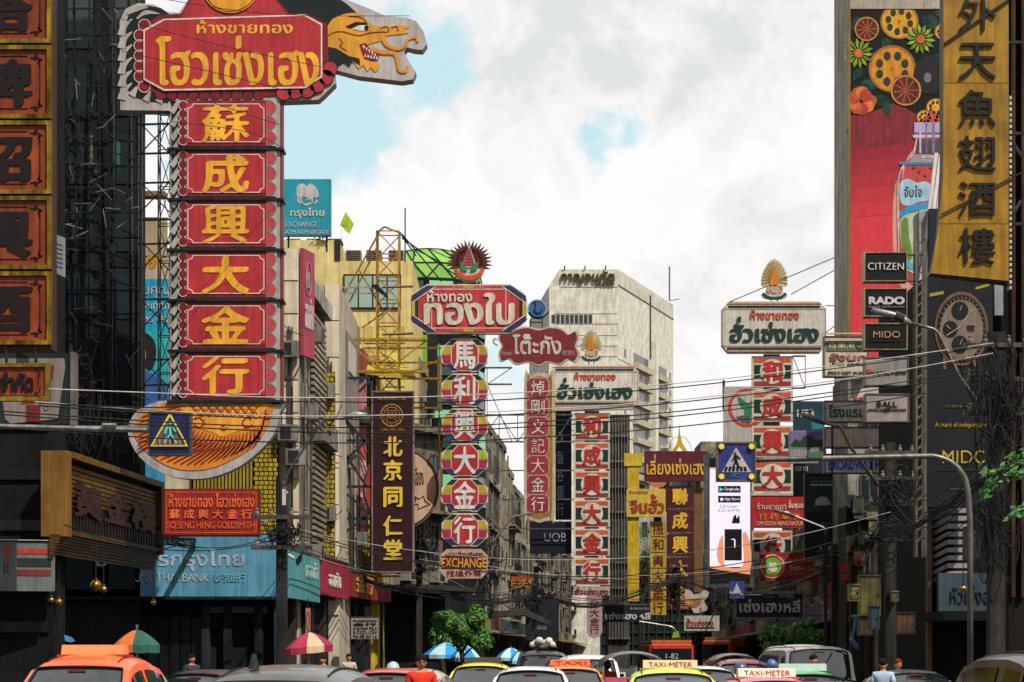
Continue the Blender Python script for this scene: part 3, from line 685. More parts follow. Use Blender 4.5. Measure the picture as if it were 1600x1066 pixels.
# ---- Thong Bai
t = Th('octagon_gold_sign', 'wide octagonal red gold-shop sign with cream Thai letters and blue corner bands', 'shop sign', 732, 482, 75)
o8 = lambda x0, y0, x1, y1, cx_, cy_: [(x0 + cx_, y0), (x1 - cx_, y0), (x1, y0 + cy_), (x1, y1 - cy_), (x1 - cx_, y1), (x0 + cx_, y1), (x0, y1 - cy_), (x0, y0 + cy_)]
t.poly('board', o8(641, 444, 824, 521, 26, 24), .02, .35, CREAM); p = t.poly('red_field', o8(643, 446, 822, 519, 25, 23), 0, .03, M('bf3a3d'))
for sx, sy in ((1, 1), (-1, 1), (1, -1), (-1, -1)):
    f = lambda x, y: (732.5 + sx * x, 482.5 + sy * y)
    t.poly('blue_band', [f(-89.5, -20), f(-89.5, -11), f(-53, -35.5), f(-66, -36)], -.012, .012, NAVY, parent=p)
    t.strokes('white_line', [([f(-89, -9), f(-52, -35)], 1.3), ([f(-89, -22.5), f(-67, -36)], 1.3)], -.016, .012, CREAM, 0, parent=p)
for sx in (-1, 1):
    a = 732.5 + sx * 89; b = 732.5 + sx * 84; c = 732.5 + sx * 79
    t.box('yellow_bar', min(a, b), 472, max(a, b), 493, -.012, -.002, OLIVE, parent=p); t.box('green_bar', min(b, c), 469, max(b, c), 496, -.012, -.002, DGREEN, parent=p)
for y in (446.5, 514.5):
    t.box('orange_bar', 706, y, 756, y + 4, -.012, -.002, M('d2623f'), parent=p); t.box('gold_bar', 724, y, 740, y + 4, -.018, -.012, OLIVE, parent=p)
t.frame('border_line', 674, 451.5, 791, 513.5, 1.1, -.014, -.002, LINE, parent=p)
t.text('ห้างทอง', 667, 453, 738, 472, CREAM, -.05, .04, (.05, .018, 45), parent=p); t.text('ทองใบ', 662, 458, 804, 508, CREAM, -.05, .04, (.055, .012, 28), parent=p)
t.bars('bracket', [(596, 446, 645, 446, .4, .2), (596, 520, 645, 520, .4, .2)], .1, M('8e857b', 'metal'), rnd=True)
brackets(t, 668, [530, 580], -1, M('b8932e', 'metal'), .08)
t = Th('sunburst_emblem', 'brown sunburst emblem with pagoda, green leaves and orange ribbon atop the octagonal sign', 'emblem', 733, 410, 75.1)
for i in range(21):
    a = rad(-198 + i * 216 / 20); c_, s_ = math.cos(a), math.sin(a); r = 34 + (2 if i % 2 else 0); x0, y0 = 733, 410
    f = lambda q, w: (x0 + q * c_ - w * s_, y0 + (q * s_ + w * c_) * .98)
    t.poly('ray', [f(8, 0), f(20, 3), f(r, 0), f(20, -3)], -.02, .05, M('5e2b22')); t.poly('ray_edge', [f(6, 0), f(20, 3.9), f(r + 2, 0), f(20, -3.9)], .035, .04, M('cfc3bb'))
t.disc('disc', 733, 417, 25, .02, .06, CREAM, 36, ry=24)
for i in range(6): t.box('pagoda_tier', 733 - 2 - i * 1.4, 388 + i * 4.6, 733 + 2 + i * 1.4, 391.5 + i * 4.6, -.06, -.03, M('b8484a'))
t.poly('pagoda_back', [(733, 382), (745, 418), (721, 418)], -.022, .03, M('d9c8c6'))
for s_ in (-1, 1): t.poly('leaf', [(733 + s_ * 2, 422), (733 + s_ * 7, 415), (733 + s_ * 14, 410), (733 + s_ * 13, 420), (733 + s_ * 7, 424)], -.05, .03, M('2d8a55'), 2)
t.strokes('ribbon', [([(711, 420), (718, 430), (733, 435), (748, 430), (755, 420)], (5, 8, 5))], -.06, .05, M('d9582c'))
t.bars('stand', [(720, 438, 720, 446, .2, .2), (748, 438, 748, 446, .2, .2)], .07, STEEL)
t = Th('octagon_character_column', 'column of six striped octagonal panels with cream characters under the octagonal gold sign', 'shop sign', 725, 690, 75.2)
t.box('post', 716, 522, 735, 860, .12, .3, M('9c917f'))
for i, ch in enumerate('馬利興大金行'):
    y = 529 + i * 54.6; h = 52; b = t.poly('octagon_panel', o8(690, y, 762.5, y + h, 17, 15), 0, .2, CREAM)
    full = o8(691.5, y + 1.5, 761, y + h - 1.5, 16, 14)
    def band(ya, yb, m):
        def w(yy):
            d = min(yy - y, y + h - yy); return 36 - max(0, (16 - d)) * 1.12
        t.poly('stripe', [(726.2 - w(ya), ya), (726.2 + w(ya), ya), (726.2 + w(yb), yb), (726.2 - w(yb), yb)], -.012, .012, m, parent=b)
    band(y + 2, y + 10, DGREEN); band(y + 11.2, y + 24.5, OLIVE if i != 3 else M('a9b32c')); band(y + 25.7, y + 38.5, M('b02c4b')); band(y + 39.7, y + h - 2, NAVY)
    t.poly('octagon_line', o8(704.5, y + 1, 748, y + h - 1, 12, 13), -.022, .01, CREAM, parent=b)
    t.poly('red_octagon', o8(706, y + 2.4, 746.5, y + h - 2.4, 11, 12), -.032, .01, M('bd3439'), parent=b)
    t.text(ch, 709, y + 5, 743, y + h - 4, WHITE, -.05, .02, (.035, .015, 35), name='character', parent=b)
t = Th('exchange_sign', 'small shield-shaped exchange sign with gold letters hanging under the octagon column', 'shop sign', 725, 880, 75.2)
t.poly('board', o8(688, 858, 762, 904, 10, 10), 0, .2, M('c79f8c')); t.box('brown_field', 690, 869, 760, 889, -.012, -.002, M('5f2420'))
t.text('EXCHANGE', 690, 872, 760, 887, M('e0a23a'), -.04, .03, (.03, .03, 0)); t.text('แลกเปลี่ยนเงินตรา', 696, 860, 755, 868, DRED, -.03, .02, THIN); t.text('找換外幣', 698, 891, 752, 901, DRED, -.03, .02, MED)
t.bars('hanger', [(705, 857, 705, 853, .1, .1), (747, 857, 747, 853, .1, .1)], .06, STEEL)

# ---- Toh Kang
t = Th('scrolled_maroon_sign', 'maroon scroll-edged Thai sign above a narrow column of red characters', 'shop sign', 842, 540, 110)
pts = [(782, 518), (796, 521), (806, 513), (824, 510), (842, 514), (860, 510), (878, 513), (890, 522), (901, 516), (905, 528), (901, 541), (906, 553), (900, 566), (888, 562), (876, 570), (856, 566), (842, 572), (826, 566), (806, 570), (794, 561), (782, 565), (778, 553), (783, 540), (778, 528)]
t.poly('board', pts, 0, .3, M('c9b6a5'), 3); t.poly('field', [(842 + (x - 842) * .95, 541 + (y - 541) * .91) for x, y in pts], -.02, .02, M('7d2a31'), 3)
t.text('โต๊ะกัง', 801, 522, 877, 554, M('cfc3b5'), -.05, .04, (.035, .035, 0)); t.text('ห้างทอง', 783, 548, 799, 555, M('c9a79a'), -.03, .02, THIN); t.text('เยาวราช', 879, 548, 897, 555, M('c9a79a'), -.03, .02, THIN)
for x, s_ in ((778, -1), (906, 1)): t.strokes('scroll', [([(x, 540), (x + 7 * s_, 535), (x + 5 * s_, 529), (x + 1 * s_, 531)], (2, 3, 1))], .05, .1, M('b5aaa0'))
brackets(t, 800, [574, 600, 690], -1, M('6d6a63', 'metal'), .06)
t = Th('red_character_column', 'narrow cream column of seven small maroon character panels with rounded ends', 'shop sign', 842, 700, 110.1)
e = [(819, 592), (826, 586), (843, 582), (860, 586), (867, 592), (867, 800), (862, 812), (852, 814), (843, 817), (834, 814), (824, 811), (819, 800)]
t.poly('board', e, 0, .3, M('c7b79f'), 2); t.poly('gold_field', [(843 + (x - 843) * .82, 700 + (y - 700) * .95) for x, y in e], -.015, .015, M('a0752f'), 2)
for i, ch in enumerate('焯剛文記大金行'):
    y = 591.5 + i * 30.3; p = t.poly('panel', o8(823.5, y, 857, y + 28.5, 5, 5), -.035, .03, M('9c343f')); t.text(ch, 830, y + 3, 851, y + 26, M('d8ccc2'), -.06, .03, MED, name='character', parent=p)
    t.poly('panel_line', o8(822.5, y - .8, 858, y + 29.3, 5.5, 5.5), -.022, .01, M('d4c2a6'), parent=p)
# ---- swan roundel
t = Th('swan_roundel', 'round blue sign with a dark bird drawing on a short stand', 'shop sign', 838, 484, 112)
t.disc('disc', 839, 483, 14, 0, .2, M('35669c'), 30); t.ring('rim', 839, 483, 15, 1.6, -.03, .25, M('a9b6bd'), 30)
t.strokes('bird_drawing', [([(833, 475), (835, 472), (837, 478), (835, 486), (841, 490), (848, 484)], (1.5, 2, 3.5, 1.5)), ([(826, 488), (833, 496), (845, 497), (853, 492), (858, 487)], (3, 4, 2))], -.03, .02, M('20242c')); t.bars('stand', [(829, 498, 829, 512), (847, 498, 847, 512), (829, 504, 847, 504)], .06, STEEL)

# ---- Hua Seng Heng pair
def emblem(px, py, k, Y, label):
    t = Th('gold_flame_emblem', label, 'emblem', px, py, Y); f = lambda x, y: (px + x * k, py + y * k)
    sh = [f(*q) for q in [(0, -33), (11, -25), (19, -8), (20, 8), (12, 10), (13, 17), (20, 22), (16, 28), (0, 30), (-16, 28), (-20, 22), (-13, 17), (-12, 10), (-20, 8), (-19, -8), (-11, -25)]]
    t.poly('shield', sh, 0, .12, M('cdc7b0'), 2)
    t.strokes('rays', [([f(0, 2), f(19 * math.sin(a) * 1.0, 2 - 31 * math.cos(a) * (1 - .12 * abs(math.sin(a))))], (.5 * k, 2.1 * k)) for a in [rad(-96 + i * 12) for i in range(17)]], -.03, .03, M('bf9330'), 0)
    t.poly('flame', [f(0, -18), f(5, -6), f(7, 4), f(4, 9), f(-4, 9), f(-7, 4), f(-5, -6)], -.05, .03, M('d9802a'), 2); t.disc('medallion', px, py + 14 * k, 6.5 * k, -.05, .04, M('c9a8a0'), 16)
    t.strokes('ribbon', [([f(-18, 20), f(-10, 26), f(0, 28), f(10, 26), f(18, 20)], (3 * k, 5 * k, 3 * k))], -.05, .04, M('1f4a40')); t.strokes('supporters', [([f(-9, 8), f(-11, 14), f(-8, 20)], (3 * k, 4 * k, 2 * k)), ([f(9, 8), f(11, 14), f(8, 20)], (3 * k, 4 * k, 2 * k))], -.045, .03, M('c98f3a'))
    t.bars('stand', [(px - 5 * k, py + 28 * k, px - 5 * k, py + 36 * k, .08, .08), (px + 5 * k, py + 28 * k, px + 5 * k, py + 36 * k, .08, .08)], .07, STEEL)
GT = M('173f36')
def hsh_sign(x0, y0, x1, y1, Y, label, side):
    t = Th('thai_gold_sign', label, 'shop sign', (x0 + x1) / 2, (y0 + y1) / 2, Y); h = y1 - y0; w = x1 - x0
    t.poly('board', [(x0 + .07 * w, y0), (x1 - .07 * w, y0), (x1, y0 + .15 * h), (x1, y1 - .14 * h), (x1 - .06 * w, y1), (x0 + .06 * w, y1), (x0, y1 - .14 * h), (x0, y0 + .15 * h)], 0, .6, M('d3cbbc'))
    t.box('green_band', x0 + .06 * w, y0 + .085 * h, x1 - .06 * w, y0 + .125 * h, -.03, .0, DGREEN); t.box('red_band', x0 + .05 * w, y0 + .03 * h, x1 - .05 * w, y0 + .06 * h, -.03, .0, M('c0764c')); t.box('green_band', x0 + .05 * w, y1 - .10 * h, x1 - .05 * w, y1 - .055 * h, -.03, 0, DGREEN)
    t.box('lower_rim', x0 + .05 * w, y1 - .05 * h, x1 - .05 * w, y1 - .01 * h, -.03, 0, M('b58a74')); t.frame('thin_edge', x0 + 1, y0 + .15 * h, x1 - 1, y1 - .12 * h, .8, -.02, .0, M('9b8576'))
    t.text('ห้างขายทอง', x0 + w * .27, y0 + .16 * h, x0 + .74 * w, y0 + .36 * h, M('c9502c'), -.06, .05, (.045, .018, 40)); t.text('ฮั่วเซ่งเฮง', x0 + w * .075, y0 + .30 * h, x1 - .07 * w, y0 + .80 * h, GT, -.08, .07, (.055, .014, 28))
    return t
def hsh_col(x0, x1, tops, h, Y, label, chars):
    t = Th('striped_character_column', label, 'shop sign', (x0 + x1) / 2, sum(tops) / len(tops), Y); w = x1 - x0; cx_ = (x0 + x1) / 2
    t.box('steel_spine', x0 + w * .3, tops[0] - 4, x1 - w * .3, tops[-1] + h, .3, .55, GREY)
    for y, ch in zip(tops, chars):
        p = t.box('panel', x0, y, x1, y + h, 0, .3, M('cfc4b0')); i = w * .05
        t.box('orange_strip', x0 + i, y + .06 * h, x1 - i, y + .2 * h, -.02, -.002, M('d05a34'), parent=p); t.box('red_strip', x0 + i, y + .82 * h, x1 - i, y + .96 * h, -.02, -.002, M('9c3430'), parent=p)
        t.box('green_block', x0 + i, y + .29 * h, cx_ - .2 * w, y + .72 * h, -.02, -.002, DGREEN, parent=p); t.box('green_block', cx_ + .2 * w, y + .29 * h, x1 - i, y + .72 * h, -.02, -.002, DGREEN, parent=p)
        t.disc('roundel', cx_, y + .5 * h, .31 * w, -.04, .035, M('d3cab4'), 30, ry=.40 * h, parent=p); t.text(ch, cx_ - .25 * w, y + .16 * h, cx_ + .25 * w, y + .84 * h, M('b3302c'), -.08, .05, (.055, .035, 30), name='character', parent=p)
    return t
t = hsh_sign(860, 571, 998, 636, 140, 'cream gold-shop sign with green Thai letters and flame emblem, in the middle of the street', -1)
t.strokes('lower_flap', [([(862, 638), (990, 636)], 8)], -.02, .4, M('b8aea0'), 0); brackets(t, 895, [648, 690], -1, GREY, .08)
emblem(924, 541, .8, 140, 'gold rayed flame emblem above the middle cream gold-shop sign')
t = hsh_col(897, 953, [645.5 + i * 45.2 for i in range(6)], 42.5, 140.2, 'column of green, orange and cream character panels under the middle cream sign', '和成興大金行')
t.box('name_strip', 896, 916, 953, 930, 0, .2, M('b9a29a')); t.text('ฮั่วเซ่งเฮง', 898, 917, 951, 929, DRED, -.03, .03, (.05, .02, 40)); brackets(t, 897, [690, 735, 780, 826, 872], -1, GREY, .06, cross=False)
t = hsh_sign(1128, 471, 1291, 551, 120, 'large cream gold-shop sign with green Thai letters against the sky, right of centre', 1)
emblem(1210, 438, 1.02, 120, 'gold rayed flame emblem above the large cream sign against the sky'); t.bars('stay', [(1290, 478, 1310, 478), (1290, 520, 1310, 505), (1140, 472, 1310, 400), (1236, 460, 1308, 420)], .05, STEEL)
t = hsh_col(1175, 1239, [556.5, 610.5, 665.5, 720], 48.5, 120.2, 'column of green, orange and cream character panels under the large cream sign on the right', '和成興大')
brackets(t, 1239, [556, 606], 1, GREY, .06); p = t.box('panel', 1175, 829, 1238, 876, 0, .3, M('cfc4b0'))
t.box('green_block', 1178, 843, 1236, 862, -.02, -.002, DGREEN, parent=p); t.box('orange_strip', 1178, 832, 1236, 839, -.02, -.002, M('d05a34'), parent=p); t.disc('roundel', 1207, 853, 20, -.04, .035, M('d3cab4'), 30, parent=p); t.text('行', 1193, 838, 1222, 870, M('b3302c'), -.08, .05, BRUSH, name='character', parent=p)

# ---- Bangkok bank style navy column and UOB
t = Th('navy_bank_column', 'narrow navy bank sign with pale characters behind the striped middle column', 'shop sign', 875, 730, 143)
t.box('board', 868, 640, 893, 812, 0, .4, M('20263a'))
for ch, y in zip('盤谷銀行', (705, 733, 759, 786)): t.text(ch, 870, y, 881, y + 20, M('a9adb8'), -.05, .04, MED, name='character')
t.strokes('logo', [([(872, 676), (878, 680), (876, 690), (868, 692)], (2, 4, 2))], -.04, .03, M('8f96a8'))
t = Th('navy_letter_sign', 'dark navy box sign with three grey capital letters', 'shop sign', 860, 838, 141)
t.box('box', 828, 815, 893, 865, 0, .5, M('151a26')); t.text('UOB', 850, 833, 885, 846, M('9b9aa6'), -.05, .05, MED)
# ---- yellow shop
t = Th('yellow_gold_sign', 'small yellow sign with red Thai letters on a yellow post', 'shop sign', 1010, 785, 160)
t.box('post', 981, 710, 999, 940, .2, 1.0, M('c9a426', s=1.2)); t.box('post_cap', 976, 708, 1004, 728, .1, 1.1, M('c8b02f'))
t.box('board', 979, 764, 1040, 808, 0, .3, M('cdb145')); t.text('จินฮั้ว', 984, 772, 1038, 802, M('a03a2c'), -.06, .05, (.055, .014, 28)); t.text('ห้างขายทอง', 983, 766, 1012, 772, M('a03a2c'), -.03, .02, THIN)
t = Th('yellow_character_column', 'narrow yellow column of six dark red characters', 'shop sign', 1028, 888, 160.5)
for i, ch in enumerate('振和興大金行'):
    y = 815 + i * 24.6; p = t.box('panel', 1016, y, 1041, y + 23, 0, .3, M('b99a35')); t.text(ch, 1020, y + 2.5, 1037, y + 20.5, M('7c2a24'), -.06, .05, MED, name='character', parent=p)
t.box('spine', 1022, 808, 1034, 962, .3, .5, STEEL)
# ---- maroon shop
t = Th('maroon_gold_sign', 'maroon sign with yellow Thai letters', 'shop sign', 1056, 728, 150)
t.box('board', 1007, 705, 1106, 752, 0, .4, M('5b202b')); t.text('เลี่ยงเซ่งเฮง', 1010, 710, 1103, 742, M('deaa35'), -.06, .05, (.05, .02, 45))
t.disc('badge', 1028, 752, 14, .05, .1, M('cf7a4a'), 24, ry=10)
t = Th('tower_emblem', 'yellow cut-out tower emblem standing on the maroon sign', 'emblem', 1062, 686, 150)
t.poly('tower', [(1061.3, 662), (1063, 680), (1066, 692), (1074, 705), (1067, 705), (1062, 698), (1057, 705), (1050, 705), (1058, 692), (1060, 680)], 0, .15, M('d3ae2c')); t.strokes('halo', [([(1044 + 18 - 18 * math.cos(a), 704 - 22 * math.sin(a)) for a in [i * math.pi / 10 for i in range(11)]], 1)], .02, .05, M('c0b9a8'), 0)
t = Th('maroon_character_column', 'maroon column of five bold yellow characters', 'shop sign', 1062, 860, 150.3)
for i, ch in enumerate('聯成興大金'):
    y = 760 + i * 37.5; p = t.box('panel', 1042, y, 1083, y + 34, 0, .35, M('4f1c26')); t.text(ch, 1050, y + 3, 1075, y + 29, M('dfae34'), -.07, .06, (.055, .03, 30), name='character', parent=p)
    t.box('rail', 1042, y + 34.6, 1083, y + 36, -.03, .3, M('8a7f6a', 'metal'), parent=p)
t.box('lower_panel', 1048, 930, 1076, 951, 0, .3, M('bd5a48')); t.text('ทองแท้', 1050, 933, 1074, 942, CREAM, -.04, .03, MED)
t.box('ledge_sign', 1085, 762, 1099, 925, .3, .6, M('7d5a34'))
# ---- LED phone ad
t = Th('led_advert', 'tall lit white advertising screen showing a phone and app badges', 'billboard', 1139, 815, 135)
t.box('casing', 1101, 711, 1178, 918, 0, .8, M('5f5f64', 'metal')); E_ = lambda h, s=.80: M(h, 'lamp', 1.0, s)
t.box('screen', 1109, 733, 1172, 886, -.03, -.003, E_('e9dff0')); t.box('black_band', 1109, 716, 1172, 730, -.03, -.003, INK); t.box('amber_band', 1109, 730.6, 1172, 732.6, -.03, -.003, E_('e6a23c'))
t.poly('orange_band', [(1109, 884), (1172, 892), (1172, 898), (1109, 888)], -.035, .02, E_('e58a3c')); t.poly('lower_black', [(1109, 888.5), (1172, 898.5), (1172, 911), (1109, 911)], -.034, .02, INK)
for y, s_ in ((759.5, 'Google play'), (775, 'App Store')):
    t.box('app_badge', 1122, y, 1157, y + 10.5, -.05, -.03, INK); t.text(s_, 1132, y + 2.5, 1155, y + 8.5, E_('e9dff0'), -.06, .01, THIN)
t.poly('play_mark', [(1124, 761.5), (1131, 765), (1124, 768.5)], -.06, .01, E_('49c0a0')); t.disc('apple_mark', 1127.5, 780.5, 2.6, -.06, .01, E_('e9dff0'), 12)
t.text('Call Center', 1125, 789, 1152, 793.5, M('665a70'), -.04, .01, THIN); t.text('0-2710-9770', 1122, 796, 1156, 800, M('665a70'), -.04, .01, THIN)
t.poly('wedge_logo', [(1143, 818), (1146, 807), (1150, 804), (1151, 811), (1155, 804), (1156, 818)], -.05, .02, INK)
ph = t.box('printed_phone', 1132, 827, 1159, 876, -.05, -.03, INK); t.poly('printed_hand', [(1124, 846), (1130, 838), (1131, 880), (1136, 886), (1156, 888), (1162, 876), (1160, 836), (1165, 832), (1172, 850), (1172, 892), (1130, 887), (1120, 868)], -.045, .015, E_('dd8a62'), 2)
t.text('ๅ', 1142, 842, 1149, 856, E_('e9dff0'), -.06, .01, THIN, parent=ph)
# ---- right crossing sign
t = Th('crossing_sign', 'blue pedestrian crossing sign with four yellow lamps on a long curved grey arm', 'traffic sign', 1150, 721, 38)
t.box('sign_box', 1121, 692, 1180, 751, 0, .15, M('323c84', s=1.2)); t.frame('sign_frame', 1119.5, 690.5, 1181.5, 752.5, 2.6, -.025, .16, M('7a6650', 'metal'))
t.poly('white_triangle', [(1150, 699), (1128, 738), (1174, 738)], -.012, .01, M('c4b7ba')); 
t.strokes('stripe', [([(1133 + i * 6.4, 736.5), (1135.6 + i * 5.6, 729.5)], 4) for i in range(6)], -.02, .01, INK, 0)
t.strokes('walking_figure', [([(1148, 707), (1149, 709)], 3.6), ([(1149, 711), (1150, 721)], (4.5, 4)), ([(1149, 712), (1144, 720)], 1.8), ([(1150, 712), (1157, 717)], 1.8), ([(1150, 720), (1145, 731)], 2.6), ([(1150, 720), (1155, 731)], 2.6)], -.03, .012, INK, 0)
for x in (1127, 1174):
    for y in (698, 745): t.disc('lamp', x, y, 4.4, -.05, .05, M('c9d92c', 'lamp', s=.8), 18); t.ring('lamp_rim', x, y, 5.2, 1, -.055, .05, M('b0652c'), 18)
t.text('IC', 1145, 740, 1155, 746, M('4aa0c8'), -.02, .01, THIN)
A = [(1180, 718), (1300, 715.5), (1440, 712.5), (1462, 713), (1482, 719), (1498, 731), (1509, 748), (1514, 770), (1517, 810), (1518, 1150)]
g = B(); q = [tuple(t.L(x, y, .08)) for x, y in A]; g.tube(catmull(q[:8], 5, False) + q[8:], .056, 10); g.build('arm_and_post', M('6f6b66', 'metal'), t.r, True)
t.box('signal_clamp', 1263, 706, 1286, 716, -.02, .2, M('4a6b55')); 
# ---- small crossing sign far
t = Th('far_crossing_sign', 'tiny blue pedestrian crossing sign above the dark mesh sign', 'traffic sign', 1151, 921, 95)
t.box('sign_box', 1140, 908, 1163, 935, 0, .12, M('3a4a8a')); t.poly('white_triangle', [(1151, 911), (1144, 928), (1159, 928)], -.02, .015, M('b5b4bc')); t.disc('lamp', 1142, 926, 2, -.03, .03, M('d9a92c', 'lamp', s=.5), 10); t.disc('lamp', 1159, 929, 2, -.03, .03, M('d9a92c', 'lamp', s=.5), 10); t.bars('arm', [(1163, 930, 1215, 930, .05, .05), (1215, 930, 1215, 1060, .05, .05)], .1, STEEL, rnd=True)
# ================================================================== right-hand signs
t = Th('natural_goods_sign', 'bright red shop sign with white Thai and English lettering over the striped column', 'shop sign', 1215, 800, 118)
t.box('board', 1175, 775, 1257, 825, 0, .3, M('b5282a')); t.box('top_ledge', 1173, 770, 1257, 774.5, -.05, .4, M('c3b5a6'))
t.text('ร้านขายยา', 1183, 786, 1228, 796, CREAM, -.05, .03, MED); t.text('ลิ้มซุนเฮง', 1232, 781, 1262, 797, CREAM, -.05, .03, BOLD); t.text('行 药 草 参', 1186, 803, 1250, 812, GOLD, -.05, .03, MED); t.text('LIM SOON HENG NATURE', 1183, 815, 1258, 821, CREAM, -.05, .03, MED)
brackets(t, 1257, [785, 820], 1, GREY, .07)
t = Th('fishball_sign', 'red restaurant sign with a round green badge and yellow lettering', 'shop sign', 1235, 885, 112)
t.box('board', 1187, 863, 1284, 908, 0, .3, M('9b2a2e'))
t.disc('badge', 1207, 885, 19, -.03, .025, M('d8c99a'), 32); t.disc('badge_ring', 1207, 885, 17, -.045, .014, M('c4452e'), 32); t.disc('badge_field', 1207, 885, 13.5, -.06, .014, M('6fb03c'), 28)
t.disc('printed_bowl', 1207, 889, 7, -.075, .014, M('e8dcc4'), 16, ry=5); t.disc('printed_ball', 1204, 882, 3, -.075, .014, M('e8dcc4'), 12); t.disc('printed_ball', 1210, 882, 3, -.075, .014, M('e8dcc4'), 12)
t.text('Yoo', 1232, 882, 1250, 892, M('dba630'), -.05, .03, BOLD); t.text('Fishball', 1252, 885, 1280, 892, M('dba630'), -.05, .03, MED); t.text('อู๊ลูกชิ้นปลาเยาวราช', 1231, 870, 1280, 878, M('dba630'), -.05, .03, MED); t.text('ตราเยาวราช สาขา', 1234, 895, 1280, 899, M('d0745a'), -.05, .03, THIN)
brackets(t, 1284, [868, 904], 1, GREY, .06)
t = Th('mesh_panel_sign', 'dark see-through framed Thai sign with pale letters above the right-hand tree', 'shop sign', 1202, 948, 100)
t.frame('frame', 1147, 924, 1257, 968, 3.4, -.05, .1, M('8d8784', 'metal')); t.box('mesh_panel', 1150.6, 928, 1253.6, 964.6, 0, .05, M('232b31'))
t.text('เซ่งเฮงหลี', 1155, 936, 1250, 957, M('cfc6be'), -.05, .04, (.05, .02, 40)); t.text('ตรามงกุฎ', 1194, 928.5, 1240, 936, M('b9b1a8'), -.05, .04, MED)
brackets(t, 1257, [930, 962], 1, GREY, .05)
t = Th('mesh_panel_sign', 'dark framed Thai sign with pale letters left of the yellow column, far down the street', 'shop sign', 983, 957, 165)
t.box('mesh_panel', 944, 944, 1017, 972, 0, .1, M('1f2a30')); t.box('top_bar', 944, 944, 1017, 946, -.05, .12, GREY); t.text('เซ่งเฮงหลี', 946, 956, 1016, 968, M('c9c5bf'), -.05, .04, (.05, .02, 40)); t.text('ห้างขายทอง', 985, 948, 1014, 953, M('a9a59f'), -.05, .04, THIN)
t = Th('pink_vertical_sign', 'pale pink vertical sign with rounded foot and dark red characters under the middle column', 'shop sign', 930, 962, 150)
t.poly('board', [(917, 930), (941, 930), (941, 988), (937, 995), (929, 998), (921, 995), (917, 988)], 0, .25, M('b59a9c'))
for i, ch in enumerate('蘇大金行'): t.text(ch, 922, 938 + i * 13.5, 936, 950 + i * 13.5, M('7c3340'), -.04, .03, MED, name='character')
t = Th('small_white_sign', 'small white sign with red Thai letters near the bus', 'shop sign', 1097, 973, 130)
t.box('board', 1069, 962, 1124, 986, 0, .2, M('b7ada4')); t.text('ฮั้วเซ่งฮง', 1072, 966, 1115, 978, M('a5302c'), -.04, .03, BOLD); t.box('footer', 1072, 980, 1116, 982.5, -.01, -.002, INK); t.bars('hanger', [(1095, 962, 1095, 950, .1, .1)], .1, GREY)
t = Th('chef_cutout_sign', 'salmon sign with a cut-out cook in a white hat', 'shop sign', 1083, 940, 133)
t.poly('cook_cutout', [(1070, 925), (1074, 921), (1080, 924), (1084, 929), (1094, 927), (1100, 922), (1108, 926), (1104, 936), (1100, 940), (1107, 952), (1098, 956), (1084, 958), (1080, 948), (1072, 944)], -.02, .08, M('b9ab9c'), 2)
t.poly('cook_face', [(1073, 938), (1084, 936), (1096, 938), (1090, 948), (1078, 948)], -.05, .03, M('9c6a4a'), 2); t.disc('bowl', 1077, 942, 6.5, -.08, .03, M('c89430'), 18, ry=4)
t = Th('money_changer_sign', 'small orange and yellow notice board left of the striped column', 'shop sign', 815, 909, 105)
t.box('board', 799, 901, 832, 917, 0, .15, M('d98c2c')); t.box('red_top', 799, 901, 832, 905, -.02, -.002, M('c5482c')); t.text('MONEY CHANGE', 801, 907, 830, 910.5, INK, -.03, .02, THIN); t.text('换钱 EXCHANGE', 801, 912, 830, 915.5, INK, -.03, .02, THIN)

# ---- Kasikorn, 1/53, hotel
t = Th('leaf_bank_sign', 'white sign with a red ring and green leaf partly behind the striped column', 'shop sign', 1165, 650, 128)
t.box('board', 1131, 604, 1205, 702, 0, .4, M('bdb9ae')); t.ring('red_ring', 1168, 637, 30, 4.6, -.03, .03, M('c9402f'), 40)
t.poly('green_leaf', [(1153, 620), (1164, 627), (1170, 632), (1176, 622), (1176, 650), (1164, 650), (1163, 640), (1156, 632)], -.03, .03, M('2c7d52'), 2); t.poly('ground', [(1150, 652), (1160, 649), (1176, 655), (1172, 662), (1160, 660)], -.02, .02, M('4b5a68'))
t.bars('edge_post', [(1131, 594, 1131, 640, .1, .1)], .15, STEEL)
t = Th('number_sign', 'dark teal sign with white numerals behind the signal arm', 'shop sign', 1263, 660, 108)
t.box('board', 1240, 627, 1288, 672, 0, .3, M('22404e')); t.text('1/53', 1245, 640, 1272, 652, CREAM, -.04, .03, BOLD); t.box('teal_field', 1268, 655, 1288, 671, -.02, -.003, M('2c7f86')); t.box('lower_board', 1240, 702, 1291, 775, 0, .3, M('1d2c34')); t.text('ตลาด', 1242, 729, 1262, 736, CREAM, -.04, .03, MED)
t = Th('picture_sign', 'landscape picture sign of green water and violet sky', 'billboard', 1262, 692, 92)
t.box('board', 1233, 673, 1290, 724, 0, .2, M('8d8790')); t.box('sky_field', 1234.5, 674.5, 1288, 692, -.02, -.003, M('7a6c9a')); t.box('field', 1234.5, 692, 1288, 702, -.02, -.003, M('5d8a4c')); t.box('water_field', 1234.5, 702, 1288, 718, -.02, -.003, M('9a92a8'))
t.poly('printed_trees', [(1238, 692), (1244, 686), (1250, 690), (1256, 682), (1266, 680), (1274, 688), (1284, 686), (1288, 692), (1288, 698), (1238, 698)], -.03, .015, M('31402f'), 2)
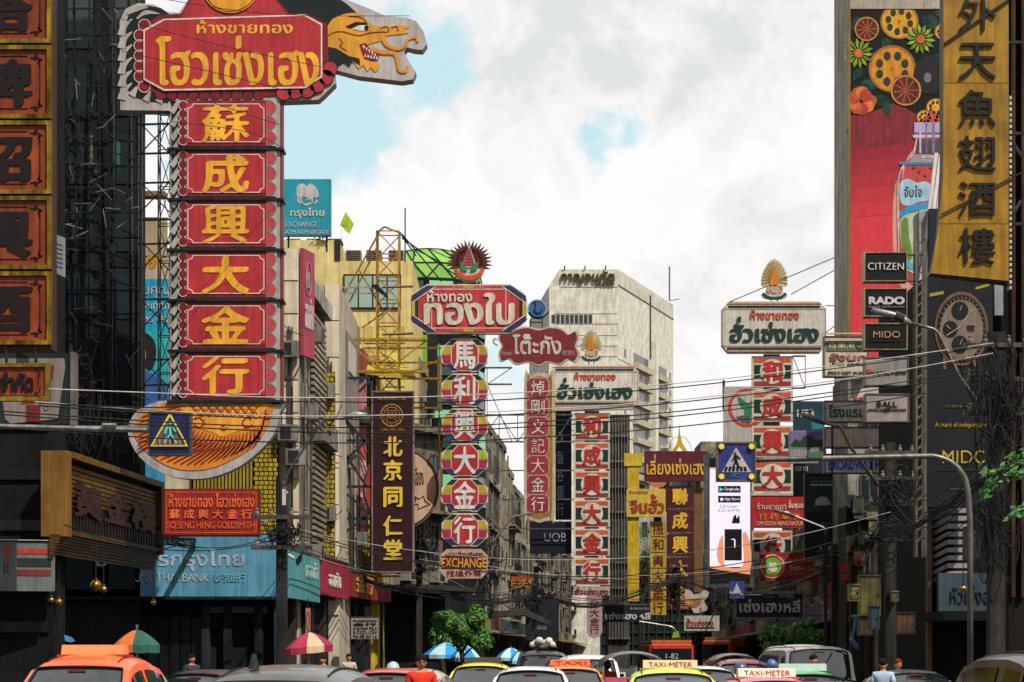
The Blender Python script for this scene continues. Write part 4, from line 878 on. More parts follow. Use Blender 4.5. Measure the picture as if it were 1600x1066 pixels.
def lightbox(label, x0, y0, x1, y1, Y, c, cat='shop sign', edge='6f6860', name='box_sign', d=.35):
    t = Th(name, label, cat, (x0 + x1) / 2, (y0 + y1) / 2, Y); t.box('box', x0 + .8, y0 + .8, x1 - .8, y1 - .8, 0, d, M(c)); t.frame('edge', x0, y0, x1, y1, 1.7, -.03, d + .02, M(edge, 'metal')); return t
t = lightbox('pale Thai hotel sign with green letters beside the watch signs', 1288, 626, 1353, 660, 76, 'd2cac2'); t.text('โรงแรม', 1294, 633, 1352, 652, M('2d6b42'), -.04, .03, BOLD)
t = lightbox('long blank pinkish sign board above the hotel sign', 1288, 667, 1437, 700, 76, 'c8b6ae')
t = lightbox('hotel sign with blue English capital letters', 1288, 709, 1437, 740, 76, 'd0c8cc'); t.text('BROADWAY HOTEL', 1294, 717, 1405, 734, M('3a58c0'), -.04, .03, BOLD)
t.bars('hanger', [(1362, 740, 1362, 700), (1300, 740, 1300, 660), (1425, 742, 1425, 655)], .06, STEEL)
t = lightbox('bird nest restaurant sign in pink, green and white with raised Thai letters', 1287, 525, 1357, 589, 78, 'd8c8b0'); t.box('green_field', 1291, 533, 1354, 549, -.03, -.003, M('6e7a4c'))
t.text('百樂潮', 1294, 535, 1335, 545, CREAM, -.05, .03, MED); t.strokes('bird_drawing', [([(1336, 540), (1342, 546), (1349, 543), (1353, 537)], (1, 3, 1))], -.05, .03, NAVY)
t.text('รังนก', 1296, 552, 1354, 564, M('b06a62'), -.05, .04, BOLD); t.text('รังนก หูฉลาม', 1300, 566, 1350, 571, INK, -.05, .03, THIN); t.text("BIRD'S NEST SHARK", 1294, 580, 1354, 584, INK, -.05, .03, MED); t.box('tube_lamp', 1286, 522, 1353, 524, -.3, -.2, M('d8b890'))
t.box('wall_panel', 1333, 590, 1430, 626, .5, .6, M('c9c1bb')); t.text('รถ', 1337, 618, 1352, 626, M('c9452c'), .44, .04, BOLD)
WS = 60
t = lightbox('black watch shop sign lettered in white serif capitals, topmost of the watch signs', 1350, 394, 1417.5, 440, WS, '11100f', edge='a08f6a'); t.text('CITIZEN', 1356, 411, 1412, 422, M('d3cdc6'), -.04, .03, (.022, .012, 0))
t = lightbox('black watch shop sign with heavy white slab capitals', 1350, 450.5, 1417.5, 495, WS, '131013', edge='a08f6a'); t.text('RADO', 1357, 464, 1413, 476, M('cfc8c4'), -.04, .03, (.055, .055, 0)); t.text('SWITZERLAND', 1357, 478.5, 1413, 481, M('a59e98'), -.04, .03, THIN)
t = lightbox('black watch shop sign with spaced salmon capitals', 1350, 505, 1418, 547, WS, '0f0f10', edge='a08f6a'); t.text('MIDO', 1364, 518, 1406, 528, M('c98a74'), -.04, .03, THIN); t.text('SWISS WATCHES SINCE 1918', 1360, 532, 1408, 534, M('4c3f3a'), -.04, .03, THIN)
t = lightbox('grey watch sign with small black letters and an orange square', 1351, 558, 1420, 603, WS, '8f8a85'); t.text('HAMILTON', 1360, 580, 1415, 585, M('3a3533'), -.04, .03, THIN); t.box('orange_square', 1355, 577, 1362, 583, -.04, -.005, M('c4552c'))
t = lightbox('pinkish grey watch sign with thin black serif letters', 1352, 615, 1421, 660, WS, 'a0918d'); t.text('BALL', 1370, 627, 1402, 636, M('25201f'), -.04, .03, (.02, .01, 0)); t.text('OFFICIAL   STANDARD', 1356, 639, 1416, 642, M('3a3330'), -.04, .03, THIN); t.strokes('crest', [([(1380, 638), (1386, 643), (1392, 638)], 1.6), ([(1381, 643), (1386, 638), (1391, 643)], 1.4)], -.04, .02, M('25201f'))
t = Th('sign_truss', 'rusty steel lattice mast carrying the watch signs', 'mast', 1441, 600, WS); g = B()
for i in range(30):
    y = 382 + i * 16; g.bar(t.L(1434, y, .1), t.L(1445, y - 9, .1), .05); g.bar(t.L(1434, y, .45), t.L(1445, y - 9, .45), .04)
for x, w in ((1433, .09), (1446, .13)): g.bar(t.L(x, 372, .1), t.L(x, 870, .1), w * .7); g.bar(t.L(x, 372, .45), t.L(x, 870, .45), .05)
g.build('lattice', M('6f695e', 'metal'), t.r); 
for y in (397, 438, 456, 493, 510, 545, 562, 600, 620, 657): t.box('bracket', 1417, y - .6, 1446, y + .6, .12, .2, STEEL)
t = Th('face_poster', 'dark poster with a pale dome shape and small white print', 'billboard', 1287, 806, 88)
t.box('board', 1258, 741, 1316, 872, 0, .2, M('191c1e', 'paint')); t.frame('frame', 1256.5, 739, 1317.5, 874, 1.8, -.04, .22, M('565148', 'metal')); t.box('upper_field', 1260, 745, 1314, 800, -.012, -.002, M('2a4043', s=1.5)); t.poly('pale_dome', [(1273, 787), (1276, 780), (1284, 776), (1292, 778), (1297, 786), (1296, 789), (1274, 790)], -.03, .02, M('a9a8a6'), 2)
t.text('人民 時装 活門', 1268, 751, 1304, 755, M('8d8f8c'), -.03, .01, THIN); t.box('printed_line', 1266, 757, 1307, 759, -.03, -.014, M('bdb9b4')); t.text('NEW STORE OPENING', 1267, 817, 1304, 820, M('8d8f8c'), -.03, .01, THIN)

# ---- yellow restaurant sign
t = Th('yellow_restaurant_sign', 'tall yellow sign flared at its lower left with raised black restaurant characters, top right', 'shop sign', 1520, 200, 42)
YB = M('a87c1a', s=1.4); e = [(1474, -70), (1576.5, -70), (1576.5, 442), (1455, 427), (1461, 405), (1467, 370), (1471, 320), (1474, 250)]
P = t.poly('panel', e, .03, .34, M('3a2a12')); 
def cut(y0, y1, i):
    L_ = lambda y: 1474 if y <= 250 else 1474 - (y - 250) ** 1.75 / 430
    n = 6; l = [(L_(y0 + (y1 - y0) * q / n), y0 + (y1 - y0) * q / n) for q in range(n + 1)]
    r = [(1576, y1 + (12 if i == 3 else 0)), (1576, y0)]
    return t.poly('face_sheet', l + r, 0, .04, YB)
for i, (a, b) in enumerate(((-70, -12), (-11, 129.5), (130.5, 349.5), (350.5, 427))): cut(a, b, i)
for ch, y, h in (('外', -4, 54), ('天', 68, 56), ('魚', 141, 56), ('翅', 213, 54), ('酒', 285, 54), ('樓', 357, 56)):
    t.text(ch, 1498, y, 1555, y + h, M('15100e'), -.06, .04, (.018, .012, 30), name='character')
t.bars('neon_tube', [(1474, 70, 1579, -2, -.05, -.05)], .035, M('2b1e12')); t.bars('neon_tube', [(1470, 336, 1600, 268, -.05, -.05)], .03, M('2b1e12'))
for i in range(34): t.box('bulb_tab', 1577.5, 150 + i * 9, 1581, 155 + i * 9, .0, .2, M('c9c3b4'))
t.bars('bracket', [(1577, 62, 1640, 62, .2, .2), (1577, 205, 1640, 205, .2, .2), (1577, 347, 1640, 347, .2, .2), (1577, 347, 1600, 310, .2, .2), (1577, 205, 1600, 240, .2, .2)], .06, STEEL)

# ---- watch billboard
t = Th('watch_billboard', 'tall dark billboard with a huge wristwatch and small yellow letters', 'billboard', 1500, 620, 60.6)
BK = M('14181f', s=.6); t.box('board', 1450, 432, 1551, 792, 0, .3, BK)
WR = lambda n, x, y, r, w, d, c, ry: t.ring(n, x, y, r, w, d, .02, M(c), 36, ry)
t.poly('strap', [(1474, 436), (1541, 442), (1541, 470), (1470, 470)], -.012, .01, M('1a1614')); t.poly('yellow_edge', [(1524, 449), (1546, 443), (1546, 447), (1524, 453)], -.02, .01, M('a59a2c')); t.poly('yellow_edge', [(1452, 459), (1474, 455), (1474, 460), (1452, 464)], -.02, .01, M('a59a2c'))
t.poly('lug', [(1473, 552), (1478, 552), (1478, 577), (1474, 577)], -.02, .02, M('8a5c48')); t.poly('lug', [(1520, 555), (1526, 553), (1526, 572), (1522, 573)], -.02, .02, M('8a5c48'))
WR('case', 1502, 514, 42, 43, -.03, '7a5446', 58); WR('case_ring', 1502, 514, 38, 39, -.045, '1f1a1a', 53); WR('dial', 1502, 516, 33.5, 34, -.06, '8a7867', 47); WR('subdial', 1499, 486, 13, 14, -.075, '17161a', 14); WR('subdial', 1484, 515, 11.5, 12, -.075, '17161a', 13); WR('subdial', 1499, 539, 12.5, 13, -.075, '17161a', 14)
t.box('date_window', 1510, 509, 1522, 515, -.08, -.06, M('2a2624')); t.text('MIDO', 1511, 516, 1522, 519, M('3a302c'), -.08, .01, THIN)
t.strokes('hands', [([(1498, 512), (1478, 525)], 1.2), ([(1498, 512), (1518, 484)], 1.2), ([(1499, 486), (1502, 478)], 1), ([(1499, 539), (1503, 530)], 1), ([(1484, 515), (1478, 509)], 1)], -.09, .01, M('b9a890'), 0)
t.strokes('minute_marks', [([(1502 + 36.5 * math.cos(a), 515 + 51 * math.sin(a)), (1502 + 33 * math.cos(a), 515 + 46.5 * math.sin(a))], .9) for a in [i * math.pi / 18 for i in range(36)]], -.08, .01, M('9a8877'), 0)
YT = M('c4a32c'); t.text('It has been like this', 1476, 632, 1512, 637, M('7a6c26'), -.03, .02, THIN); t.text('A mark of independence', 1461, 660, 1546, 670, YT, -.03, .02, THIN); t.text('MIDO', 1472, 704, 1542, 724, YT, -.03, .02, MED); t.text('SWISS WATCHES SINCE 1918', 1464, 733, 1536, 736, M('4d4b45'), -.03, .02, THIN); t.text('www.midowatches.com', 1484, 762, 1546, 766, M('7a6c26'), -.03, .02, THIN)

# ---- the tall lotus billboard
t = Th('drink_billboard', 'towering red billboard of lotus root, flowers and a drink bottle on the tall ribbed building', 'billboard', 1402, 270, 90)
t.box('panel', 1328, 15, 1480, 590, 0, .3, M('c63840', 'print', .7, .3)); t.box('gilt_rail', 1324.5, 12, 1328.4, 592, -.1, .35, M('8a6d3c')); t.box('top_rail', 1328, -20, 1480, 14.5, -.06, .3, M('b0a692'))
t.poly('dark_field', [(1329, 16), (1479, 16), (1479, 180), (1452, 168), (1430, 178), (1400, 160), (1376, 170), (1350, 180), (1329, 180)], -.015, .015, M('161c1a', 'print'), 1)
t.poly('maroon_field', [(1329, 180), (1350, 178), (1376, 168), (1400, 158), (1430, 175), (1450, 165), (1450, 210), (1400, 225), (1329, 230)], -.014, .013, M('8f2630', s=1.4), 2)
for i, c_ in enumerate(('8f2832', '9a2b35', 'a62f38', 'b8343c', 'c63840')): t.poly('print_gradient', [(1329, 226 + i * 22), (1400, 219 + i * 22), (1479, 205 + i * 22), (1479, 232 + i * 22), (1400, 246 + i * 22), (1329, 253 + i * 22)], -.011 + .0006 * i, .008, M(c_, 'print', .7, .3))
def lotus(x, y, r, c='d29c2c', rot=0, q=.93, base=-.03):
    p = t.disc('lotus_slice', x, y, r, base, .02, M(c, 'print', .7, .6), 30, ry=r * q); t.ring('lotus_rim', x, y, r, r * .09, base - .006, .01, M('a86a24'), 30, r * q, parent=p)
    for i in range(8):
        a = rot + i * math.pi / 4; t.disc('hole', x + r * .58 * math.cos(a), y + r * q * .58 * math.sin(a), r * .15, base - .01, .008, M('3a2a16'), 12, ry=r * .19, parent=p)
    t.disc('hole', x, y, r * .09, base - .01, .008, M('b5622c'), 10, parent=p)
def flower(x, y, r, c='83a532'):
    p = t.disc('flower_heart', x, y, r * .28, -.075, .02, M('c4642a'), 16)
    for i in range(14):
        a = i * 2 * math.pi / 14 + .1; b = .17; t.poly('petal', [(x + r * .2 * math.cos(a), y + r * .2 * math.sin(a)), (x + r * .7 * math.cos(a - b), y + r * .7 * math.sin(a - b)), (x + r * math.cos(a), y + r * math.sin(a)), (x + r * .7 * math.cos(a + b), y + r * .7 * math.sin(a + b))], -.06 - .001 * i, .01, M(c if i % 2 else 'a3b23a', 'print'), parent=p)
def leafp(x, y, r, a, c='24523f'):
    f = lambda u, v: (x + u * math.cos(a) - v * math.sin(a), y + u * math.sin(a) + v * math.cos(a)); t.poly('leaf', [f(0, 0), f(r * .4, -r * .32), f(r, 0), f(r * .4, r * .32)], -.022 - .002 * (int(x) % 3), .01, M(c, 'print', s=1.4), 2)
def bael(x, y, r):
    p = t.disc('bael_slice', x, y, r, -.05, .02, M('6a2f1c', 'print'), 24); t.ring('bael_rim', x, y, r, r * .12, -.056, .01, M('c4823c'), 24, parent=p)
    t.strokes('segment', [([(x, y), (x + r * .8 * math.cos(a), y + r * .8 * math.sin(a))], (1, 3.2, 1.5)) for a in [i * .6 for i in range(10)]], -.06, .008, M('c4623a'), 0, parent=p)
for x, y, r, a in ((1350, 30, 30, 2.6), (1380, 60, 26, 1), (1440, 28, 34, .4), (1452, 60, 26, 2), (1345, 130, 30, .2), (1360, 118, 28, -1), (1368, 150, 30, .6), (1350, 150, 24, 1.8), (1370, 108, 24, .1), (1384, 160, 22, 1.4), (1395, 40, 22, 2), (1334, 145, 22, -.6), (1460, 20, 24, .1), (1336, 40, 26, .9), (1422, 84, 24, 2.4), (1372, 86, 20, 2.9), (1430, 110, 26, 1.8), (1346, 108, 22, 2.2), (1392, 150, 22, .7), (1420, 14, 20, .9), (1466, 84, 22, 1.9)): leafp(x, y, r, a)
bael(1354, 46, 19); lotus(1405, 34, 30, rot=.2); lotus(1474, 50, 14, rot=.1); flower(1438, 62, 24); flower(1341, 84, 24); lotus(1394, 108, 37, 'd48e2a', .4, 1.0, -.028); bael(1415, 142, 24)
t.disc('dark_fruit', 1452, 118, 25, -.035, .03, M('1a1517'), 30, ry=30); t.disc('fruit_sheen', 1449, 122, 6, -.05, .012, M('6f7472'), 16, ry=8)
for i in range(9): a = i * .7; t.disc('marigold', 1345 + 15 * math.cos(a) * (1 - i * .05), 158 + 13 * math.sin(a), 10, -.04 - .002 * i, .01, M(('c4502c', 'd8742c', 'b93c2c')[i % 3]), 9)
lotus(1462, 168, 15, 'dfa632', .3); lotus(1445, 184, 13, 'dfa632', .1); lotus(1470, 188, 14, 'd89a30', .7)
t.poly('bottle_glow', [(1430, 230), (1412, 260), (1398, 290), (1394, 360), (1398, 420), (1412, 455), (1480, 470), (1480, 220)], -.016, .006, M('e09a86'), 2)
bt = t.poly('bottle', [(1432, 192), (1480, 192), (1480, 455), (1420, 440), (1404, 420), (1403, 300), (1406, 270), (1418, 250), (1427, 240), (1430, 225)], -.04, .015, M('c44a44'), 2)
t.box('bottle_cap', 1428, 192, 1480, 208, -.06, -.03, M('b7a5cf'), parent=bt); t.box('cap_ring', 1426, 211, 1480, 216, -.06, -.03, M('c9c0d8'), parent=bt); t.box('bottle_neck', 1431, 219, 1480, 240, -.055, -.03, M('5b4553'), parent=bt); t.poly('shoulder', [(1420, 254), (1428, 242), (1480, 242), (1480, 256), (1420, 257)], -.05, .015, M('a89ca0'), parent=bt)
t.poly('cloud_label', [(1405, 300), (1408, 284), (1420, 280), (1432, 286), (1446, 284), (1456, 292), (1462, 306), (1450, 314), (1436, 316), (1420, 322), (1408, 318)], -.05, .012, M('a9cfe0'), 3, parent=bt); t.text('จับใจ', 1412, 290, 1440, 308, M('2c3c2a'), -.07, .015, MED, parent=bt)
t.poly('label_band', [(1404, 330), (1430, 320), (1480, 312), (1480, 322), (1430, 330), (1405, 340)], -.055, .012, M('2f9ac9'), parent=bt); t.poly('label_green', [(1405, 345), (1430, 332), (1480, 324), (1480, 420), (1430, 420), (1412, 400)], -.05, .01, M('b8c9a8'), 2, parent=bt); t.poly('label_olive', [(1408, 346), (1418, 342), (1420, 370), (1426, 400), (1418, 408), (1410, 390)], -.058, .01, M('6f8a3c'), 2, parent=bt)
t.strokes('blue_drops', [([(1430, 342), (1432, 356)], (8, 14, 10)), ([(1434, 364), (1440, 376)], 14), ([(1446, 384), (1450, 400)], 10)], -.062, .01, M('3aa5d0'), 0, parent=bt); t.poly('label_foot', [(1412, 400), (1440, 424), (1480, 436), (1480, 444), (1436, 434), (1410, 412)], -.06, .01, M('57b3d6'), parent=bt)
for i, (x, w, c_) in enumerate(((1436, 3, 'd8cfe0'), (1446, 2, '8f86a8'), (1456, 4, '9a90b5'), (1468, 3, 'd8cfe0'))): t.box('cap_highlight', x, 193, x + w, 240, -.068, -.062, M(c_, 'print'), parent=bt)
t.strokes('bottle_edge', [([(1432, 216), (1427, 240), (1418, 251), (1406, 270), (1403, 300), (1404, 420)], 2.4)], -.058, .01, M('e8c8bc', 'print'), parent=bt); t.strokes('bottle_glint', [([(1412, 262), (1409, 280)], (3, 1)), ([(1440, 246), (1470, 246)], 2), ([(1414, 420), (1440, 434)], 2)], -.066, .006, M('f0dcd4', 'print'), 0, parent=bt); t.strokes('fizz', [([(1425 + i * 9, 262 + (i % 3) * 6), (1429 + i * 9, 264 + (i % 3) * 6)], 2.2) for i in range(6)], -.064, .006, M('7a2226'), 0, parent=bt)
t.box('blue_rule', 1405, 254, 1480, 258, -.062, -.04, M('3a86b8'), parent=bt)

t = Th('net_covered_scaffold', 'dark teal netting over a low scaffold closing the street behind the narrow columns', 'scaffold', 1020, 960, 228)
t.box('net_panel', 938, 872, 1112, 1040, 0, .6, M('18211f', 'fabric'))
g = B()
for i in range(15): g.bar(t.L(940 + i * 12.2, 866, -.1), t.L(940 + i * 12.2, 1040, -.1), .16)
for i in range(8): g.bar(t.L(938, 880 + i * 18, -.2), t.L(1112, 880 + i * 18, -.2), .12)
g.build('pole_grid', M('3f4844', 'metal'), t.r)
t = Th('dark_panel_sign', 'dark slate panel board below the orange notice board left of the striped column', 'shop sign', 846, 968, 106); t.box('board', 822, 935, 872, 1000, 0, .2, M('23272e')); t.frame('frame', 821, 934, 873, 1001, 1, -.03, .21, M('3c4248', 'metal')); t.box('printed_line', 836, 978, 856, 984, -.02, -.003, M('6a5a6a')); brackets(t, 822, [940, 990], -1, STEEL, .06)
t = Th('shop_canopy', 'sagging dark canvas canopy over the pavement between the arcade tree and the dark panel board', 'canopy', 790, 965, 96); t.poly('canvas', [(752, 958), (820, 952), (862, 972), (858, 978), (820, 962), (752, 966)], -1.2, 2.6, M('3a3a36', 'fabric')); t.bars('post', [(756, 960, 756, 1075, 0, 0), (856, 974, 856, 1075, 0, 0)], .06, STEEL)
# ================================================================== ground, road, pavements
def strip(name, a0, a1, L0, L1, z0, z1, m, kind='structure'):
    g = B(); c = [road(a0, L0), road(a1, L0), road(a1, L1), road(a0, L1)]
    g.v = [(p.x, p.y, z0) for p in c] + [(p.x, p.y, z1) for p in c]; g.f = [(0, 3, 2, 1), (4, 5, 6, 7), (0, 1, 5, 4), (1, 2, 6, 5), (2, 3, 7, 6), (3, 0, 4, 7)]
    o = g.build(name, m); tag(o, kind=kind); return o
g = B(); g.v = [(-1500, -60, -.02), (1500, -60, -.02), (1500, 3000, -.02), (-1500, 3000, -.02)]; g.f = [(0, 1, 2, 3)]; tag(g.build('ground', M('5a5853', 'wall')), kind='structure')
strip('road', -7.4, 6.6, -20, 420, -.01, .004, M('4a4948', 'wall', s=.6))
for nm, a0, a1 in (('pavement', -11.3, -7.6), ('pavement', 6.8, 10.1)): strip(nm, a0, a1, -20, 420, 0, .13, M('7c766d', 'wall'))
for a0, a1 in ((-7.6, -7.4), (6.6, 6.8)): strip('kerb', a0, a1, -20, 420, 0, .15, M('9a958a', 'wall'))
g = B()
for a in (-3.8, -.4, 3.1):
    for L_ in range(0, 400, 9):
        p = [road(a - .06, L_), road(a + .06, L_), road(a + .06, L_ + 3), road(a - .06, L_ + 3)]; b = len(g.v); g.v += [(q.x, q.y, .009) for q in p]; g.f.append((b, b + 1, b + 2, b + 3))
tag(g.build('lane_markings', M('b8b4aa', 'paint')), kind='structure')

# ================================================================== buildings
GLS = M('1e262a', 'glass'); DG = M('14181a', 'wall')
class Bld:
    """a block whose street face runs between two plan points; u along the face, n into the block"""
    def __init__(s, name, label, p, q, h, depth, m, cat='building', side=-1, group=None, base=0.0):
        p, q = Vector(p), Vector(q); p.z = q.z = 0; d = q - p; s.w = d.length; s.h = h
        s.yaw = math.atan2(d.y, d.x); s.side = side; s.depth = depth
        s.r = empty(name, (p.x, p.y, base), label, cat, group, s.yaw)
        s.sg = 1 if side > 0 else -1    # +1: the block lies at local -y... chosen per side
        s.D = lambda v: v * s.sg        # depth into block, local y
        s.m = m
        s.bx('wall', 0, s.w, 0, depth, 0, h, m)
    def bx(s, name, x0, x1, d0, d1, z0, z1, m, parent=None):
        a, b = s.D(d0), s.D(d1)
        return B().box(x0, x1, min(a, b), max(a, b), z0, z1).build(name, m, parent or s.r)
    def windows(s, x0, x1, z0, z1, nx, nz, fw=.62, fh=.55, m=None, fm=None, sill=True, ac=0.0, shutters=False):
        fm = fm or M('6c675e', 'metal'); m = m or GLS
        for i in range(nx):
            for j in range(nz):
                cx = x0 + (x1 - x0) * (i + .5) / nx; cz = z0 + (z1 - z0) * (j + .5) / nz; w = (x1 - x0) / nx * fw; h = (z1 - z0) / nz * fh
                g = B(); f = .07
                def bb(a, b, c, d, e0=-.06, e1=.02):
                    e0, e1 = s.D(e0), s.D(e1); g.box(a, b, min(e0, e1), max(e0, e1), c, d)
                bb(cx - w / 2, cx + w / 2, cz + h / 2 - f, cz + h / 2); bb(cx - w / 2, cx + w / 2, cz - h / 2, cz - h / 2 + f); bb(cx - w / 2, cx - w / 2 + f, cz - h / 2 + f, cz + h / 2 - f); bb(cx + w / 2 - f, cx + w / 2, cz - h / 2 + f, cz + h / 2 - f); bb(cx - f / 2, cx + f / 2, cz - h / 2 + f, cz + h / 2 - f, -.05)
                o = g.build('window', fm, s.r); s.bx('pane', cx - w / 2 + f, cx + w / 2 - f, -.02, .01, cz - h / 2 + f, cz + h / 2 - f, m, o)
                if sill: s.bx('sill', cx - w / 2 - .08, cx + w / 2 + .08, -.2, .0, cz - h / 2 - .1, cz - h / 2 - .005, M('8d877b', 'wall'), o)
                if R.random() < ac:
                    a = s.bx('air_conditioner', cx - .4, cx + .4, -.5, -.02, cz - h / 2 - .75, cz - h / 2 - .15, M('a8a498')); s.bx('grille', cx - .3, cx + .1, -.52, -.5, cz - h / 2 - .68, cz - h / 2 - .22, M('2c2c2a'), a)
    def slab(s, z, out=.5, t=.14, m=None, x0=0, x1=None, name='ledge'):
        return s.bx(name, x0 - .02, (x1 or s.w) + .02, -out, .0, z, z + t, m or s.m)

wallc = ['9c8f78', '87806f', 'a89a7c', '75706a', '8f8672', '6b6863', '9b8a6a', '7a7468', 'a39c8c']
def shophouse(side, L0, L1, h, i, label):
    a = -11.3 if side < 0 else 10.1
    p, q = (road(a, L0), road(a, L1)) if side < 0 else (road(a, L0), road(a, L1))
    b = Bld('shophouse', label, p, q, h, 12, M(wallc[i % len(wallc)], 'wall'), side=-side, group='shophouses along the street')
    w = b.w; fl = max(2, int((h - 4.2) / 3.3)); z0 = 4.2
    bays = max(1, int(w / 4)); style = i % 4
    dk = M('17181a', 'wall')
    b.bx('shop_front_shade', .3, w - .3, -.04, .0, 0, 3.6, dk)  # near-black panel paints in the unlit shop interior
    for k in range(bays):
        x0 = w * k / bays; b.bx('pier', x0, x0 + .35, -.16, .0, 0, h, b.m)
    b.bx('fascia', .1, w - .1, -.5, -.17, 3.3, 4.3, M(R.choice(['7d2a2c', '31514f', '9b8a3c', '2a3d5c', '6e6a63', '8a4a2a', '263f33']), 'paint'))
    g = B(); 
    y0, y1 = b.D(-2.6), b.D(-.18); g.v = [(0.1, y1, 3.45), (w - .1, y1, 3.45), (w - .1, y0, 2.9), (.1, y0, 2.9), (0.1, y1, 3.38), (w - .1, y1, 3.38), (w - .1, y0, 2.83), (.1, y0, 2.83)]; g.f = [(0, 1, 2, 3), (4, 7, 6, 5), (3, 2, 6, 7), (0, 3, 7, 4), (1, 5, 6, 2)]
    g.build('awning', M(R.choice(['5a5853', '43545c', '6b4a35', '3a4f44', '5f2e2c']), 'fabric'), b.r)
    for f in range(fl):
        z = z0 + .2 + f * (h - z0 - .8) / fl; hh = (h - z0 - .8) / fl
        if style in (0, 2): b.slab(z - .1, .35 + .5 * (style == 2))
        if style == 1:
            n = int(w / .42)
            for k in range(n): 
                if k % 2 == 0 and L0 < 190: b.bx('fin', .2 + k * .42, .32 + k * .42, -.3, .0, z + .1, z + hh - .25, M('a79c86', 'wall'))
        b.windows(.3, w - .3, z, z + hh, bays * 2, 1, .7, .62, ac=.3 if L0 < 240 else 0, sill=L0 < 200)
        if style == 2:
            r = B(); e = b.D(-.8)
            r.bar((.1, e, z + .9), (w - .1, e, z + .9), .05)
            for k in range(int(w / .5)): r.bar((.1 + k * .5, e, z), (.1 + k * .5, e, z + .9), .03)
            r.build('railing', STEEL, b.r)
    b.bx('parapet', -.02, w + .02, -.12, .25, h + .002, h + .5, b.m)
    if i % 2: b.bx('downpipe', w * .97, w * .97 + .12, -.3, -.17, 0, h - .2, M('8d8778', 'metal'))
    if i % 3 == 0:
        g = B(); g.lathe((w * .5, b.D(3), h), [(0, 1.9), (.7, 1.7), (.75, 0), (0, 0)], 12); g.build('roof_tank', M('7f8486', 'metal'), b.r)
    return b
ORD = 'nearest second third fourth fifth sixth seventh eighth ninth tenth eleventh twelfth thirteenth fourteenth fifteenth sixteenth seventeenth eighteenth nineteenth twentieth'.split() + ['far'] * 20
adj = ['buff', 'grey plastered', 'ochre', 'dark stained', 'khaki', 'sooty', 'tawny', 'weathered', 'pale grey']
L_ = 100; i = 0
while L_ < 330:
    w = R.choice([8, 9, 12, 10]); shophouse(-1, L_, L_ + w - .05, R.choice([13, 15, 16.5, 14]) + L_ * .012, i, f'{adj[i % 9]} shophouse, {ORD[i]} along the left pavement beyond the octagonal sign'); L_ += w; i += 1
L_ = 97; i = 3
while L_ < 330:
    w = R.choice([8, 9, 12, 10]); shophouse(1, L_, L_ + w - .05, R.choice([8.2, 9, 9.8]) + L_ * .006, i, f'{adj[i % 9]} shophouse, {ORD[i - 3]} along the right pavement beyond the red billboard'); L_ += w; i += 1
# street closes in the distance with cross buildings
for k, (x0, x1, Y, py, c) in enumerate(((925, 985, 345, 720, '6d665a'), (985, 1045, 352, 700, '8b8474'), (1045, 1095, 348, 735, '5f5b54'), (1095, 1160, 344, 690, '93897a'))):
    b = Bld('far_block', ['dark brown far block closing the street', 'tan far block behind the yellow post', 'low grey far block under the tower emblem', 'pale far block behind the lit advertising screen'][k], ray(x0, Y, 0), ray(x1, Y, 0), EYE + (HY - py) / F * Y, 12, M(c, 'wall'), side=1, group='blocks closing the far end of the street')
    b.windows(.5, b.w - .5, 4, b.h - 1, 3, 8, .6, .5, sill=False)

# ---- tower
yw = 330; xl, xc, xr = 858, 966, 1051
k = yw / F; b = None
r = empty('office_tower', ray(966, yw, 0), 'tall cream concrete office tower with sloped crown, gilt Thai letters and recessed balconies', 'tower')
O = r.location.copy(); TW = M('cac4b4', 'wall', s=.5)
def tp(px, py, d=0.0):   # front-plane helper; d metres further back
    q = ray(px, yw + d, py=py); return q - O
H = tp(966, 421).z
def prism(name, plan, z0, z1, m, parent=None, topplan=None):
    g = B(); n = len(plan); tpn = topplan or plan; g.v = [(x, y, z0) for x, y in plan] + [(x, y, z1) for x, y in tpn]
    g.f = [tuple(range(n))[::-1], tuple(range(n, 2 * n))] + [(i, (i + 1) % n, n + (i + 1) % n, n + i) for i in range(n)]; return g.build(name, m, parent or r)
# plan: front face (facing the camera, slightly left) and a long side face receding right
A0 = (tp(858, 500).x, 0); A1 = (0, 0); A2 = (tp(1052, 500, 34).x, 34); A3 = (tp(858, 500).x - 3, 34)
z_sh = tp(900, 520).z; z_l = tp(0, 448).z
prism('shaft', [A0, A1, A2, A3], 0, z_sh, TW)
e0 = (tp(874, 421).x, .0); ztop = H
prism('crown', [A0, A1, A2, A3], z_sh + .01, z_l, TW); prism('crown_cap', [A0, A1, A2, A3], z_l + .01, ztop, TW, topplan=[e0, A1, A2, (A3[0] + 1.5, 34)])
def front(name, x0, y0, x1, y1, d0, d1, m):
    a, c = tp(x0, y0), tp(x1, y1); return B().box(min(a.x, c.x), max(a.x, c.x), d0, d1, min(a.z, c.z), max(a.z, c.z)).build(name, m, r)
for i in range(9):
    x = 862 + i * 7.2; o = front('window', x, 492, x + 5.6, 505, -.06, .0, M('24282a', 'glass'))
for y in (448.5, 490, 506): front('groove', 866 if y > 450 else 876, y, 965, y + .8, -.04, .0, M('6b6455'))
for i in range(11): front('groove', 862, 524 + i * 16.5, 965, 524.7 + i * 16.5, -.04, 0, M('6b6455'))
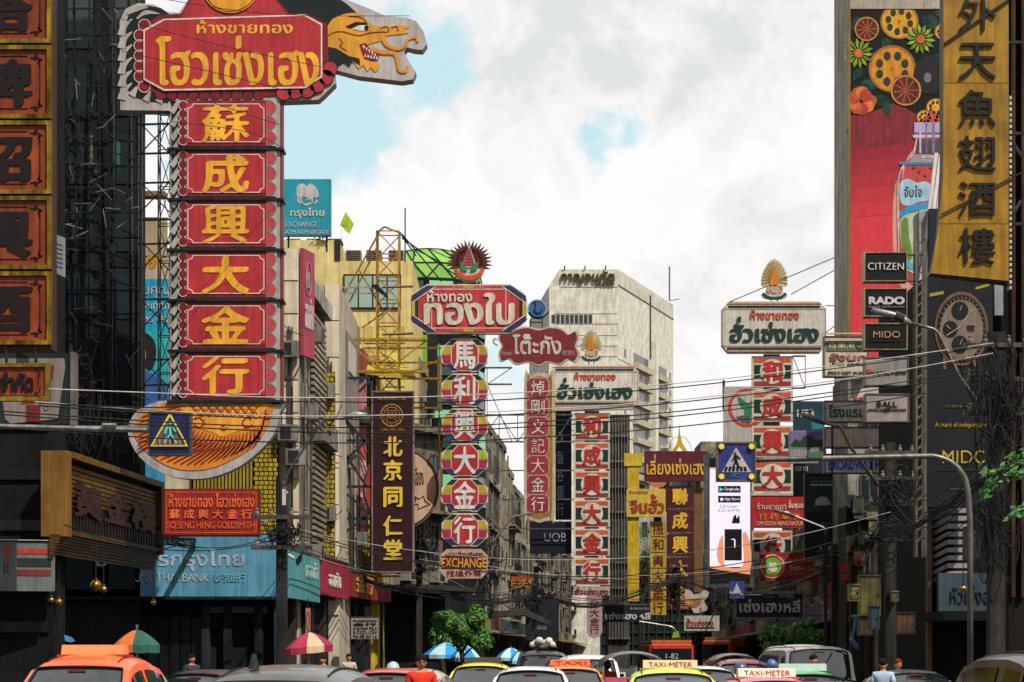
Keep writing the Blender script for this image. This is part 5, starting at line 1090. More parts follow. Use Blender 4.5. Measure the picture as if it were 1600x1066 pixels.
# side face: openings and balconies in its own frame
sv = Vector((A2[0] - A1[0], 34, 0)); sl_ = sv.length; su = sv.normalized(); sn = Vector((su.y, -su.x, 0))
def sbox(name, u0, u1, z0, z1, o0, o1, m, parent=None):
    c = su * (u0 + u1) / 2 * sl_ + sn * (o0 + o1) / 2 + Vector((0, 0, (z0 + z1) / 2)); return B().obox(c, su * (u1 - u0) / 2 * sl_, sn * (o1 - o0) / 2, (0, 0, (z1 - z0) / 2)).build(name, m, parent or r)
fl = 3.15
for i in range(17):
    z = 6 + i * fl
    if z > H - 12: continue
    for u0, u1 in ((.26, .52), (.66, .86)):
        sbox('window', u0, u1, z + .9, z + 2.5, .0, .05, M('2b2f30', 'glass')); sbox('balcony', u0 - .015, u1 + .015, z - .25, z + .75, .02, .9, M('b3a991', 'wall', s=.5))
        if i % 2: sbox('window_mullion', (u0 + u1) / 2 - .004, (u0 + u1) / 2 + .004, z + .9, z + 2.5, .05, .12, M('9a927f'))
    sbox('slot_window', .10, .13, z + 1, z + 2.3, .0, .06, M('2b2f30', 'glass')); sbox('slot_window', .92, .95, z + 1, z + 2.3, .0, .06, M('2b2f30', 'glass'))
    sbox('floor_joint', .0, .25, z + .1, z + .2, .0, .04, M('6b6455'))
sbox('pier', .555, .60, 0, H - 9, .02, 1.1, M('cbc6b6', 'wall', s=.4)); sbox('groove', 0, 1, z_l + .1, z_l + .35, 0, .06, M('6b6455')); sbox('downpipe', .545, .552, H - 12, H - 1, .0, .25, M('5d5850')); sbox('tall_slot', .60, .66, H - 14, H - 10, 0, .05, M('8d8676'))
t = Th('', '', '', 966, 700, yw, root=r); t.O = O.copy()
t.text('กาญจนทัต', 876, 424, 960, 443, M('6a5a2c', 'gold'), -.5, .4, BOLD, name='roof_letters'); t.text('ทาวเวอร์', 932, 439, 960, 446, M('5a4c26', 'gold'), -.45, .3, MED, name='roof_letters')
g = B(); m1 = tp(1046, 470, 32); g.bar(m1, m1 + Vector((0, 0, 6.2)), .25); g.bar(m1, m1 + Vector((1.8, 0, .3)), .12)
for x in (882, 914, 946): q = tp(x, 421); g.bar(q, q + Vector((0, -.5, .5)), .2)
g.build('roof_mast', M('6f6a64', 'metal'), r)

# ---- left side, near: dark burnt-looking building with scaffolding
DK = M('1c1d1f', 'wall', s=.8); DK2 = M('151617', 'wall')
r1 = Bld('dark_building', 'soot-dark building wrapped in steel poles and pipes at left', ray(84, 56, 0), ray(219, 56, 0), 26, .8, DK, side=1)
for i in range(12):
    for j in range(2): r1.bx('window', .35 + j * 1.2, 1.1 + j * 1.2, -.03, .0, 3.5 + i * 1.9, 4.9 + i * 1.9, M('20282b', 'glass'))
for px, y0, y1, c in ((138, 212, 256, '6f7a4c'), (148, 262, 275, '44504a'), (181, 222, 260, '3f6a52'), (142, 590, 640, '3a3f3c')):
    x = (px - 84) / F * 56; r1.bx('lit_pane', x, x + .13, -.05, -.03, EYE + (HY - y1) / F * 56, EYE + (HY - y0) / F * 56, M(c))  # small panes in muted green and grey
g = B(); t = Th('scaffold', 'dense scaffold of dark steel tubes, cables and brackets in front of the soot-dark building', 'scaffold', 150, 500, 54)
rr = random.Random(3)
for x in (88, 98, 112, 133, 150, 170, 172, 196, 206, 214): g.bar(t.L(x, -40, rr.uniform(0, 1)), t.L(x + rr.uniform(-2, 2), 720, rr.uniform(0, 1)), rr.choice([.04, .06, .09]))
for i in range(17):
    y = 10 + i * 40; g.bar(t.L(86, y, .2), t.L(218, y + rr.uniform(-3, 8), .3), .045)
    g.bar(t.L(rr.choice([98, 133]), y, .1), t.L(rr.choice([170, 214]), y + 40, .1), .03)
g.build('steel_tube', STEEL, t.r)
g = B()
for i in range(70):
    x, y = rr.uniform(88, 212), rr.uniform(0, 700); l = rr.uniform(6, 34); a = rr.uniform(-.9, 1.9)
    g.bar(t.L(x, y, -.1), t.L(x + l * math.cos(a), y + l * math.sin(a), -.1), rr.uniform(.012, .03))
g.build('loose_rod', M('8f8b7c', 'metal'), t.r)['kind'] = 'stuff'
g = B()
for i in range(26):
    x, y = rr.uniform(90, 205), rr.uniform(0, 690); g.tube(catmull([tuple(t.L(x, y, -.2)), tuple(t.L(x + rr.uniform(-20, 20), y + rr.uniform(10, 40), -.2)), tuple(t.L(x + rr.uniform(-30, 30), y + rr.uniform(30, 110), -.2))], 5, False), .014, 4)
tag(g.build('tangled_wire', M('101112', 'rubber'), t.r), kind='stuff')
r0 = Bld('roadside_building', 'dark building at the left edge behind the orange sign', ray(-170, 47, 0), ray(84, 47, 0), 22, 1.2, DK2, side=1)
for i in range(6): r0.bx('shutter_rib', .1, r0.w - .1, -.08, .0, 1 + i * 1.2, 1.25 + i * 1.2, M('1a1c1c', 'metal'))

# ---- left: pale building behind the big sign
def colface(b, x0, x1, z0, z1, n, m, o=.05, gap=.02, name='cladding_panel'):
    for i in range(n):
        a = z0 + (z1 - z0) * i / n; b.bx(name, x0, x1, -o, .0, a + gap, a + (z1 - z0) / n - gap, m)
top = EYE + (HY - 388) / F * 62; BG = M('cdbda5', 'wall', s=.5); BG2 = M('b3a492', 'wall', s=.5)
b = Bld('panelled_building', 'tall beige panelled shop building with yellow latticed screens behind the big red sign', ray(217, 62, 0), ray(467, 62, 0), EYE + (HY - 262) / F * 62 - 2.5, 16, M('b3a58c', 'wall', s=.5), side=1)
x_ = lambda px: (px - 217) / F * 62
b.bx('corner_tower', x_(437), x_(467), -.01, 8, 0, top, BG2); colface(b, x_(441.5), x_(466), 3, top, 11, BG, .07, .025)
b.bx('tiled_canopy', x_(217), x_(262), -.5, .0, EYE + (HY - 312) / F * 62, EYE + (HY - 304) / F * 62, M('8a6a55', 'wall')); b.bx('yellow_band', x_(217), x_(262), -.04, .0, EYE + (HY - 400) / F * 62, EYE + (HY - 340) / F * 62, M('b09a78'))
YS = M('b59c2c', s=1.0)
zA, zB = EYE + (HY - 850) / F * 62, EYE + (HY - 610) / F * 62
b.bx('screen_back', x_(300), x_(436), -.1, .0, zA, zB, M('2a2618', 'wall'))
for i in range(5):
    for j in range(34):
        z = zA + (zB - zA) * j / 34; x = x_(398 + i * 7.4) + (.035 if j % 2 else 0); b.bx('screen_block', x, x + .115, -.2, -.1, z, z + (zB - zA) / 34 * .78, YS)
for i in range(17): b.bx('yellow_slat', x_(304 + i * 5.5), x_(307.2 + i * 5.5), -.22, -.1, zA, zB, M('a88f30', s=1.2))
colface(b, x_(224), x_(258), zA, zB - 1, 4, M('3c8fb0'), .04, .02)
# pillar side face (faces the street) then pink vertical sign on it
def wall2(name, label, px0, Y0, px1, Y1, top_py, m, depth=6, cat='building', z=None, side=-1, group=None):
    p, q = ray(px0, Y0, 0), ray(px1, Y1, 0); h = z or EYE + (HY - top_py) / F * Y0
    return Bld(name, label, p, q, h, depth, m, cat, side=side, group=group)
# each street-side shop building on the left, in order down the street
b = wall2('louvred_building', 'building faced with tall dark louvres beside the pink sign, left pavement', 468, 62.2, 506, 68.5, 425, M('8d8578', 'wall'), side=1, z=13.6)
h = b.h
b.bx('cornice', 0, b.w, -.3, .0, h - .5, h, M('b7b1a4', 'wall')); n = 44
for sgm, (u0, u1) in enumerate(((.42, .96),)):
    for i in range(n):
        z = 3.9 + (h - 4.6) * i / n; b.bx('louvre', b.w * u0, b.w * u1, -.13, -.02, z, z + (h - 4.6) / n * .55, M('b5a88e', 'metal'))
b.bx('louvre_recess', b.w * .42, b.w * .96, -.02, .0, 3.8, h - .6, M('23211f', 'wall')); b.bx('ledge', b.w * .40, b.w, -.5, -.0, 8.6, 8.9, M('857c70', 'wall'))
t = Th('pink_vertical_sign', 'long pinkish red vertical bank sign on the side of the beige corner pillar', 'shop sign', 467, 470, 61.9, yaw=74)
t.box('panel', 468.5, 388, 486, 562, -.12, .0, M('b54a5c')); t.text('ออมสิน', 470.5, 470, 483, 512, M('d6c0bd'), -.15, .02, BOLD); t.ring('seal', 476, 437, 5, 1.2, -.15, .02, M('c77f8a'), 20, ry=26)
b = wall2('beige_pillar_building', 'beige pillar block with dark grooves and yellow block screens, left pavement', 486, 69, 530, 69, 444, M('a89d8a', 'wall', s=.5), side=1, z=EYE + (HY - 444) / F * 69, depth=8); x_ = lambda px: (px - 486) / F * 69
colface(b, x_(508), x_(530), 3, b.h, 9, M('c9bba2', 'wall', s=.4), .06, .02)
zA, zB = EYE + (HY - 870) / F * 69, EYE + (HY - 582) / F * 69
b.bx('screen_back', x_(503), x_(524), -.1, -.061, zA, zB, M('2a2618', 'wall'))
for i in range(3):
    for j in range(38):
        z = zA + (zB - zA) * j / 38; x = x_(503.5 + i * 6.7) + (.04 if j % 2 else 0); b.bx('screen_block', x, x + .115, -.2, -.101, z, z + (zB - zA) / 38 * .75, YS)
b = wall2('pink_grey_building', 'pinkish grey building with a narrow sign recess and brick-red grid, left pavement', 531, 71.5, 562, 78.5, 462, M('9c8580', 'wall', s=.6), z=EYE + (HY - 464) / F * 71.5, side=1)
b.bx('dark_grid', b.w * .72, b.w * .97, -.1, .0, b.h - 5, b.h - 2.0, M('1b1a1c')); b.bx('red_fascia', b.w * .7, b.w, -.35, .0, b.h - 2.0, b.h - 1.1, M('a04844')); b.bx('sign_frame', .1, b.w * .62, -.25, .0, b.h - 4.4, b.h - 1.2, M('9a8a80', 'metal')); b.bx('white_badge', .6, b.w * .42, -.3, -.251, b.h - 2.6, b.h - 1.5, M('cfc8bd'))
for i in range(15): b.bx('brick_course', .1, b.w * .6, -.06, .0, 3.5 + i * .42, 3.78 + i * .42, M('8a5a50', 'wall'))
t = Th('pink_banner_sign', 'faded pink vertical banner with white Thai letters on the pinkish grey building', 'shop sign', 558, 700, 77.5, yaw=68)
t.box('panel', 551, 556, 566, 850, -.2, -.02, M('bb5058')); t.text('ทอง', 552.5, 720, 564, 760, M('dcb0b4'), -.23, .02, BOLD); t.text('เยาวราช', 552.5, 575, 564, 640, M('d08a88'), -.23, .02, BOLD); t.strokes('printed_strip', [([(558, 770 + i * 14), (558, 778 + i * 14)], 8) for i in range(5)], -.23, .02, M('d6a0a8'), 0)
b = wall2('yellow_fronted_shop', 'narrow yellow ribbed shop front with a gabled yellow canopy behind the medicine hall sign', 566, 79, 590, 79, 560, M('b59a2e', 'wall', s=.6), z=EYE + (HY - 584) / F * 79, side=1, depth=7)
for i in range(6): b.bx('rib', .04 + i * .1, .09 + i * .1, -.08, .0, 4.6, b.h, M('c4a638'))
g = B(); y = b.h; g.v = [(-.3, -1.4, y), (2.2, -1.4, y - .3), (1.3, 1, y + 1.0), (-.3, 1, y + 1.0), (-.3, -1.4, y - .15), (2.2, -1.4, y - .45)]; g.f = [(0, 1, 2, 3), (0, 4, 5, 1)]; g.build('canopy', M('bda32c', s=.7), b.r)
b = wall2('recessed_shopfront', 'dark recessed shop block with stained ledges between the medicine hall sign and the octagon column', 590, 83, 692, 88, 600, M('78705f', 'wall'), z=11.6, side=1, depth=7)
b.windows(.3, b.w - .2, 4.9, 11, 4, 2, .6, .6, ac=.6); b.bx('shop_front_shade', -.7, b.w, -.12, -.001, 0, 4.5, M('17181a', 'wall')); b.bx('shop_canopy', -.6, b.w, -2.4, -.13, 4.3, 4.5, M('33302c', 'fabric')); b.slab(7.7, .8); b.slab(11.2, .5)  # near-black ground-floor panel paints shade over the pale wall

# ---- yellow roof building with AC units
Yb = 95; x0 = (442 - CX) / F * Yb; b = Bld('yellow_building', 'pale yellow block with a wide window band and roof air conditioners behind the crane mast', ray(440, Yb, 0), ray(645, Yb, 0), EYE + (HY - 408) / F * Yb, 11, M('cdb878', 'wall', s=.45), side=1)
x_ = lambda px: (px - 440) / F * Yb; z_ = lambda py: EYE + (HY - py) / F * Yb
b.bx('stair_tower', x_(440), x_(532), -.4, 7, z_(560), z_(378), M('c9b67c', 'wall', s=.45)); b.bx('tower_edge', x_(524), x_(533), -.45, -.401, z_(410), z_(377), M('2e2a26'))
for p_ in (448, 480, 512): b.bx('parapet_block', x_(p_), x_(p_ + 22), -.3, 1, z_(378) + .002, z_(375), M('9a8d70', 'wall'))
w = b.bx('window', x_(537), x_(627), -.1, .0, z_(483), z_(429), M('2f2b28', 'metal'))
for i in range(4): b.bx('pane', x_(539 + i * 22.4), x_(559 + i * 22.4), -.13, -.101, z_(481), z_(432), M('7f9184', 'glass'), w)
for j in range(3):
    for i in range(3): b.bx('shutter_panel', x_(535 + i * 34), x_(565 + i * 34), -.05, .0, z_(590 - j * 34 + 14), z_(590 - j * 34 - 12), M('c0a95e', 'wall', s=.5))
for i, px in enumerate((540, 572, 607)):
    t = Th('air_conditioner', ['leftmost', 'middle', 'rightmost'][i] + ' of three grilled air conditioner units on the yellow roof', 'air conditioner', px + 12, 408, Yb + .5, group='air conditioners on the yellow roof')
    c = t.box('casing', px, 391, px + 24, 407.5, 0, .7, M('8f8877', 'metal')); t.box('grille_recess', px + 1.5, 392.5, px + 22.5, 406, -.03, -.002, M('1e1d1c'))
    g = B()
    for q in range(7): g.bar(t.L(px + 1.5 + q * 3.5, 392.5, -.05), t.L(px + 1.5 + q * 3.5, 406, -.05), .02)
    for q in range(5): g.bar(t.L(px + 1.5, 393 + q * 3.2, -.05), t.L(px + 22.5, 393 + q * 3.2, -.05), .02)
    g.build('grille', M('8f8778', 'metal'), t.r)
t = Th('small_roof_plant', 'tiny tree growing on the yellow roof parapet beside the teal bank sign', 'plant', 504, 372, 94.5)
g = B(); rr = random.Random(5)
for i in range(90):
    c = t.L(504 + rr.gauss(0, 5.5), 368 + rr.gauss(0, 2.2), rr.uniform(-.2, .2)); a = Vector((rr.gauss(0, 1), rr.gauss(0, 1), rr.gauss(0, 1))).normalized() * .09; c2 = a.cross(Vector((0, 0, 1))).normalized() * .05; g.poly([c - a, c + c2, c + a, c - c2])
g.build('foliage', M('3d4f2a', 'leaf'), t.r); t.bars('stem', [(504, 378, 504, 368)], .04, M('4a3c2c', 'bark'))
# ---- crane-like mast
t = Th('yellow_lattice_mast', 'yellow painted steel lattice mast with slanting stays carrying the octagonal sign', 'mast', 608, 470, 78)
g = B(); MY = M('c08a26', 'metal', s=1.2)
lattice(g, t.L(606, 900, .3), t.L(606, 362, .3), .86, 15, .06)
for a, c in (((589, 366), (530, 470)), ((590, 380), (545, 470)), ((560, 420), (596, 480)), ((600, 486), (565, 510)), ((592, 358), (600, 352)), ((600, 352), (615, 358)), ((615, 358), (626, 362)), ((590, 366), (592, 358))): g.bar(t.L(*a, .3), t.L(*c, .3), .06)
for y in (542, 565, 590, 636): g.bar(t.L(566, y, .3), t.L(690, y, .3), .07)
g.bar(t.L(686, 535, .3), t.L(686, 800, .3), .06); g.bar(t.L(620, 590, .3), t.L(686, 560, .3), .05); g.bar(t.L(640, 740, .3), t.L(690, 700, .3), .05); g.build('lattice', MY, t.r)
t.bars('stay', [(628, 366, 690, 440), (628, 372, 735, 446), (622, 360, 650, 400), (633, 325, 633, 410)], .05, STEEL); t.bars('boom_light', [(535, 448, 585, 448, .2, .2), (535, 457, 590, 457, .2, .2)], .05, M('b5aa98', 'metal')); t.poly('lamp_hood', [(580, 446), (590, 446), (606, 462), (607, 469), (600, 462), (588, 454)], -.2, .3, M('16171a'))
t = Th('kite', 'small lime green diamond kite above the yellow roof', 'kite', 542, 350, 80)
t.poly('sail', [(540, 331), (553, 350), (546, 366), (531, 352)], 0, .01, M('9fd02e')); t.disc('kite_badge', 539, 350, 4, -.02, .01, M('c9b42c'), 10); t.bars('string', [(534, 358, 533, 400)], .01, STEEL)
# ---- green glass dome building
t = Th('green_dome_building', 'dark glass corner building capped with a faceted lime green glass dome', 'building', 680, 700, 106)
z_ = lambda py: t.L(680, py).z; kx = lambda px: t.L(px, 500).x
g = B(); ctr = (kx(665), 4.2); Rr = 3.1; ring_ = lambda r, z, o=0: [(ctr[0] + r * math.cos(o + i * math.pi / 6), ctr[1] + r * math.sin(o + i * math.pi / 6), z) for i in range(12)]
g.v = ring_(Rr, z_(1066)) + ring_(Rr, z_(428)); g.f = [(i, (i + 1) % 12, 12 + (i + 1) % 12, 12 + i) for i in range(12)] + [tuple(range(12, 24))]; g.build('shaft', M('17211f', 'wall'), t.r)
g = B(); zs = (z_(427), z_(402), z_(372)); g.v = ring_(Rr * .96, zs[0]) + ring_(Rr * .92, zs[1], .26) + ring_(Rr * .45, zs[2]); n = 12
g.f = [f for l in (0, 12) for i in range(12) for f in ((l + i, l + (i + 1) % n, l + 12 + i), (l + (i + 1) % n, l + 12 + (i + 1) % n, l + 12 + i))] + [tuple(range(24, 36))]
dome = g.build('dome_glass', M('86bb5a', 'paint', s=.4), t.r); fr = B()
for f in g.f:
    for a, c in zip(f, f[1:] + f[:1]): fr.bar(g.v[a], g.v[c], .07)
fr.build('dome_rib', M('35423a', 'metal'), t.r)
for lvl in range(12):
    for i in range(12):
        a0, a1 = math.pi / 6 * (i + .1), math.pi / 6 * (i + .9); zt = z_(432 + lvl * 34); zb = z_(432 + lvl * 34 + (13 if lvl % 2 == 0 else 26)); q = Rr * 1.01
        if math.sin((a0 + a1) / 2) > .3: continue
        mk('window', [(ctr[0] + q * math.cos(a0), ctr[1] + q * math.sin(a0), zb), (ctr[0] + q * math.cos(a1), ctr[1] + q * math.sin(a1), zb), (ctr[0] + q * math.cos(a1), ctr[1] + q * math.sin(a1), zt), (ctr[0] + q * math.cos(a0), ctr[1] + q * math.sin(a0), zt)], [(0, 1, 2, 3)], M('6fae7c' if (i + lvl) % 3 == 0 else '223a36', 'glass'), t.r)
t.box('green_panel', 643, 525, 668, 612, -.4, -.1, M('74b53f', s=.4)); t.box('dark_panel', 668.4, 500, 684, 640, -.4, -.1, M('1f2220')); t.box('canopy_wall', 626, 556, 690, 640, .2, .6, M('a39b8c', 'wall'))

# ---- right: tall ribbed building with the billboard
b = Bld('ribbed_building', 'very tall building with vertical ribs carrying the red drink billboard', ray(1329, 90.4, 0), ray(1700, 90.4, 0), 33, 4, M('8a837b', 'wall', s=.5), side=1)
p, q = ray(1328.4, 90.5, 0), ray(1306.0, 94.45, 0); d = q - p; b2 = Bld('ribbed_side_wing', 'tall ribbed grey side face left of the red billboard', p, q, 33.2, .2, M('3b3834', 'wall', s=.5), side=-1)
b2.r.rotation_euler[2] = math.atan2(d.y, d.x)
for i in range(9): x = b2.w * (i + .2) / 9; b2.bx('rib', x, x + .24, .0, -.1, 1, b2.h, M('c4bdb0', 'wall', s=.6))  # pale ribs on a dark face: shading between ribs is put into colour
for side in (1,):
    pass
b3 = Bld('pale_corrugated_wing', 'white corrugated metal wall sloping down beside the red billboard', ray(1436, 71.5, 0), ray(1720, 71.5, 0), EYE + (HY - 330) / F * 71.5, 1, M('ada69d', 'wall'), side=1)
x_ = lambda px: (px - 1436) / F * 71.5; zz = lambda py: EYE + (HY - py) / F * 71.5
for i in range(9):
    g = B(); a = 1434 + i * 6.4; g.v = [(x_(a), -.1, zz(440 + 14)), (x_(a + 5), -.1, zz(454)), (x_(a + 5 + 26), -.1, zz(240 + i * 3)), (x_(a + 26), -.1, zz(240 + i * 3)), (x_(a), -.02, zz(454)), (x_(a + 5), -.02, zz(454)), (x_(a + 31), -.02, zz(240 + i * 3)), (x_(a + 26), -.02, zz(240 + i * 3))]
    g.f = [(0, 1, 2, 3), (4, 7, 6, 5), (0, 4, 5, 1), (1, 5, 6, 2), (2, 6, 7, 3), (3, 7, 4, 0)]; g.build('corrugated_sheet', M('cfc8c0', 'metal', s=.4), b3.r)
b3.bx('navy_panel', x_(1449), x_(1478), -.3, -.05, zz(470), zz(329), M('171e2b')); 
# dark near-right buildings
b = Bld('dark_right_building', 'dark building with narrow vertical ribs at the right edge', ray(1576, 46, 0), ray(1760, 46, 0), 24, .5, M('1d1815', 'wall'), side=1)
for i in range(12): b.bx('rib', .04 + i * .22, .12 + i * .22, -.16, .0, 3, 24, M('4a3423', 'wall'))
b = Bld('slatted_shop', 'dark shop with white horizontal slats above a slate-blue name board', ray(1446, 62.5, 0), ray(1580, 62.5, 0), EYE + (HY - 430) / F * 62.5, 8, M('121416', 'wall'), side=1)
x_ = lambda px: (px - 1446) / F * 62.5; z_ = lambda py: EYE + (HY - py) / F * 62.5
b.bx('corner_post', x_(1446), x_(1452), -.4, .0, 0, z_(430), M('5a4634', 'metal'))
for i in range(14):
    y = 784 + i * 12.2; 
    if y > 894: break
    b.bx('white_slat', x_(1474), x_(1511), -.6, -.52, z_(y + 7.2), z_(y), M('a79fa0'))
    g = B(); g.v = [(x_(1474), -.6, z_(y + 7.2)), (x_(1474), -.6, z_(y)), (x_(1455), -.2, z_(y + 11)), (x_(1455), -.2, z_(y + 18))]; g.f = [(0, 1, 2, 3)]; g.build('side_slat', M('8a8484'), b.r)
for i in range(22): b.bx('striped_tab', x_(1565), x_(1580), -.5, -.4, z_(455 + i * 9), z_(450 + i * 9), M('9f9da0'))
b.bx('name_board', x_(1458), x_(1552), -.8, -.5, z_(957), z_(897), M('3c4c54')); b.bx('pale_strut', x_(1548), x_(1563), -.5, -.4, z_(497), z_(436), M('99989a'))
t = Th('', '', '', 1505, 925, 61.6, root=b.r); t.O = b.r.location.copy(); t.text('หัวเซ่งฮง', 1476, 916, 1548, 944, M('1c2226'), -.85, .05, MED, name='board_letters')
b.bx('dark_awning', x_(1440), x_(1600), -3.2, -.1, z_(972), z_(958), M('0f1112', 'fabric'))
b = Bld('grey_strip_building', 'stained grey building strip behind the watch sign mast', ray(1325, 84, 0), ray(1450, 84, 0), EYE + (HY - 585) / F * 84, 4, M('8b887c', 'wall'), side=1); b.windows(.1, b.w - .1, 4, b.h - .5, 2, 3, .5, .5)
b = Bld('cluttered_shopfront', 'dim cluttered shop block with olive boxes behind the utility pole on the right', ray(1322, 81, 0), ray(1440, 81, 0), EYE + (HY - 790) / F * 81, 2, M('35332a', 'wall'), side=1); b.windows(.3, b.w - .2, 3.6, b.h - .3, 3, 1, .6, .6)

# arcade under the blue bank fascia, its deep shade painted into near-black walls
b = Bld('shop_arcade', 'arcade with pillars under the blue bank fascia, shade painted in as near-black', ray(92, 56.6, 0), ray(437, 56.6, 0), EYE + (HY - 834) / F * 56.6, .8, M('15171a', 'wall'), side=1)
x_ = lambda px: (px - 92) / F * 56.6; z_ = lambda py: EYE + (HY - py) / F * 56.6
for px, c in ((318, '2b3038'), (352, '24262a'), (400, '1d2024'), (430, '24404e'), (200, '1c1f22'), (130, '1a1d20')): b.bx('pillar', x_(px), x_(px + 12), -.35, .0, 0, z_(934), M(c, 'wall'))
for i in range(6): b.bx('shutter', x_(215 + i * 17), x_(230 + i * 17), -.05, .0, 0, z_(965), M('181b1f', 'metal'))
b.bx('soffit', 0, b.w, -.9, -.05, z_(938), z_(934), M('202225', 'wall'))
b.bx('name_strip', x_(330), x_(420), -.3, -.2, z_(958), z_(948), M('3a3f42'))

b = [o for o in COL.objects if o.name == 'ribbed_building'][0]; z90 = lambda py: EYE + (HY - py) / F * 90.4
B().box(-.02, 6, -.32, -.002, 0, z90(745)).build('shop_recess_shade', M('1b1a19', 'wall'), b)  # flat near-black panel painted as the shade of a recess
b = [o for o in COL.objects if o.name == 'cluttered_shopfront'][0]; rr = random.Random(31)
for i in range(34):
    px, py = rr.uniform(1322, 1436), rr.uniform(770, 985); x = (px - 1322) / F * 81; z = EYE + (HY - py) / F * 81; w, h = rr.uniform(.12, .5), rr.uniform(.1, .7); c = rr.choice(['6b6a58', '8a8468', '4d5a5c', '7a4a3a', '39423c', '2f3a44', '9a927c', '5c4c3c'])
    B().box(x, x + w, -.4 - i * .004, -.01, z, z + h).build(rr.choice(['meter_box', 'air_conditioner', 'hanging_plate', 'vent_box']), M(c, 'metal', s=1.3), b)
for i in range(9):
    x = rr.uniform(0, 3); B().tube([(x, -.46, 0), (x + rr.uniform(-.05, .05), -.46, rr.uniform(4, 7.5))], rr.uniform(.02, .05), 6).build('pipe', M(rr.choice(['5a5852', '3f5a70', '7d7868', '6a4a3c']), 'metal'), b)

b = Bld('caged_block', 'dark narrow block with vertical window bars right of the striped middle column', ray(950, 205, 0), ray(984, 205, 0), EYE + (HY - 648) / F * 205, 5, M('4d4a44', 'wall'), side=1)
for i in range(7): b.bx('window_cage', .1 + i * .31, .16 + i * .31, -.5, -.4, 3, b.h - .4, M('8a8478', 'metal'))
for i in range(9): b.bx('floor_ledge', 0, b.w, -.42, .0, 3 + i * 2.6, 3.2 + i * 2.6, M('6a665c', 'wall'))
b = Bld('white_terrace_block', 'pale low block with dark openings between the yellow post and maroon column', ray(998, 240, 0), ray(1045, 240, 0), EYE + (HY - 800) / F * 240, 5, M('a7a59c', 'wall'), side=1)
b.windows(.2, b.w - .2, 4, b.h - .3, 3, 4, .6, .5, sill=False)
for nm in ('panelled_building', 'louvred_building', 'beige_pillar_building', 'pink_grey_building', 'yellow_building'):
    b = [o for o in COL.objects if o.name == nm][0]; rr = random.Random(len(nm)); W_ = {'panelled_building': (4.6, 4.95), 'louvred_building': (.2, 2.3), 'beige_pillar_building': (.5, .9), 'pink_grey_building': (.5, 6), 'yellow_building': (3, 5.8)}[nm]
    for i in range(4):
        x = rr.uniform(*W_); B().tube([(x, -.16, 3.5), (x, -.16, rr.uniform(9, 12.5))], .035, 6).build('downpipe', M(rr.choice(['5f5a50', '8f8a80', '7a6a58']), 'metal'), b)
    for i in range(3):
        x, z = rr.uniform(*W_), rr.uniform(4.5, 12); a = B().box(x - .3, x + .3, -.55, -.17, z, z + .5).build('air_conditioner', M('9a958a', 'metal'), b); B().box(x - .22, x + .1, -.565, -.551, z + .06, z + .44).build('grille', M('2a2a28'), a)
    g = B()
    for i in range(5): z = rr.uniform(4, 12); g.tube(catmull([(W_[0] - .2, -.2, z), (sum(W_) / 2, -.22, z - .3), (W_[1] + .2, -.2, z + rr.uniform(-.5, .5))], 5, False), .014, 4)
    g.build('wall_cable', M('161616', 'rubber'), b)
# ================================================================== shop awnings and fascias on the left pavement
def awning(label, px0, Y0, px1, Y1, ytop, ybot, m, soffit=1.6, txt=None, tm=None, name='fascia_sign'):
    p, q = ray(px0, Y0, 0), ray(px1, Y1, 0); d = q - p; yaw = math.degrees(math.atan2(d.y, d.x))
    t = Th(name, label, 'shop sign', px0, ytop, Y0, yaw=yaw); a = t.L(px0, ytop); z0 = t.L(px0, ybot).z; w = d.length
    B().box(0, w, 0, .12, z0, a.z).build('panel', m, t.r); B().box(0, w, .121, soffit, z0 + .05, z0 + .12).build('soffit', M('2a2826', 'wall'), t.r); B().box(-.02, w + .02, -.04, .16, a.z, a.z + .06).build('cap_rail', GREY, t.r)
    B().box(.02, w - .02, .5, .62, -t.O.z, z0).build('arcade_shade_wall', M('17181a', 'wall'), t.r)  # added near-black wall carries the deep shade of the arcade
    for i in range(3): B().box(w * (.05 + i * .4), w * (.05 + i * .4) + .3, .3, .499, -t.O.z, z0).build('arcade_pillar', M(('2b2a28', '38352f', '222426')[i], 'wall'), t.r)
    if txt: t.text(txt[0], *txt[1:5], tm or CREAM, -.03, .03, BOLD)
    return t
awning('pale turquoise fascia sign with faded lettering beside the blue bank fascia', 452, 57.5, 500, 63.5, 856, 934, M('5aa6a8', s=1.1), txt=('ทองคำ', 478, 880, 496, 902), tm=M('a8c4c0'))
awning('deep pink bank fascia sign with small white Thai letters', 499.5, 63.6, 545, 70.5, 868, 928, M('ae3048'), txt=('ออมสิน', 514, 897, 532, 916))
awning('brown red fascia with gilt characters under the medicine hall bracket', 549, 71, 586, 77, 892, 932, M('8c2f26'), txt=('金行', 556, 902, 583, 926), tm=M('d9a030'))
awning('small rose red banner sign with a teal lower rail', 588, 77.5, 611, 81, 914, 938, M('b5404a'))
t = Th('menu_board', 'cream board of tiny black printed lines hanging in the dark arcade', 'notice board', 570, 981, 68); t.box('board', 549, 965, 592, 998, 0, .08, M('a5998a')); t.frame('frame', 548, 964, 593, 999, 1, -.02, .09, M('5d5346'))
for i, s_ in enumerate(('ร้านทองเยาวราช', '金行', 'ขายทอง 96.5', '0-2222-1234', '96-48-24-16')): t.text(s_, 552, 967 + i * 6.2, 589, 971.5 + i * 6.2, INK, -.03, .02, THIN)
t = Th('upright_banner', 'narrow salmon upright banner in the arcade above the magenta umbrella', 'banner', 481, 970, 60); t.box('cloth', 477.5, 950, 485, 990, 0, .03, M('a56a58', 'fabric')); t.ring('printed_oval', 481, 970, 3, .8, -.01, .005, M('3a2a28'), 20, ry=14); t.bars('hanger', [(481, 950, 481, 935)], .03, STEEL)
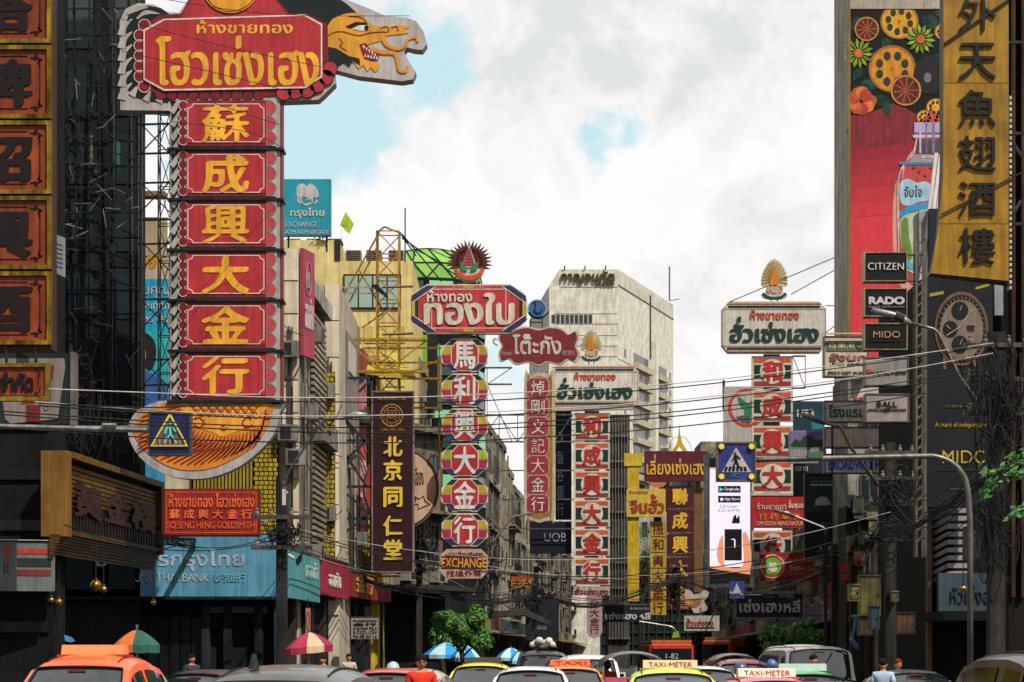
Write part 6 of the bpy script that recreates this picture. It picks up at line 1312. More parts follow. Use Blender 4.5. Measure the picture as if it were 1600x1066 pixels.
t = Th('orange_stall_bag', 'orange and yellow bag hanging under the magenta umbrella', 'bag', 478, 1021, 47); t.poly('bag', [(473, 1014), (484, 1013), (485, 1028), (472, 1029)], 0, .12, M('c9742c', 'fabric')); t.box('yellow_flap', 473, 1020, 484, 1028, -.02, -.003, M('c9a23a')); t.strokes('handle', [([(474, 1014), (478, 1008), (483, 1013)], .7)], .04, .02, STEEL)

# ================================================================== parasols
def parasol(name, label, px, py, Y, r, drop, cols, tilt=0.0, hgt=None):
    top = ray(px, Y, py=py); t = empty(name, (top.x, top.y, 0), label, 'umbrella'); n = 8
    B().tube([(0, 0, 0), (0, 0, top.z + .1)], .025, 8).build('pole', M('8d8d88', 'metal'), t)
    for i in range(n):
        a0, a1 = 2 * math.pi * i / n, 2 * math.pi * (i + 1) / n; g = B(); rows = 5
        P_ = lambda a, q: (r * q * math.cos(a), r * q * math.sin(a), top.z - drop * q ** 1.6 + r * q * math.cos(a) * tilt)
        for j in range(rows + 1):
            q = j / rows; sag = 1 - .04 * q
            g.v += [P_(a0, q), tuple(Vector(P_((a0 + a1) / 2, q * .97)) - Vector((0, 0, .03 * q))), P_(a1, q)]
        for j in range(rows):
            k = j * 3; g.f += [(k, k + 1, k + 4, k + 3), (k + 1, k + 2, k + 5, k + 4)]
        b = len(g.v); e = [Vector(g.v[rows * 3 + k]) for k in range(3)]; g.v += [tuple(v) for v in e] + [tuple(v - Vector((0, 0, .16))) for v in e]; g.f += [(b, b + 1, b + 4, b + 3), (b + 1, b + 2, b + 5, b + 4)]
        g.build('canopy_panel', cols[i % len(cols)], t)
    B().cone((0, 0, top.z), .03, .008, .09).build('finial', STEEL, t)
FB = lambda h: M(h, 'fabric', 1.0)
parasol('street_umbrella', 'street umbrella of orange and dark green panels with a red and purple hem', 214, 984, 40, .46, .30, [FB(c) for c in ('4a4488', 'b03a4a', '2c5a4c', '4a4488', 'a85e2c', 'a85a2c', '2c4f46', '2c544a')])
parasol('street_umbrella', 'magenta street umbrella with one cream panel over a stall', 483, 988, 47, .56, .34, [FB('8a2a42'), FB('902e45'), FB('ad9075'), FB('82283e')], tilt=.10)
for i, (px, py, Y, r) in enumerate(((697, 1004, 82, .95), (727, 1008, 80, .6), (798, 1012, 100, .75), (812, 1016, 96, .5))):
    parasol('street_umbrella', 'light blue striped street umbrella, ' + ['largest, left of the yellow taxi', 'small, touching the tree foliage', 'right of the yellow taxi roof', 'small and low, just left of the loaded pickup'][i], px, py, Y, r, .5, [FB('2f83b8'), FB('9fc0cf')])

# ================================================================== trees
def tree(label, px, py, Y, rx, rz, n=5200, seed=1, leaf=.085, col='4f7a30'):
    rr = random.Random(seed); c = ray(px, Y, py=py); t = empty('street_tree', (c.x, c.y, 0), label, 'tree'); H_ = c.z
    g = B(); g.tube([(0, 0, 0), (.06, 0, H_ * .4), (-.05, .05, H_ * .75), (.03, 0, H_)], [.13, .11, .09, .05], 8)
    tips = []
    for i in range(11):
        a = rr.uniform(0, 6.28); q = rr.uniform(.4, .95); b = Vector((rx * q * math.cos(a), rx * .8 * q * math.sin(a), H_ + rz * rr.uniform(-.6, .85))); s_ = Vector((0, 0, H_ * rr.uniform(.55, .85)))
        g.tube([s_, (s_ + b) / 2 + Vector((0, 0, .1)), b], [.05, .035, .012], 5); tips.append(b)
    g.build('trunk', M('4a3f33', 'bark'), t, True)
    cl = [(b, rr.uniform(.22, .4) * rx) for b in tips] + [(Vector((rr.gauss(0, .42) * rx, rr.gauss(0, .36) * rx, H_ + rr.gauss(0, .42) * rz)), rr.uniform(.14, .36) * rx) for _ in range(22)]
    g = B()
    for i in range(n):
        o, q = rr.choice(cl); d = Vector((rr.gauss(0, 1), rr.gauss(0, 1), rr.gauss(0, 1))).normalized(); p = o + d * q * rr.random() ** .35
        nrm = (d + Vector((rr.gauss(0, .5), rr.gauss(0, .5), rr.gauss(.5, .5)))).normalized(); a = nrm.orthogonal().normalized(); a.rotate(Matrix.Rotation(rr.uniform(0, 6.28), 3, nrm)); b = nrm.cross(a); l = leaf * rr.uniform(.6, 1.3)
        g.poly([p - a * l, p + b * l * .42, p + a * l, p - b * l * .42])
    g.build('crown', M(col, 'leaf'), t)
tree('bushy bright green street tree with a sunlit crown left of the yellow taxi', 722, 982, 78, 1.0, .95, 8000, 2)
tree('smaller green tree touching the bushy tree on its left side', 690, 992, 84, .55, .5, 1500, 7)
tree('green street tree under the dark mesh sign above the vans, left clump', 1216, 1000, 92, .85, .7, 3600, 11)
tree('green street tree under the dark mesh sign above the vans, right clump', 1258, 996, 86, .8, .7, 3600, 12)
tree('dense little tree hidden between far signs left of the narrow yellow column', 1004, 860, 175, 1.4, 3.2, 1600, 15)
t = empty('overhanging_branch', ray(1640, 36, py=740), 'bright green leafy branches reaching in from the right edge', 'branch'); g = B(); w_ = B(); rr = random.Random(9); s36 = 36 / F
for (x0, y0), (x1, y1) in (((1640, 715), (1536, 742)), ((1640, 735), (1560, 748)), ((1640, 780), (1566, 812)), ((1640, 700), (1584, 718)), ((1560, 748), (1536, 775)), ((1640, 770), (1590, 800))):
    a = Vector(((x0 - 1640) * s36, 0, (740 - y0) * s36)); b = Vector(((x1 - 1640) * s36, rr.uniform(-.3, .3), (740 - y1) * s36)); w_.tube([a, (a + b) / 2 + Vector((0, 0, .08)), b], [.016, .01, .004], 5)
    for i in range(44):
        p = a.lerp(b, rr.uniform(.2, 1)) + Vector((rr.gauss(0, .05), rr.gauss(0, .06), rr.gauss(.02, .05))); d = (b - a).normalized() + Vector((rr.gauss(0, .5), rr.gauss(0, .5), rr.gauss(-.2, .5))); d = d.normalized() * rr.uniform(.045, .085); c = d.cross(Vector((rr.gauss(0, .4), -1, .5))).normalized() * d.length * .42
        g.poly([p - d, p - d * .2 + c, p + d * .6 + c * .6, p + d, p + d * .6 - c * .6, p - d * .2 - c])
w_.build('stem', M('3f4a2a', 'bark'), t); g.build('leaves', M('3c6e2e', 'leaf'), t)

# ================================================================== lamps, poles and cables
t = Th('street_lamp', 'slender dark street lamp with upswept arm over the left pavement', 'street lamp', 436, 800, 52)
t.bars('post', [(436, 750, 436, 1135)], .16, M('3a3f3f', 'metal'), rnd=True); g = B(); pts = [t.L(*p) for p in ((436, 760), (447, 757), (448, 745), (455, 730), (500, 664), (506, 658), (520, 655), (545, 651))]; g.tube(pts, .035, 6); g.build('arm', M('5a5b58', 'metal'), t.r, True)
g = B(); g.tube([t.L(540, 652), t.L(556, 648), t.L(574, 648)], [.05, .09, .05], 8); g.build('lamp_head', M('a9a69e', 'metal'), t.r, True); t.box('fuse_box', 432, 748, 440, 800, -.15, .15, M('25282a', 'metal')); t.disc('bell_cap', 447, 770, 3, -.1, .2, M('b8b0a0'), 12)
t = Th('street_lamp', 'grey street lamp with a long cylindrical head in front of the watch signs', 'street lamp', 1540, 640, 46)
g = B(); g.tube([t.L(*p) for p in ((1542, 648), (1500, 590), (1466, 520), (1458, 514), (1422, 505))], .04, 7); g.build('arm', M('6f6650', 'metal'), t.r, True)
g = B(); g.tube([t.L(1424, 506), t.L(1412, 500), t.L(1395, 492), t.L(1364, 485), t.L(1362, 484.6)], [.05, .10, .08, .075, .05], 9); g.build('lamp_head', M('8e8e90', 'metal'), t.r, True); g = B(); g.tube([t.L(1412, 499), t.L(1398, 493)], .115, 9); g.build('collar', M('3a3c3e', 'metal'), t.r)
t = Th('street_lamp', 'olive street lamp arm rising to a thin head beside the number sign', 'street lamp', 1370, 760, 52)
g = B(); g.tube([t.L(*p) for p in ((1372, 760), (1330, 700), (1316, 672), (1311, 667), (1288, 661))], .045, 7); g.build('arm', M('6f6338', 'metal'), t.r, True); g = B(); g.tube([t.L(1290, 662), t.L(1276, 656), t.L(1254, 648), t.L(1252, 647.4)], [.05, .09, .06, .03], 8); g.build('lamp_head', M('5d6063', 'metal'), t.r, True)
t = Th('street_lamp', 'small street lamp arm in front of the red natural goods sign', 'street lamp', 1270, 815, 80); g = B(); g.tube([t.L(*p) for p in ((1290, 826), (1255, 812), (1240, 806))], .05, 6); g.build('arm', M('5f5a50', 'metal'), t.r); g = B(); g.tube([t.L(1242, 807), t.L(1230, 802), t.L(1208, 797)], [.06, .1, .05], 7); g.build('lamp_head', M('8f857c', 'metal'), t.r, True); t.bars('post', [(1290, 820, 1290, 1080)], .14, STEEL, rnd=True)
t = Th('street_lamp', 'thin far street lamp with a green-tipped head above the bus', 'street lamp', 1000, 975, 120); g = B(); g.tube(catmull([tuple(t.L(*p)) for p in ((998, 971), (1030, 976), (1050, 980), (1058, 990))], 5, False), .05, 6); g.build('arm', M('8f8d84', 'metal'), t.r); t.poly('lamp_head', [(1052, 988), (1060, 986), (1062, 996), (1050, 997)], -.1, .2, M('7fa832')); t.bars('post', [(998, 960, 998, 1062)], .13, STEEL, rnd=True)
t = Th('street_lamp', 'thin pale street lamp arm beside the narrow maroon column', 'street lamp', 764, 860, 88); g = B(); g.tube(catmull([tuple(t.L(*p)) for p in ((740, 930), (764, 860), (798, 812), (812, 806), (832, 802))], 5, False), .05, 6); g.build('arm', M('8d877c', 'metal'), t.r); g = B(); g.tube([t.L(690, 772), t.L(720, 766), t.L(752, 765)], [.04, .07, .04], 6); g.tube([t.L(660, 830), t.L(676, 792), t.L(692, 771)], .04, 6); g.build('second_arm', M('7d786f', 'metal'), t.r)
def pole(label, px, Y, top, w, m='35322e', arms=3, name='utility_pole'):
    t = Th(name, label, 'utility pole', px, 900, Y); z0 = -t.O.z; zt = t.L(px, top).z
    B().box(-w / 2, w / 2, -w / 2, w / 2, z0, zt).build('shaft', M(m, 'wall'), t.r)
    for i in range(arms): z = zt - .35 - i * .75; B().box(-.75, .75, -.22, -.12, z, z + .1).build('crossarm', M('57534c', 'metal'), t.r)
    for i in range(arms):
        for x in (-.6, -.25, .25, .6): z = zt - .25 - i * .75; B().lathe((x, -.17, z), [(0, .0), (.05, 0), (.06, .06), (.03, .1), (.05, .15), (0, .18)], 8).build('insulator', M('8a7d70', 'paint'), t.r)
    return t
PR = pole('square concrete utility pole smothered in cables between the lamp and the watch billboard', 1391, 58, 692, .30)
PF = pole('thick dark utility pole wrapped in cables in front of the watch billboard at right', 1556, 44, 520, .34, '3a3733')
PL2 = pole('dark utility pole with cable coils just right of the blue bank fascia', 441, 49.2, 790, .24, '2f2d2b', 2)
PM = pole('utility pole in the dark arcade right of the medicine hall sign', 655, 80, 850, .24, '3b3834', 2)
PN = pole('far utility pole right of the bushy tree', 835, 104, 905, .26, '34312d', 2)
PQ = pole('utility pole beside the fishball sign under the cable bundle', 1304, 84, 850, .26, '4a4038', 2)
PS = pole('far utility pole left of the tall lit screen', 1060, 150, 880, .26, '34312d', 2)
def tangle(px, py, Y, rx, ry, n, seed, label, m='141516', r=.016, sag=1.0):
    rr = random.Random(seed); t = Th('cable_tangle', label, 'cables', px, py, Y); g = B()
    for i in range(n):
        a = rr.uniform(0, 6.28); p0 = (px + rx * .3 * rr.gauss(0, 1), py + ry * .4 * rr.gauss(0, 1)); w = rx * rr.uniform(.4, 1.2) * rr.choice((-1, 1)); h = ry * rr.uniform(.1, .8) * sag
        p = [(p0[0], p0[1]), (p0[0] + w * .4, p0[1] + h), (p0[0] + w * .9, p0[1] + h * .5), (p0[0] + w, p0[1] - ry * rr.uniform(-.1, .5))]
        if rr.random() < .3: p = [(p0[0] + rx * .3 * math.cos(q), p0[1] + ry * .22 * math.sin(q)) for q in [k * .9 + a for k in range(8)]]
        d = rr.uniform(-.5, .2); g.tube(catmull([tuple(t.L(x, y, d + rr.uniform(-.05, .05))) for x, y in p], 5, False), r * rr.uniform(.45, 1.1), 4, False)
    tag(g.build('cable_loops', M(m, 'rubber'), t.r), kind='stuff'); return t
tangle(1558, 620, 43.6, 34, 90, 110, 1, 'thick mass of black cables coiled around the dark pole at the right edge')
tangle(1552, 790, 43.6, 26, 90, 60, 21, 'black cables trailing down below the coiled mass at the right edge')
tangle(1400, 760, 57.5, 34, 40, 50, 2, 'fanned black cables around the square concrete pole', r=.018)
tangle(1385, 830, 57.4, 46, 24, 30, 22, 'drooping cables under the fanned bundle on the concrete pole')
tangle(1320, 900, 83.5, 30, 44, 60, 3, 'knotted cables beside the fishball sign', r=.022)
tangle(444, 832, 48.8, 26, 22, 50, 4, 'black cable coils on the pole beside the goldsmith sign', r=.018)
tangle(662, 850, 79.5, 22, 36, 40, 5, 'cable knot right of the medicine hall sign', r=.024)
tangle(838, 925, 103, 30, 34, 36, 6, 'cable knot left of the striped middle column foot', r=.028)
tangle(1056, 920, 149, 26, 22, 26, 8, 'far cable knot above the bus', r=.035)
tangle(765, 880, 86, 26, 60, 30, 13, 'cables drooping beside the exchange sign', r=.022)
tangle(140, 640, 50, 40, 90, 24, 14, 'cables hanging across the dark building above the taxi', r=.014)
MAT = {'w': M('a9a299', 'rubber'), 'k': M('121314', 'rubber')}
nw = [0]; ordn = ['top', 'second', 'third', 'fourth', 'fifth', 'sixth', 'seventh', 'eighth', 'ninth', 'tenth', 'eleventh', 'twelfth']
def wire(pts, Y0, Y1, r, c, label, name='overhead_wire', group='overhead wires across the street'):
    n = len(pts); x0, x1 = pts[0][0], pts[-1][0]
    P3 = [tuple(ray(x, Y0 + (Y1 - Y0) * ((x - x0) / ((x1 - x0) or 1)), py=y)) for x, y in pts]; o = P3[0]
    w = B(); w.tube([Vector(p) - Vector(o) for p in (catmull(P3, 6, False) if n > 2 else P3)], r, 5); ob = w.build(name, MAT[c], None, True); ob.location = o; tag(ob, label, 'cable', group); return ob
def arcw(x0, y0, x1, y1, sag, n=7): return [(x0 + (x1 - x0) * i / n, y0 + (y1 - y0) * i / n + sag * 4 * (i / n) * (1 - i / n)) for i in range(n + 1)]
mains = [([(76, 608), (240, 614), (430, 621), (620, 621), (760, 616), (1060, 599), (1350, 565), (1552, 536)], 'w'),
    ([(60, 630), (240, 637), (430, 628), (620, 629), (760, 626), (1060, 605), (1350, 570), (1552, 540)], 'k'),
    ([(55, 628), (230, 641), (430, 650), (600, 649), (760, 644), (1060, 625), (1350, 588), (1552, 552)], 'w'),
    ([(60, 634), (230, 645), (430, 654), (600, 655), (760, 650), (1060, 629), (1350, 592), (1552, 556)], 'k'),
    ([(-20, 641), (230, 658), (430, 667), (600, 668), (760, 664), (1060, 643), (1350, 606), (1552, 575)], 'k'),
    ([(-20, 646), (230, 664), (430, 674), (600, 677), (760, 671), (1060, 650), (1350, 612), (1552, 582)], 'k'),
    ([(0, 668), (230, 684), (430, 691), (600, 692), (760, 688), (1060, 667), (1350, 630), (1552, 596)], 'k')]
for i, (p, c) in enumerate(mains): wire(p, 31, 43.5, .010 if c == 'w' else .012, c, f'{ordn[i]} from the top of the long wires sagging across the whole street')
lows = [(395, 810, 1392, 800, 70, 53, 57, 'w'), (395, 815, 1304, 870, 60, 53, 83, 'k'), (440, 822, 1392, 820, 80, 53, 57, 'k'), (655, 860, 1304, 862, 44, 79, 83, 'w'), (655, 866, 1304, 880, 38, 79, 83, 'k'), (655, 874, 1304, 866, 30, 79, 83, 'w'), (835, 910, 1304, 884, 40, 103, 83, 'k'),
    (655, 880, 1060, 900, 46, 79, 149, 'k'), (835, 915, 1060, 905, 30, 103, 149, 'w'), (835, 925, 1304, 900, 26, 103, 83, 'k'), (441, 840, 655, 880, 16, 53, 79, 'k'), (441, 846, 655, 892, 20, 53, 79, 'k'), (441, 850, 655, 900, 12, 53, 79, 'w'), (655, 900, 835, 930, 22, 79, 103, 'k'), (655, 890, 835, 924, 18, 79, 103, 'k'),
    (655, 868, 835, 905, 36, 79, 103, 'w'), (1304, 860, 1392, 790, 26, 83, 57, 'k'), (1304, 866, 1392, 800, 30, 83, 57, 'k'), (1392, 760, 1552, 640, 70, 57, 44, 'k'), (1392, 780, 1552, 700, 80, 57, 44, 'k'), (1392, 800, 1556, 740, 70, 57, 44, 'k'), (250, 842, 441, 830, 20, 50, 53, 'k'), (100, 820, 441, 840, 30, 44, 53, 'k'),
    (1060, 900, 1304, 866, 26, 149, 83, 'k'), (1060, 910, 1304, 880, 30, 149, 83, 'w'), (560, 880, 655, 858, 20, 66, 79, 'k')]
PN_ = {395: 'left lamp', 440: 'goldsmith-side pole', 441: 'goldsmith-side pole', 655: 'medicine hall pole', 835: 'bushy tree pole', 1060: 'far bus pole', 1304: 'fishball sign pole', 1392: 'concrete pole', 1552: 'right edge pole', 1556: 'right edge pole', 250: 'slatted box', 100: 'dark building', 560: 'pink-grey building'}
seen = {}
for i, (x0, y0, x1, y1, s_, Ya, Yb_, c) in enumerate(lows):
    k_ = (PN_[x0], PN_[x1], c); seen[k_] = seen.get(k_, 0) + 1; q_ = ('', ', next one down', ', lowest')[seen[k_] - 1]
    wire(arcw(x0, y0, x1, y1, s_), Ya, Yb_, .014 if c == 'k' else .008, c, f'low {"pale" if c == "w" else "black"} cable from {PN_[x0]} to {PN_[x1]}{q_}', group='low cables slung between the utility poles')
for i, (p, Ya, Yb_) in enumerate((([(300, 150), (420, 190), (440, 195)], 44, 48), ([(190, 30), (340, 70), (503, 105)], 40, 47), ([(190, 80), (340, 115), (480, 150)], 40, 47), ([(266, 190), (380, 205), (437, 228)], 46, 48), ([(100, -30), (400, 20), (640, 25)], 40, 49))):
    wire(p, Ya, Yb_, .008, 'k', ['short guy wire slanting over the top red panel', 'thin wire crossing the sign letters from upper left', 'thin wire crossing under the big sign letters', 'thin guy wire over the second red panel', 'thin wire running to the dragon head'][i], 'guy_wire', None)
# bundled trunk cables
def bundle(pts, Ya, Yb_, label, n=9, r=.02, spread=.12, seed=1):
    rr = random.Random(seed); x0, x1 = pts[0][0], pts[-1][0]; P3 = [ray(x, Ya + (Yb_ - Ya) * (x - x0) / (x1 - x0), py=y) for x, y in pts]; o = P3[0].copy(); g = B()
    for i in range(n):
        q = [tuple(p - o + Vector((0, rr.gauss(0, spread * .5), rr.gauss(0, spread)))) for p in P3]; g.tube(catmull(q, 4, False), r * rr.uniform(.6, 1.2), 4, False)
    ob = g.build('cable_bundle', MAT['k'], None, loc=o); tag(ob, label, 'cables')
bundle([(246, 845), (330, 848), (436, 836), (470, 862), (545, 895), (600, 915), (690, 928)], 52, 82, 'sagging bundle of black cables running along the left fascias', 12)
bundle([(1380, 830), (1430, 820), (1480, 790), (1520, 760), (1552, 730)], 57, 44, 'bundle of black cables swooping from the concrete pole to the right edge pole', 12)
bundle([(690, 928), (760, 940), (835, 930)], 82, 103, 'bundle of black cables between the arcade poles', 9)
bundle([(1060, 905), (1150, 930), (1230, 915), (1304, 880)], 149, 84, 'bundle of cables swinging in front of the dark mesh sign', 8)
bundle([(835, 925), (930, 945), (1060, 905)], 103, 149, 'far cable bundle crossing under the striped middle column', 8, .03)

# boxes on poles, right
def boxx(label, x0, y0, x1, y1, Y, c, name='junction_box', d=.4):
    t = Th(name, label, 'junction box', (x0 + x1) / 2, (y0 + y1) / 2, Y); b = t.box('casing', x0, y0, x1, y1, 0, d, M(c, 'metal', s=1.2)); t.frame('door_frame', x0 + 1.5, y0 + 2, x1 - 1.5, y1 - 2, .8, -.015, -.002, M('3a3832')); t.box('latch', x1 - 5, (y0 + y1) / 2 - 2, x1 - 3.4, (y0 + y1) / 2 + 2, -.03, -.002, STEEL); t.box('lid', x0 - 1, y0 - 1.4, x1 + 1, y0 - .2, -.05, d + .02, M(c, 'metal')); return t
boxx('large olive metal cabinet behind the concrete pole', 1343, 900, 1376, 962, 60.5, '6f6b38'); boxx('small yellow-green tilted box left of the concrete pole', 1327, 914, 1343, 939, 58, 'a09a58'); boxx('brown metal cabinet low behind the concrete pole', 1342, 966, 1364, 993, 60.6, '5c4a35'); boxx('brown meter cabinet right of the concrete pole', 1400, 958, 1430, 991, 60.4, '5c4630'); boxx('blue-grey box strapped to the concrete pole', 1360, 948, 1375, 984, 57.5, '3f5560'); boxx('grey-green box on the dark right-hand pole with a printed edge', 1510, 824, 1532, 874, 43.5, '3b443f')
boxx('olive lamp ballast box under the cable knot', 1394, 925, 1404, 940, 57.4, '8f8b6a')
for i, (x0, y0, x1, y1, c) in enumerate(((1316, 880, 1326, 907, 'a5312c'), (1291, 910, 1299, 952, '8f4038'))):
    t = Th('red_post_sign', ['short bright red vertical plate beside the cable knot', 'faded long red vertical plate beside the cable knot'][i], 'sign plate', (x0 + x1) / 2, (y0 + y1) / 2, 80); t.box('plate', x0, y0, x1, y1, 0, .12, M(c)); t.box('strap', x0 - 2, (y0 + y1) / 2, x1 + 2, (y0 + y1) / 2 + 1.4, -.02, .2, STEEL)
t = Th('blue_drain_pipe', 'bent blue plastic pipe beside the olive cabinet', 'pipe', 1335, 990, 59); g = B(); g.tube([t.L(*p) for p in ((1337, 962), (1334, 985), (1330, 998), (1336, 1008), (1340, 1016))], [.04, .05, .07, .09, .05], 8); g.build('pipe', M('3a5a78', 'paint'), t.r, True); t.bars('green_bracket', [(1330, 963, 1352, 960)], .06, M('6fb04a'))

# hanging golden lamps in the arcade at left
for i, (px, py, Y, r) in enumerate(((150, 915, 48, .14), (162, 921, 47.6, .09), (92, 941, 47, .1), (80, 938, 47, .08), (240, 942, 52, .07), (1505, 920, 55, .10))):
    t = Th('hanging_globe', ['large bronze globe lamp hanging below the slatted sign box', 'bright gilt globe lamp beside the large bronze globe', 'gilt globe lamp low beside the fascia with stripes', 'small gilt globe nearest the striped fascia', 'tiny gilt globe under the blue bank fascia', 'small amber globe before the slate-blue name board'][i], 'lamp', px, py, Y)
    g = B(); g.lathe((0, 0, 0), [(0, r), (r * .4, r * .93), (r * .85, r * .5), (r, 0), (r * .85, -r * .5), (r * .4, -r * .93), (0, -r)], 14); g.build('globe', M('b5893a', 'gold'), t.r, True); B().tube([(0, 0, r), (0, 0, r + .8)], .012, 5).build('cord', STEEL, t.r); B().lathe((0, 0, r), [(0, .05), (.04, .04), (.05, 0), (0, 0)], 8).build('cap', STEEL, t.r)
t = Th('crumpled_sheet', 'small crumpled blue plastic sheet in the dark arcade', 'plastic sheet', 108, 1000, 44); t.poly('sheet', [(100, 992), (112, 996), (117, 1002), (112, 1004), (102, 1002)], 0, .03, M('4a78a8', 'fabric')); t.bars('line', [(100, 992, 92, 980)], .01, STEEL)
t = Th('wall_lamp', 'white tube lamp on the dark pole above the turquoise fascia', 'lamp', 455, 868, 53.5); g = B(); g.tube([t.L(442, 862), t.L(460, 873)], .05, 8); g.build('tube', M('c0b8ac'), t.r); t.poly('shade', [(462, 876), (470, 866), (473, 858), (470, 876), (464, 884)], -.1, .3, M('1c1c1e'))
# ================================================================== vehicles
def lerp(a, b, t): return a + (b - a) * t
def car(name, label, cat, px, Y, paint, yaw=0.0, kind='sedan', sign=None, roofc=None, lower=None, roof_h=None, group='traffic queueing along the street', glassm=None):
    """rear faces the camera. local x across, y forward, z up"""
    x = (px - CX) / F * Y; t = empty(name, (x, Y, 0), label, cat, group, rad(yaw)); s = 1.0
    P = M(paint, 'car', .95); G = glassm or M('12191a', 'carglass'); low = M(lower, 'car', .95) if lower else P; K = M('121314', 'rubber')
    if kind == 'sedan': prof = [(.42, .93), (.75, 1.05), (1.15, 1.30), (1.40, 1.42), (1.9, 1.47), (2.5, 1.455), (2.9, 1.38), (3.35, 1.12), (3.75, .92)]; gl = (1, 3, 6, 8); Ln, wd, bel, rw = 4.5, .87, .93, .60
    elif kind == 'suv': prof = [(.10, 1.02), (.22, 1.15), (.38, 1.52), (.52, 1.66), (1.2, 1.74), (2.4, 1.72), (2.9, 1.62), (3.35, 1.25), (3.6, 1.05)]; gl = (1, 3, 6, 8); Ln, wd, bel, rw = 4.5, .9, 1.02, .70
    else: prof = [(.06, 1.05), (.10, 1.2), (.16, 1.75), (.24, 1.93), (.8, 2.02), (3.6, 2.0), (4.1, 1.85), (4.6, 1.3), (4.85, 1.1)]; gl = (1, 3, 6, 8); Ln, wd, bel, rw = 5.1, .9, 1.05, .76
    if roof_h: k = (roof_h - bel) / (max(z for _, z in prof) - bel); prof = [(y, bel + (z - bel) * k) for y, z in prof]
    zmax = max(z for _, z in prof); half = lambda z: lerp(wd * .94, rw, max(0, min(1, (z - bel) / (zmax - bel))) ** (1.0 if kind != 'van' else 1.4))
    pr = catmull(prof, 4, False); NX = 16
    idx = lambda k: k * 4
    def pt(i, j):
        y, z = pr[i]; u = -1 + 2 * j / NX; h = half(z); bulge = 1 - abs(u) ** 3.2
        crown = .055 * (1 - u * u) - .06 * abs(u) ** 6; yy = y + (.10 if i < idx(4) else -.10 if i > idx(5) else 0) * (abs(u) ** 2.5) * (1 if i not in (0, len(pr) - 1) else .3)
        return (u * h, yy, z + crown * (.35 if z < zmax - .1 else 1))
    V = [[pt(i, j) for j in range(NX + 1)] for i in range(len(pr))]
    def sheet(nm, i0, i1, j0, j1, m, off=0.0, par=None):
        g = B(); n = j1 - j0 + 1
        for i in range(i0, i1 + 1):
            for j in range(j0, j1 + 1): g.v.append(V[i][j])
        g.f = [(a * n + b, a * n + b + 1, (a + 1) * n + b + 1, (a + 1) * n + b) for a in range(i1 - i0) for b in range(n - 1)]
        o = g.build(nm, m, par or t, True); return o
    R_ = roofc and M(roofc, 'car') or P
    HD = 1 if kind == 'van' else 2; rf = sheet('roof', idx(gl[1]) - HD, idx(gl[2]), 0, NX, R_); sheet('rear_window', idx(gl[0]) - 2, idx(gl[1]) - HD, 1, NX - 1, G); sheet('windscreen', idx(gl[2]), idx(gl[3]) - 1, 1, NX - 1, G)
    sheet('rear_pillar', idx(gl[0]) - 2, idx(gl[1]) - HD, 0, 1, P); sheet('rear_pillar', idx(gl[0]) - 2, idx(gl[1]) - HD, NX - 1, NX, P); sheet('front_pillar', idx(gl[2]), idx(gl[3]) - 1, 0, 1, P); sheet('front_pillar', idx(gl[2]), idx(gl[3]) - 1, NX - 1, NX, P)
    # side skins: door frame + glass
    i0, i1 = idx(gl[0]) - 2, idx(gl[3]) - 1
    for sx, j in ((-1, 0), (1, NX)):
        e = [Vector(V[i][j]) for i in range(i0, i1 + 1)]; base = [Vector((sx * wd * .97, v.y, bel)) for v in e]; g = B(); g.v = [tuple(v) for v in e] + [tuple(v) for v in base]; n = len(e)
        g.f = [(k, k + 1, n + k + 1, n + k) if sx > 0 else (k, n + k, n + k + 1, k + 1) for k in range(n - 1)]; g.build('side_frame', P, t, True)
        win = []; 
        for a, b in ((.16, .47), (.52, .86)):
            ka, kb = int(n * a), int(n * b); g = B(); q = list(range(ka, kb + 1)); sh_ = Vector((sx * .012, 0, 0))
            up = [e[k].lerp(base[k], .13) + sh_ for k in q]; dn_ = [e[k].lerp(base[k], .93) + sh_ for k in q]; g.v = [tuple(v) for v in up + dn_]; m_ = len(q); g.f = [(k, k + 1, m_ + k + 1, m_ + k) for k in range(m_ - 1)]; g.build('side_window', G, t)
    # lower body
    st = [(-.0, .45, .80, .80), (.06, .30, .90, .93), (.45, .22, .935, 1.0), (1.2, .2, .93, 1.0), (2.4, .2, .92, 1.0), (3.5, .2, .90, 1.0), (Ln - .5, .22, .80, .97), (Ln - .1, .28, .66, .86), (Ln, .42, .55, .74)]
    dz = bel - .93; g = B(); ring = []
    for y, zb, zt, kx_ in st:
        w = wd * kx_; zt += dz; zm = (zb + zt) / 2 + .05
        ring.append([(-w * .93, y, zb), (-w, y, zm), (-w * .985, y, zt - .04), (-w * .9, y, zt), (0, y, zt + .03), (w * .9, y, zt), (w * .985, y, zt - .04), (w, y, zm), (w * .93, y, zb)])
    n = 9
    for r_ in ring: g.v += r_
    for i in range(len(ring) - 1): g.f += [(i * n + j, (i + 1) * n + j, (i + 1) * n + (j + 1) % n, i * n + (j + 1) % n) for j in range(n)]
    g.f += [tuple(range(n)), tuple((len(ring) - 1) * n + j for j in range(n))[::-1]]; g.build('body', low, t, True)
    for y in (.85, Ln - .85):
        for sx in (-1, 1):
            w = B().tube([(sx * (wd - .2), y, .31), (sx * (wd + .01), y, .31)], .31, 16).build('wheel', K, t); B().tube([(sx * (wd - .02), y, .31), (sx * (wd + .02), y, .31)], .19, 12).build('rim', M('9a9a98', 'metal'), w)
    for sx in (-1, 1):
        B().box(sx * wd * .95 - .14, sx * wd * .95 + .0 if sx > 0 else sx * wd * .95 + .14, -.03, .16, bel - .30, bel - .12).build('tail_light', M('8f1a14', 'glass'), t)
        B().box(min(sx * (wd + .02), sx * (wd + .2)), max(sx * (wd + .02), sx * (wd + .2)), 3.05, 3.15, bel + .02, bel + .17).build('wing_mirror', P, t)
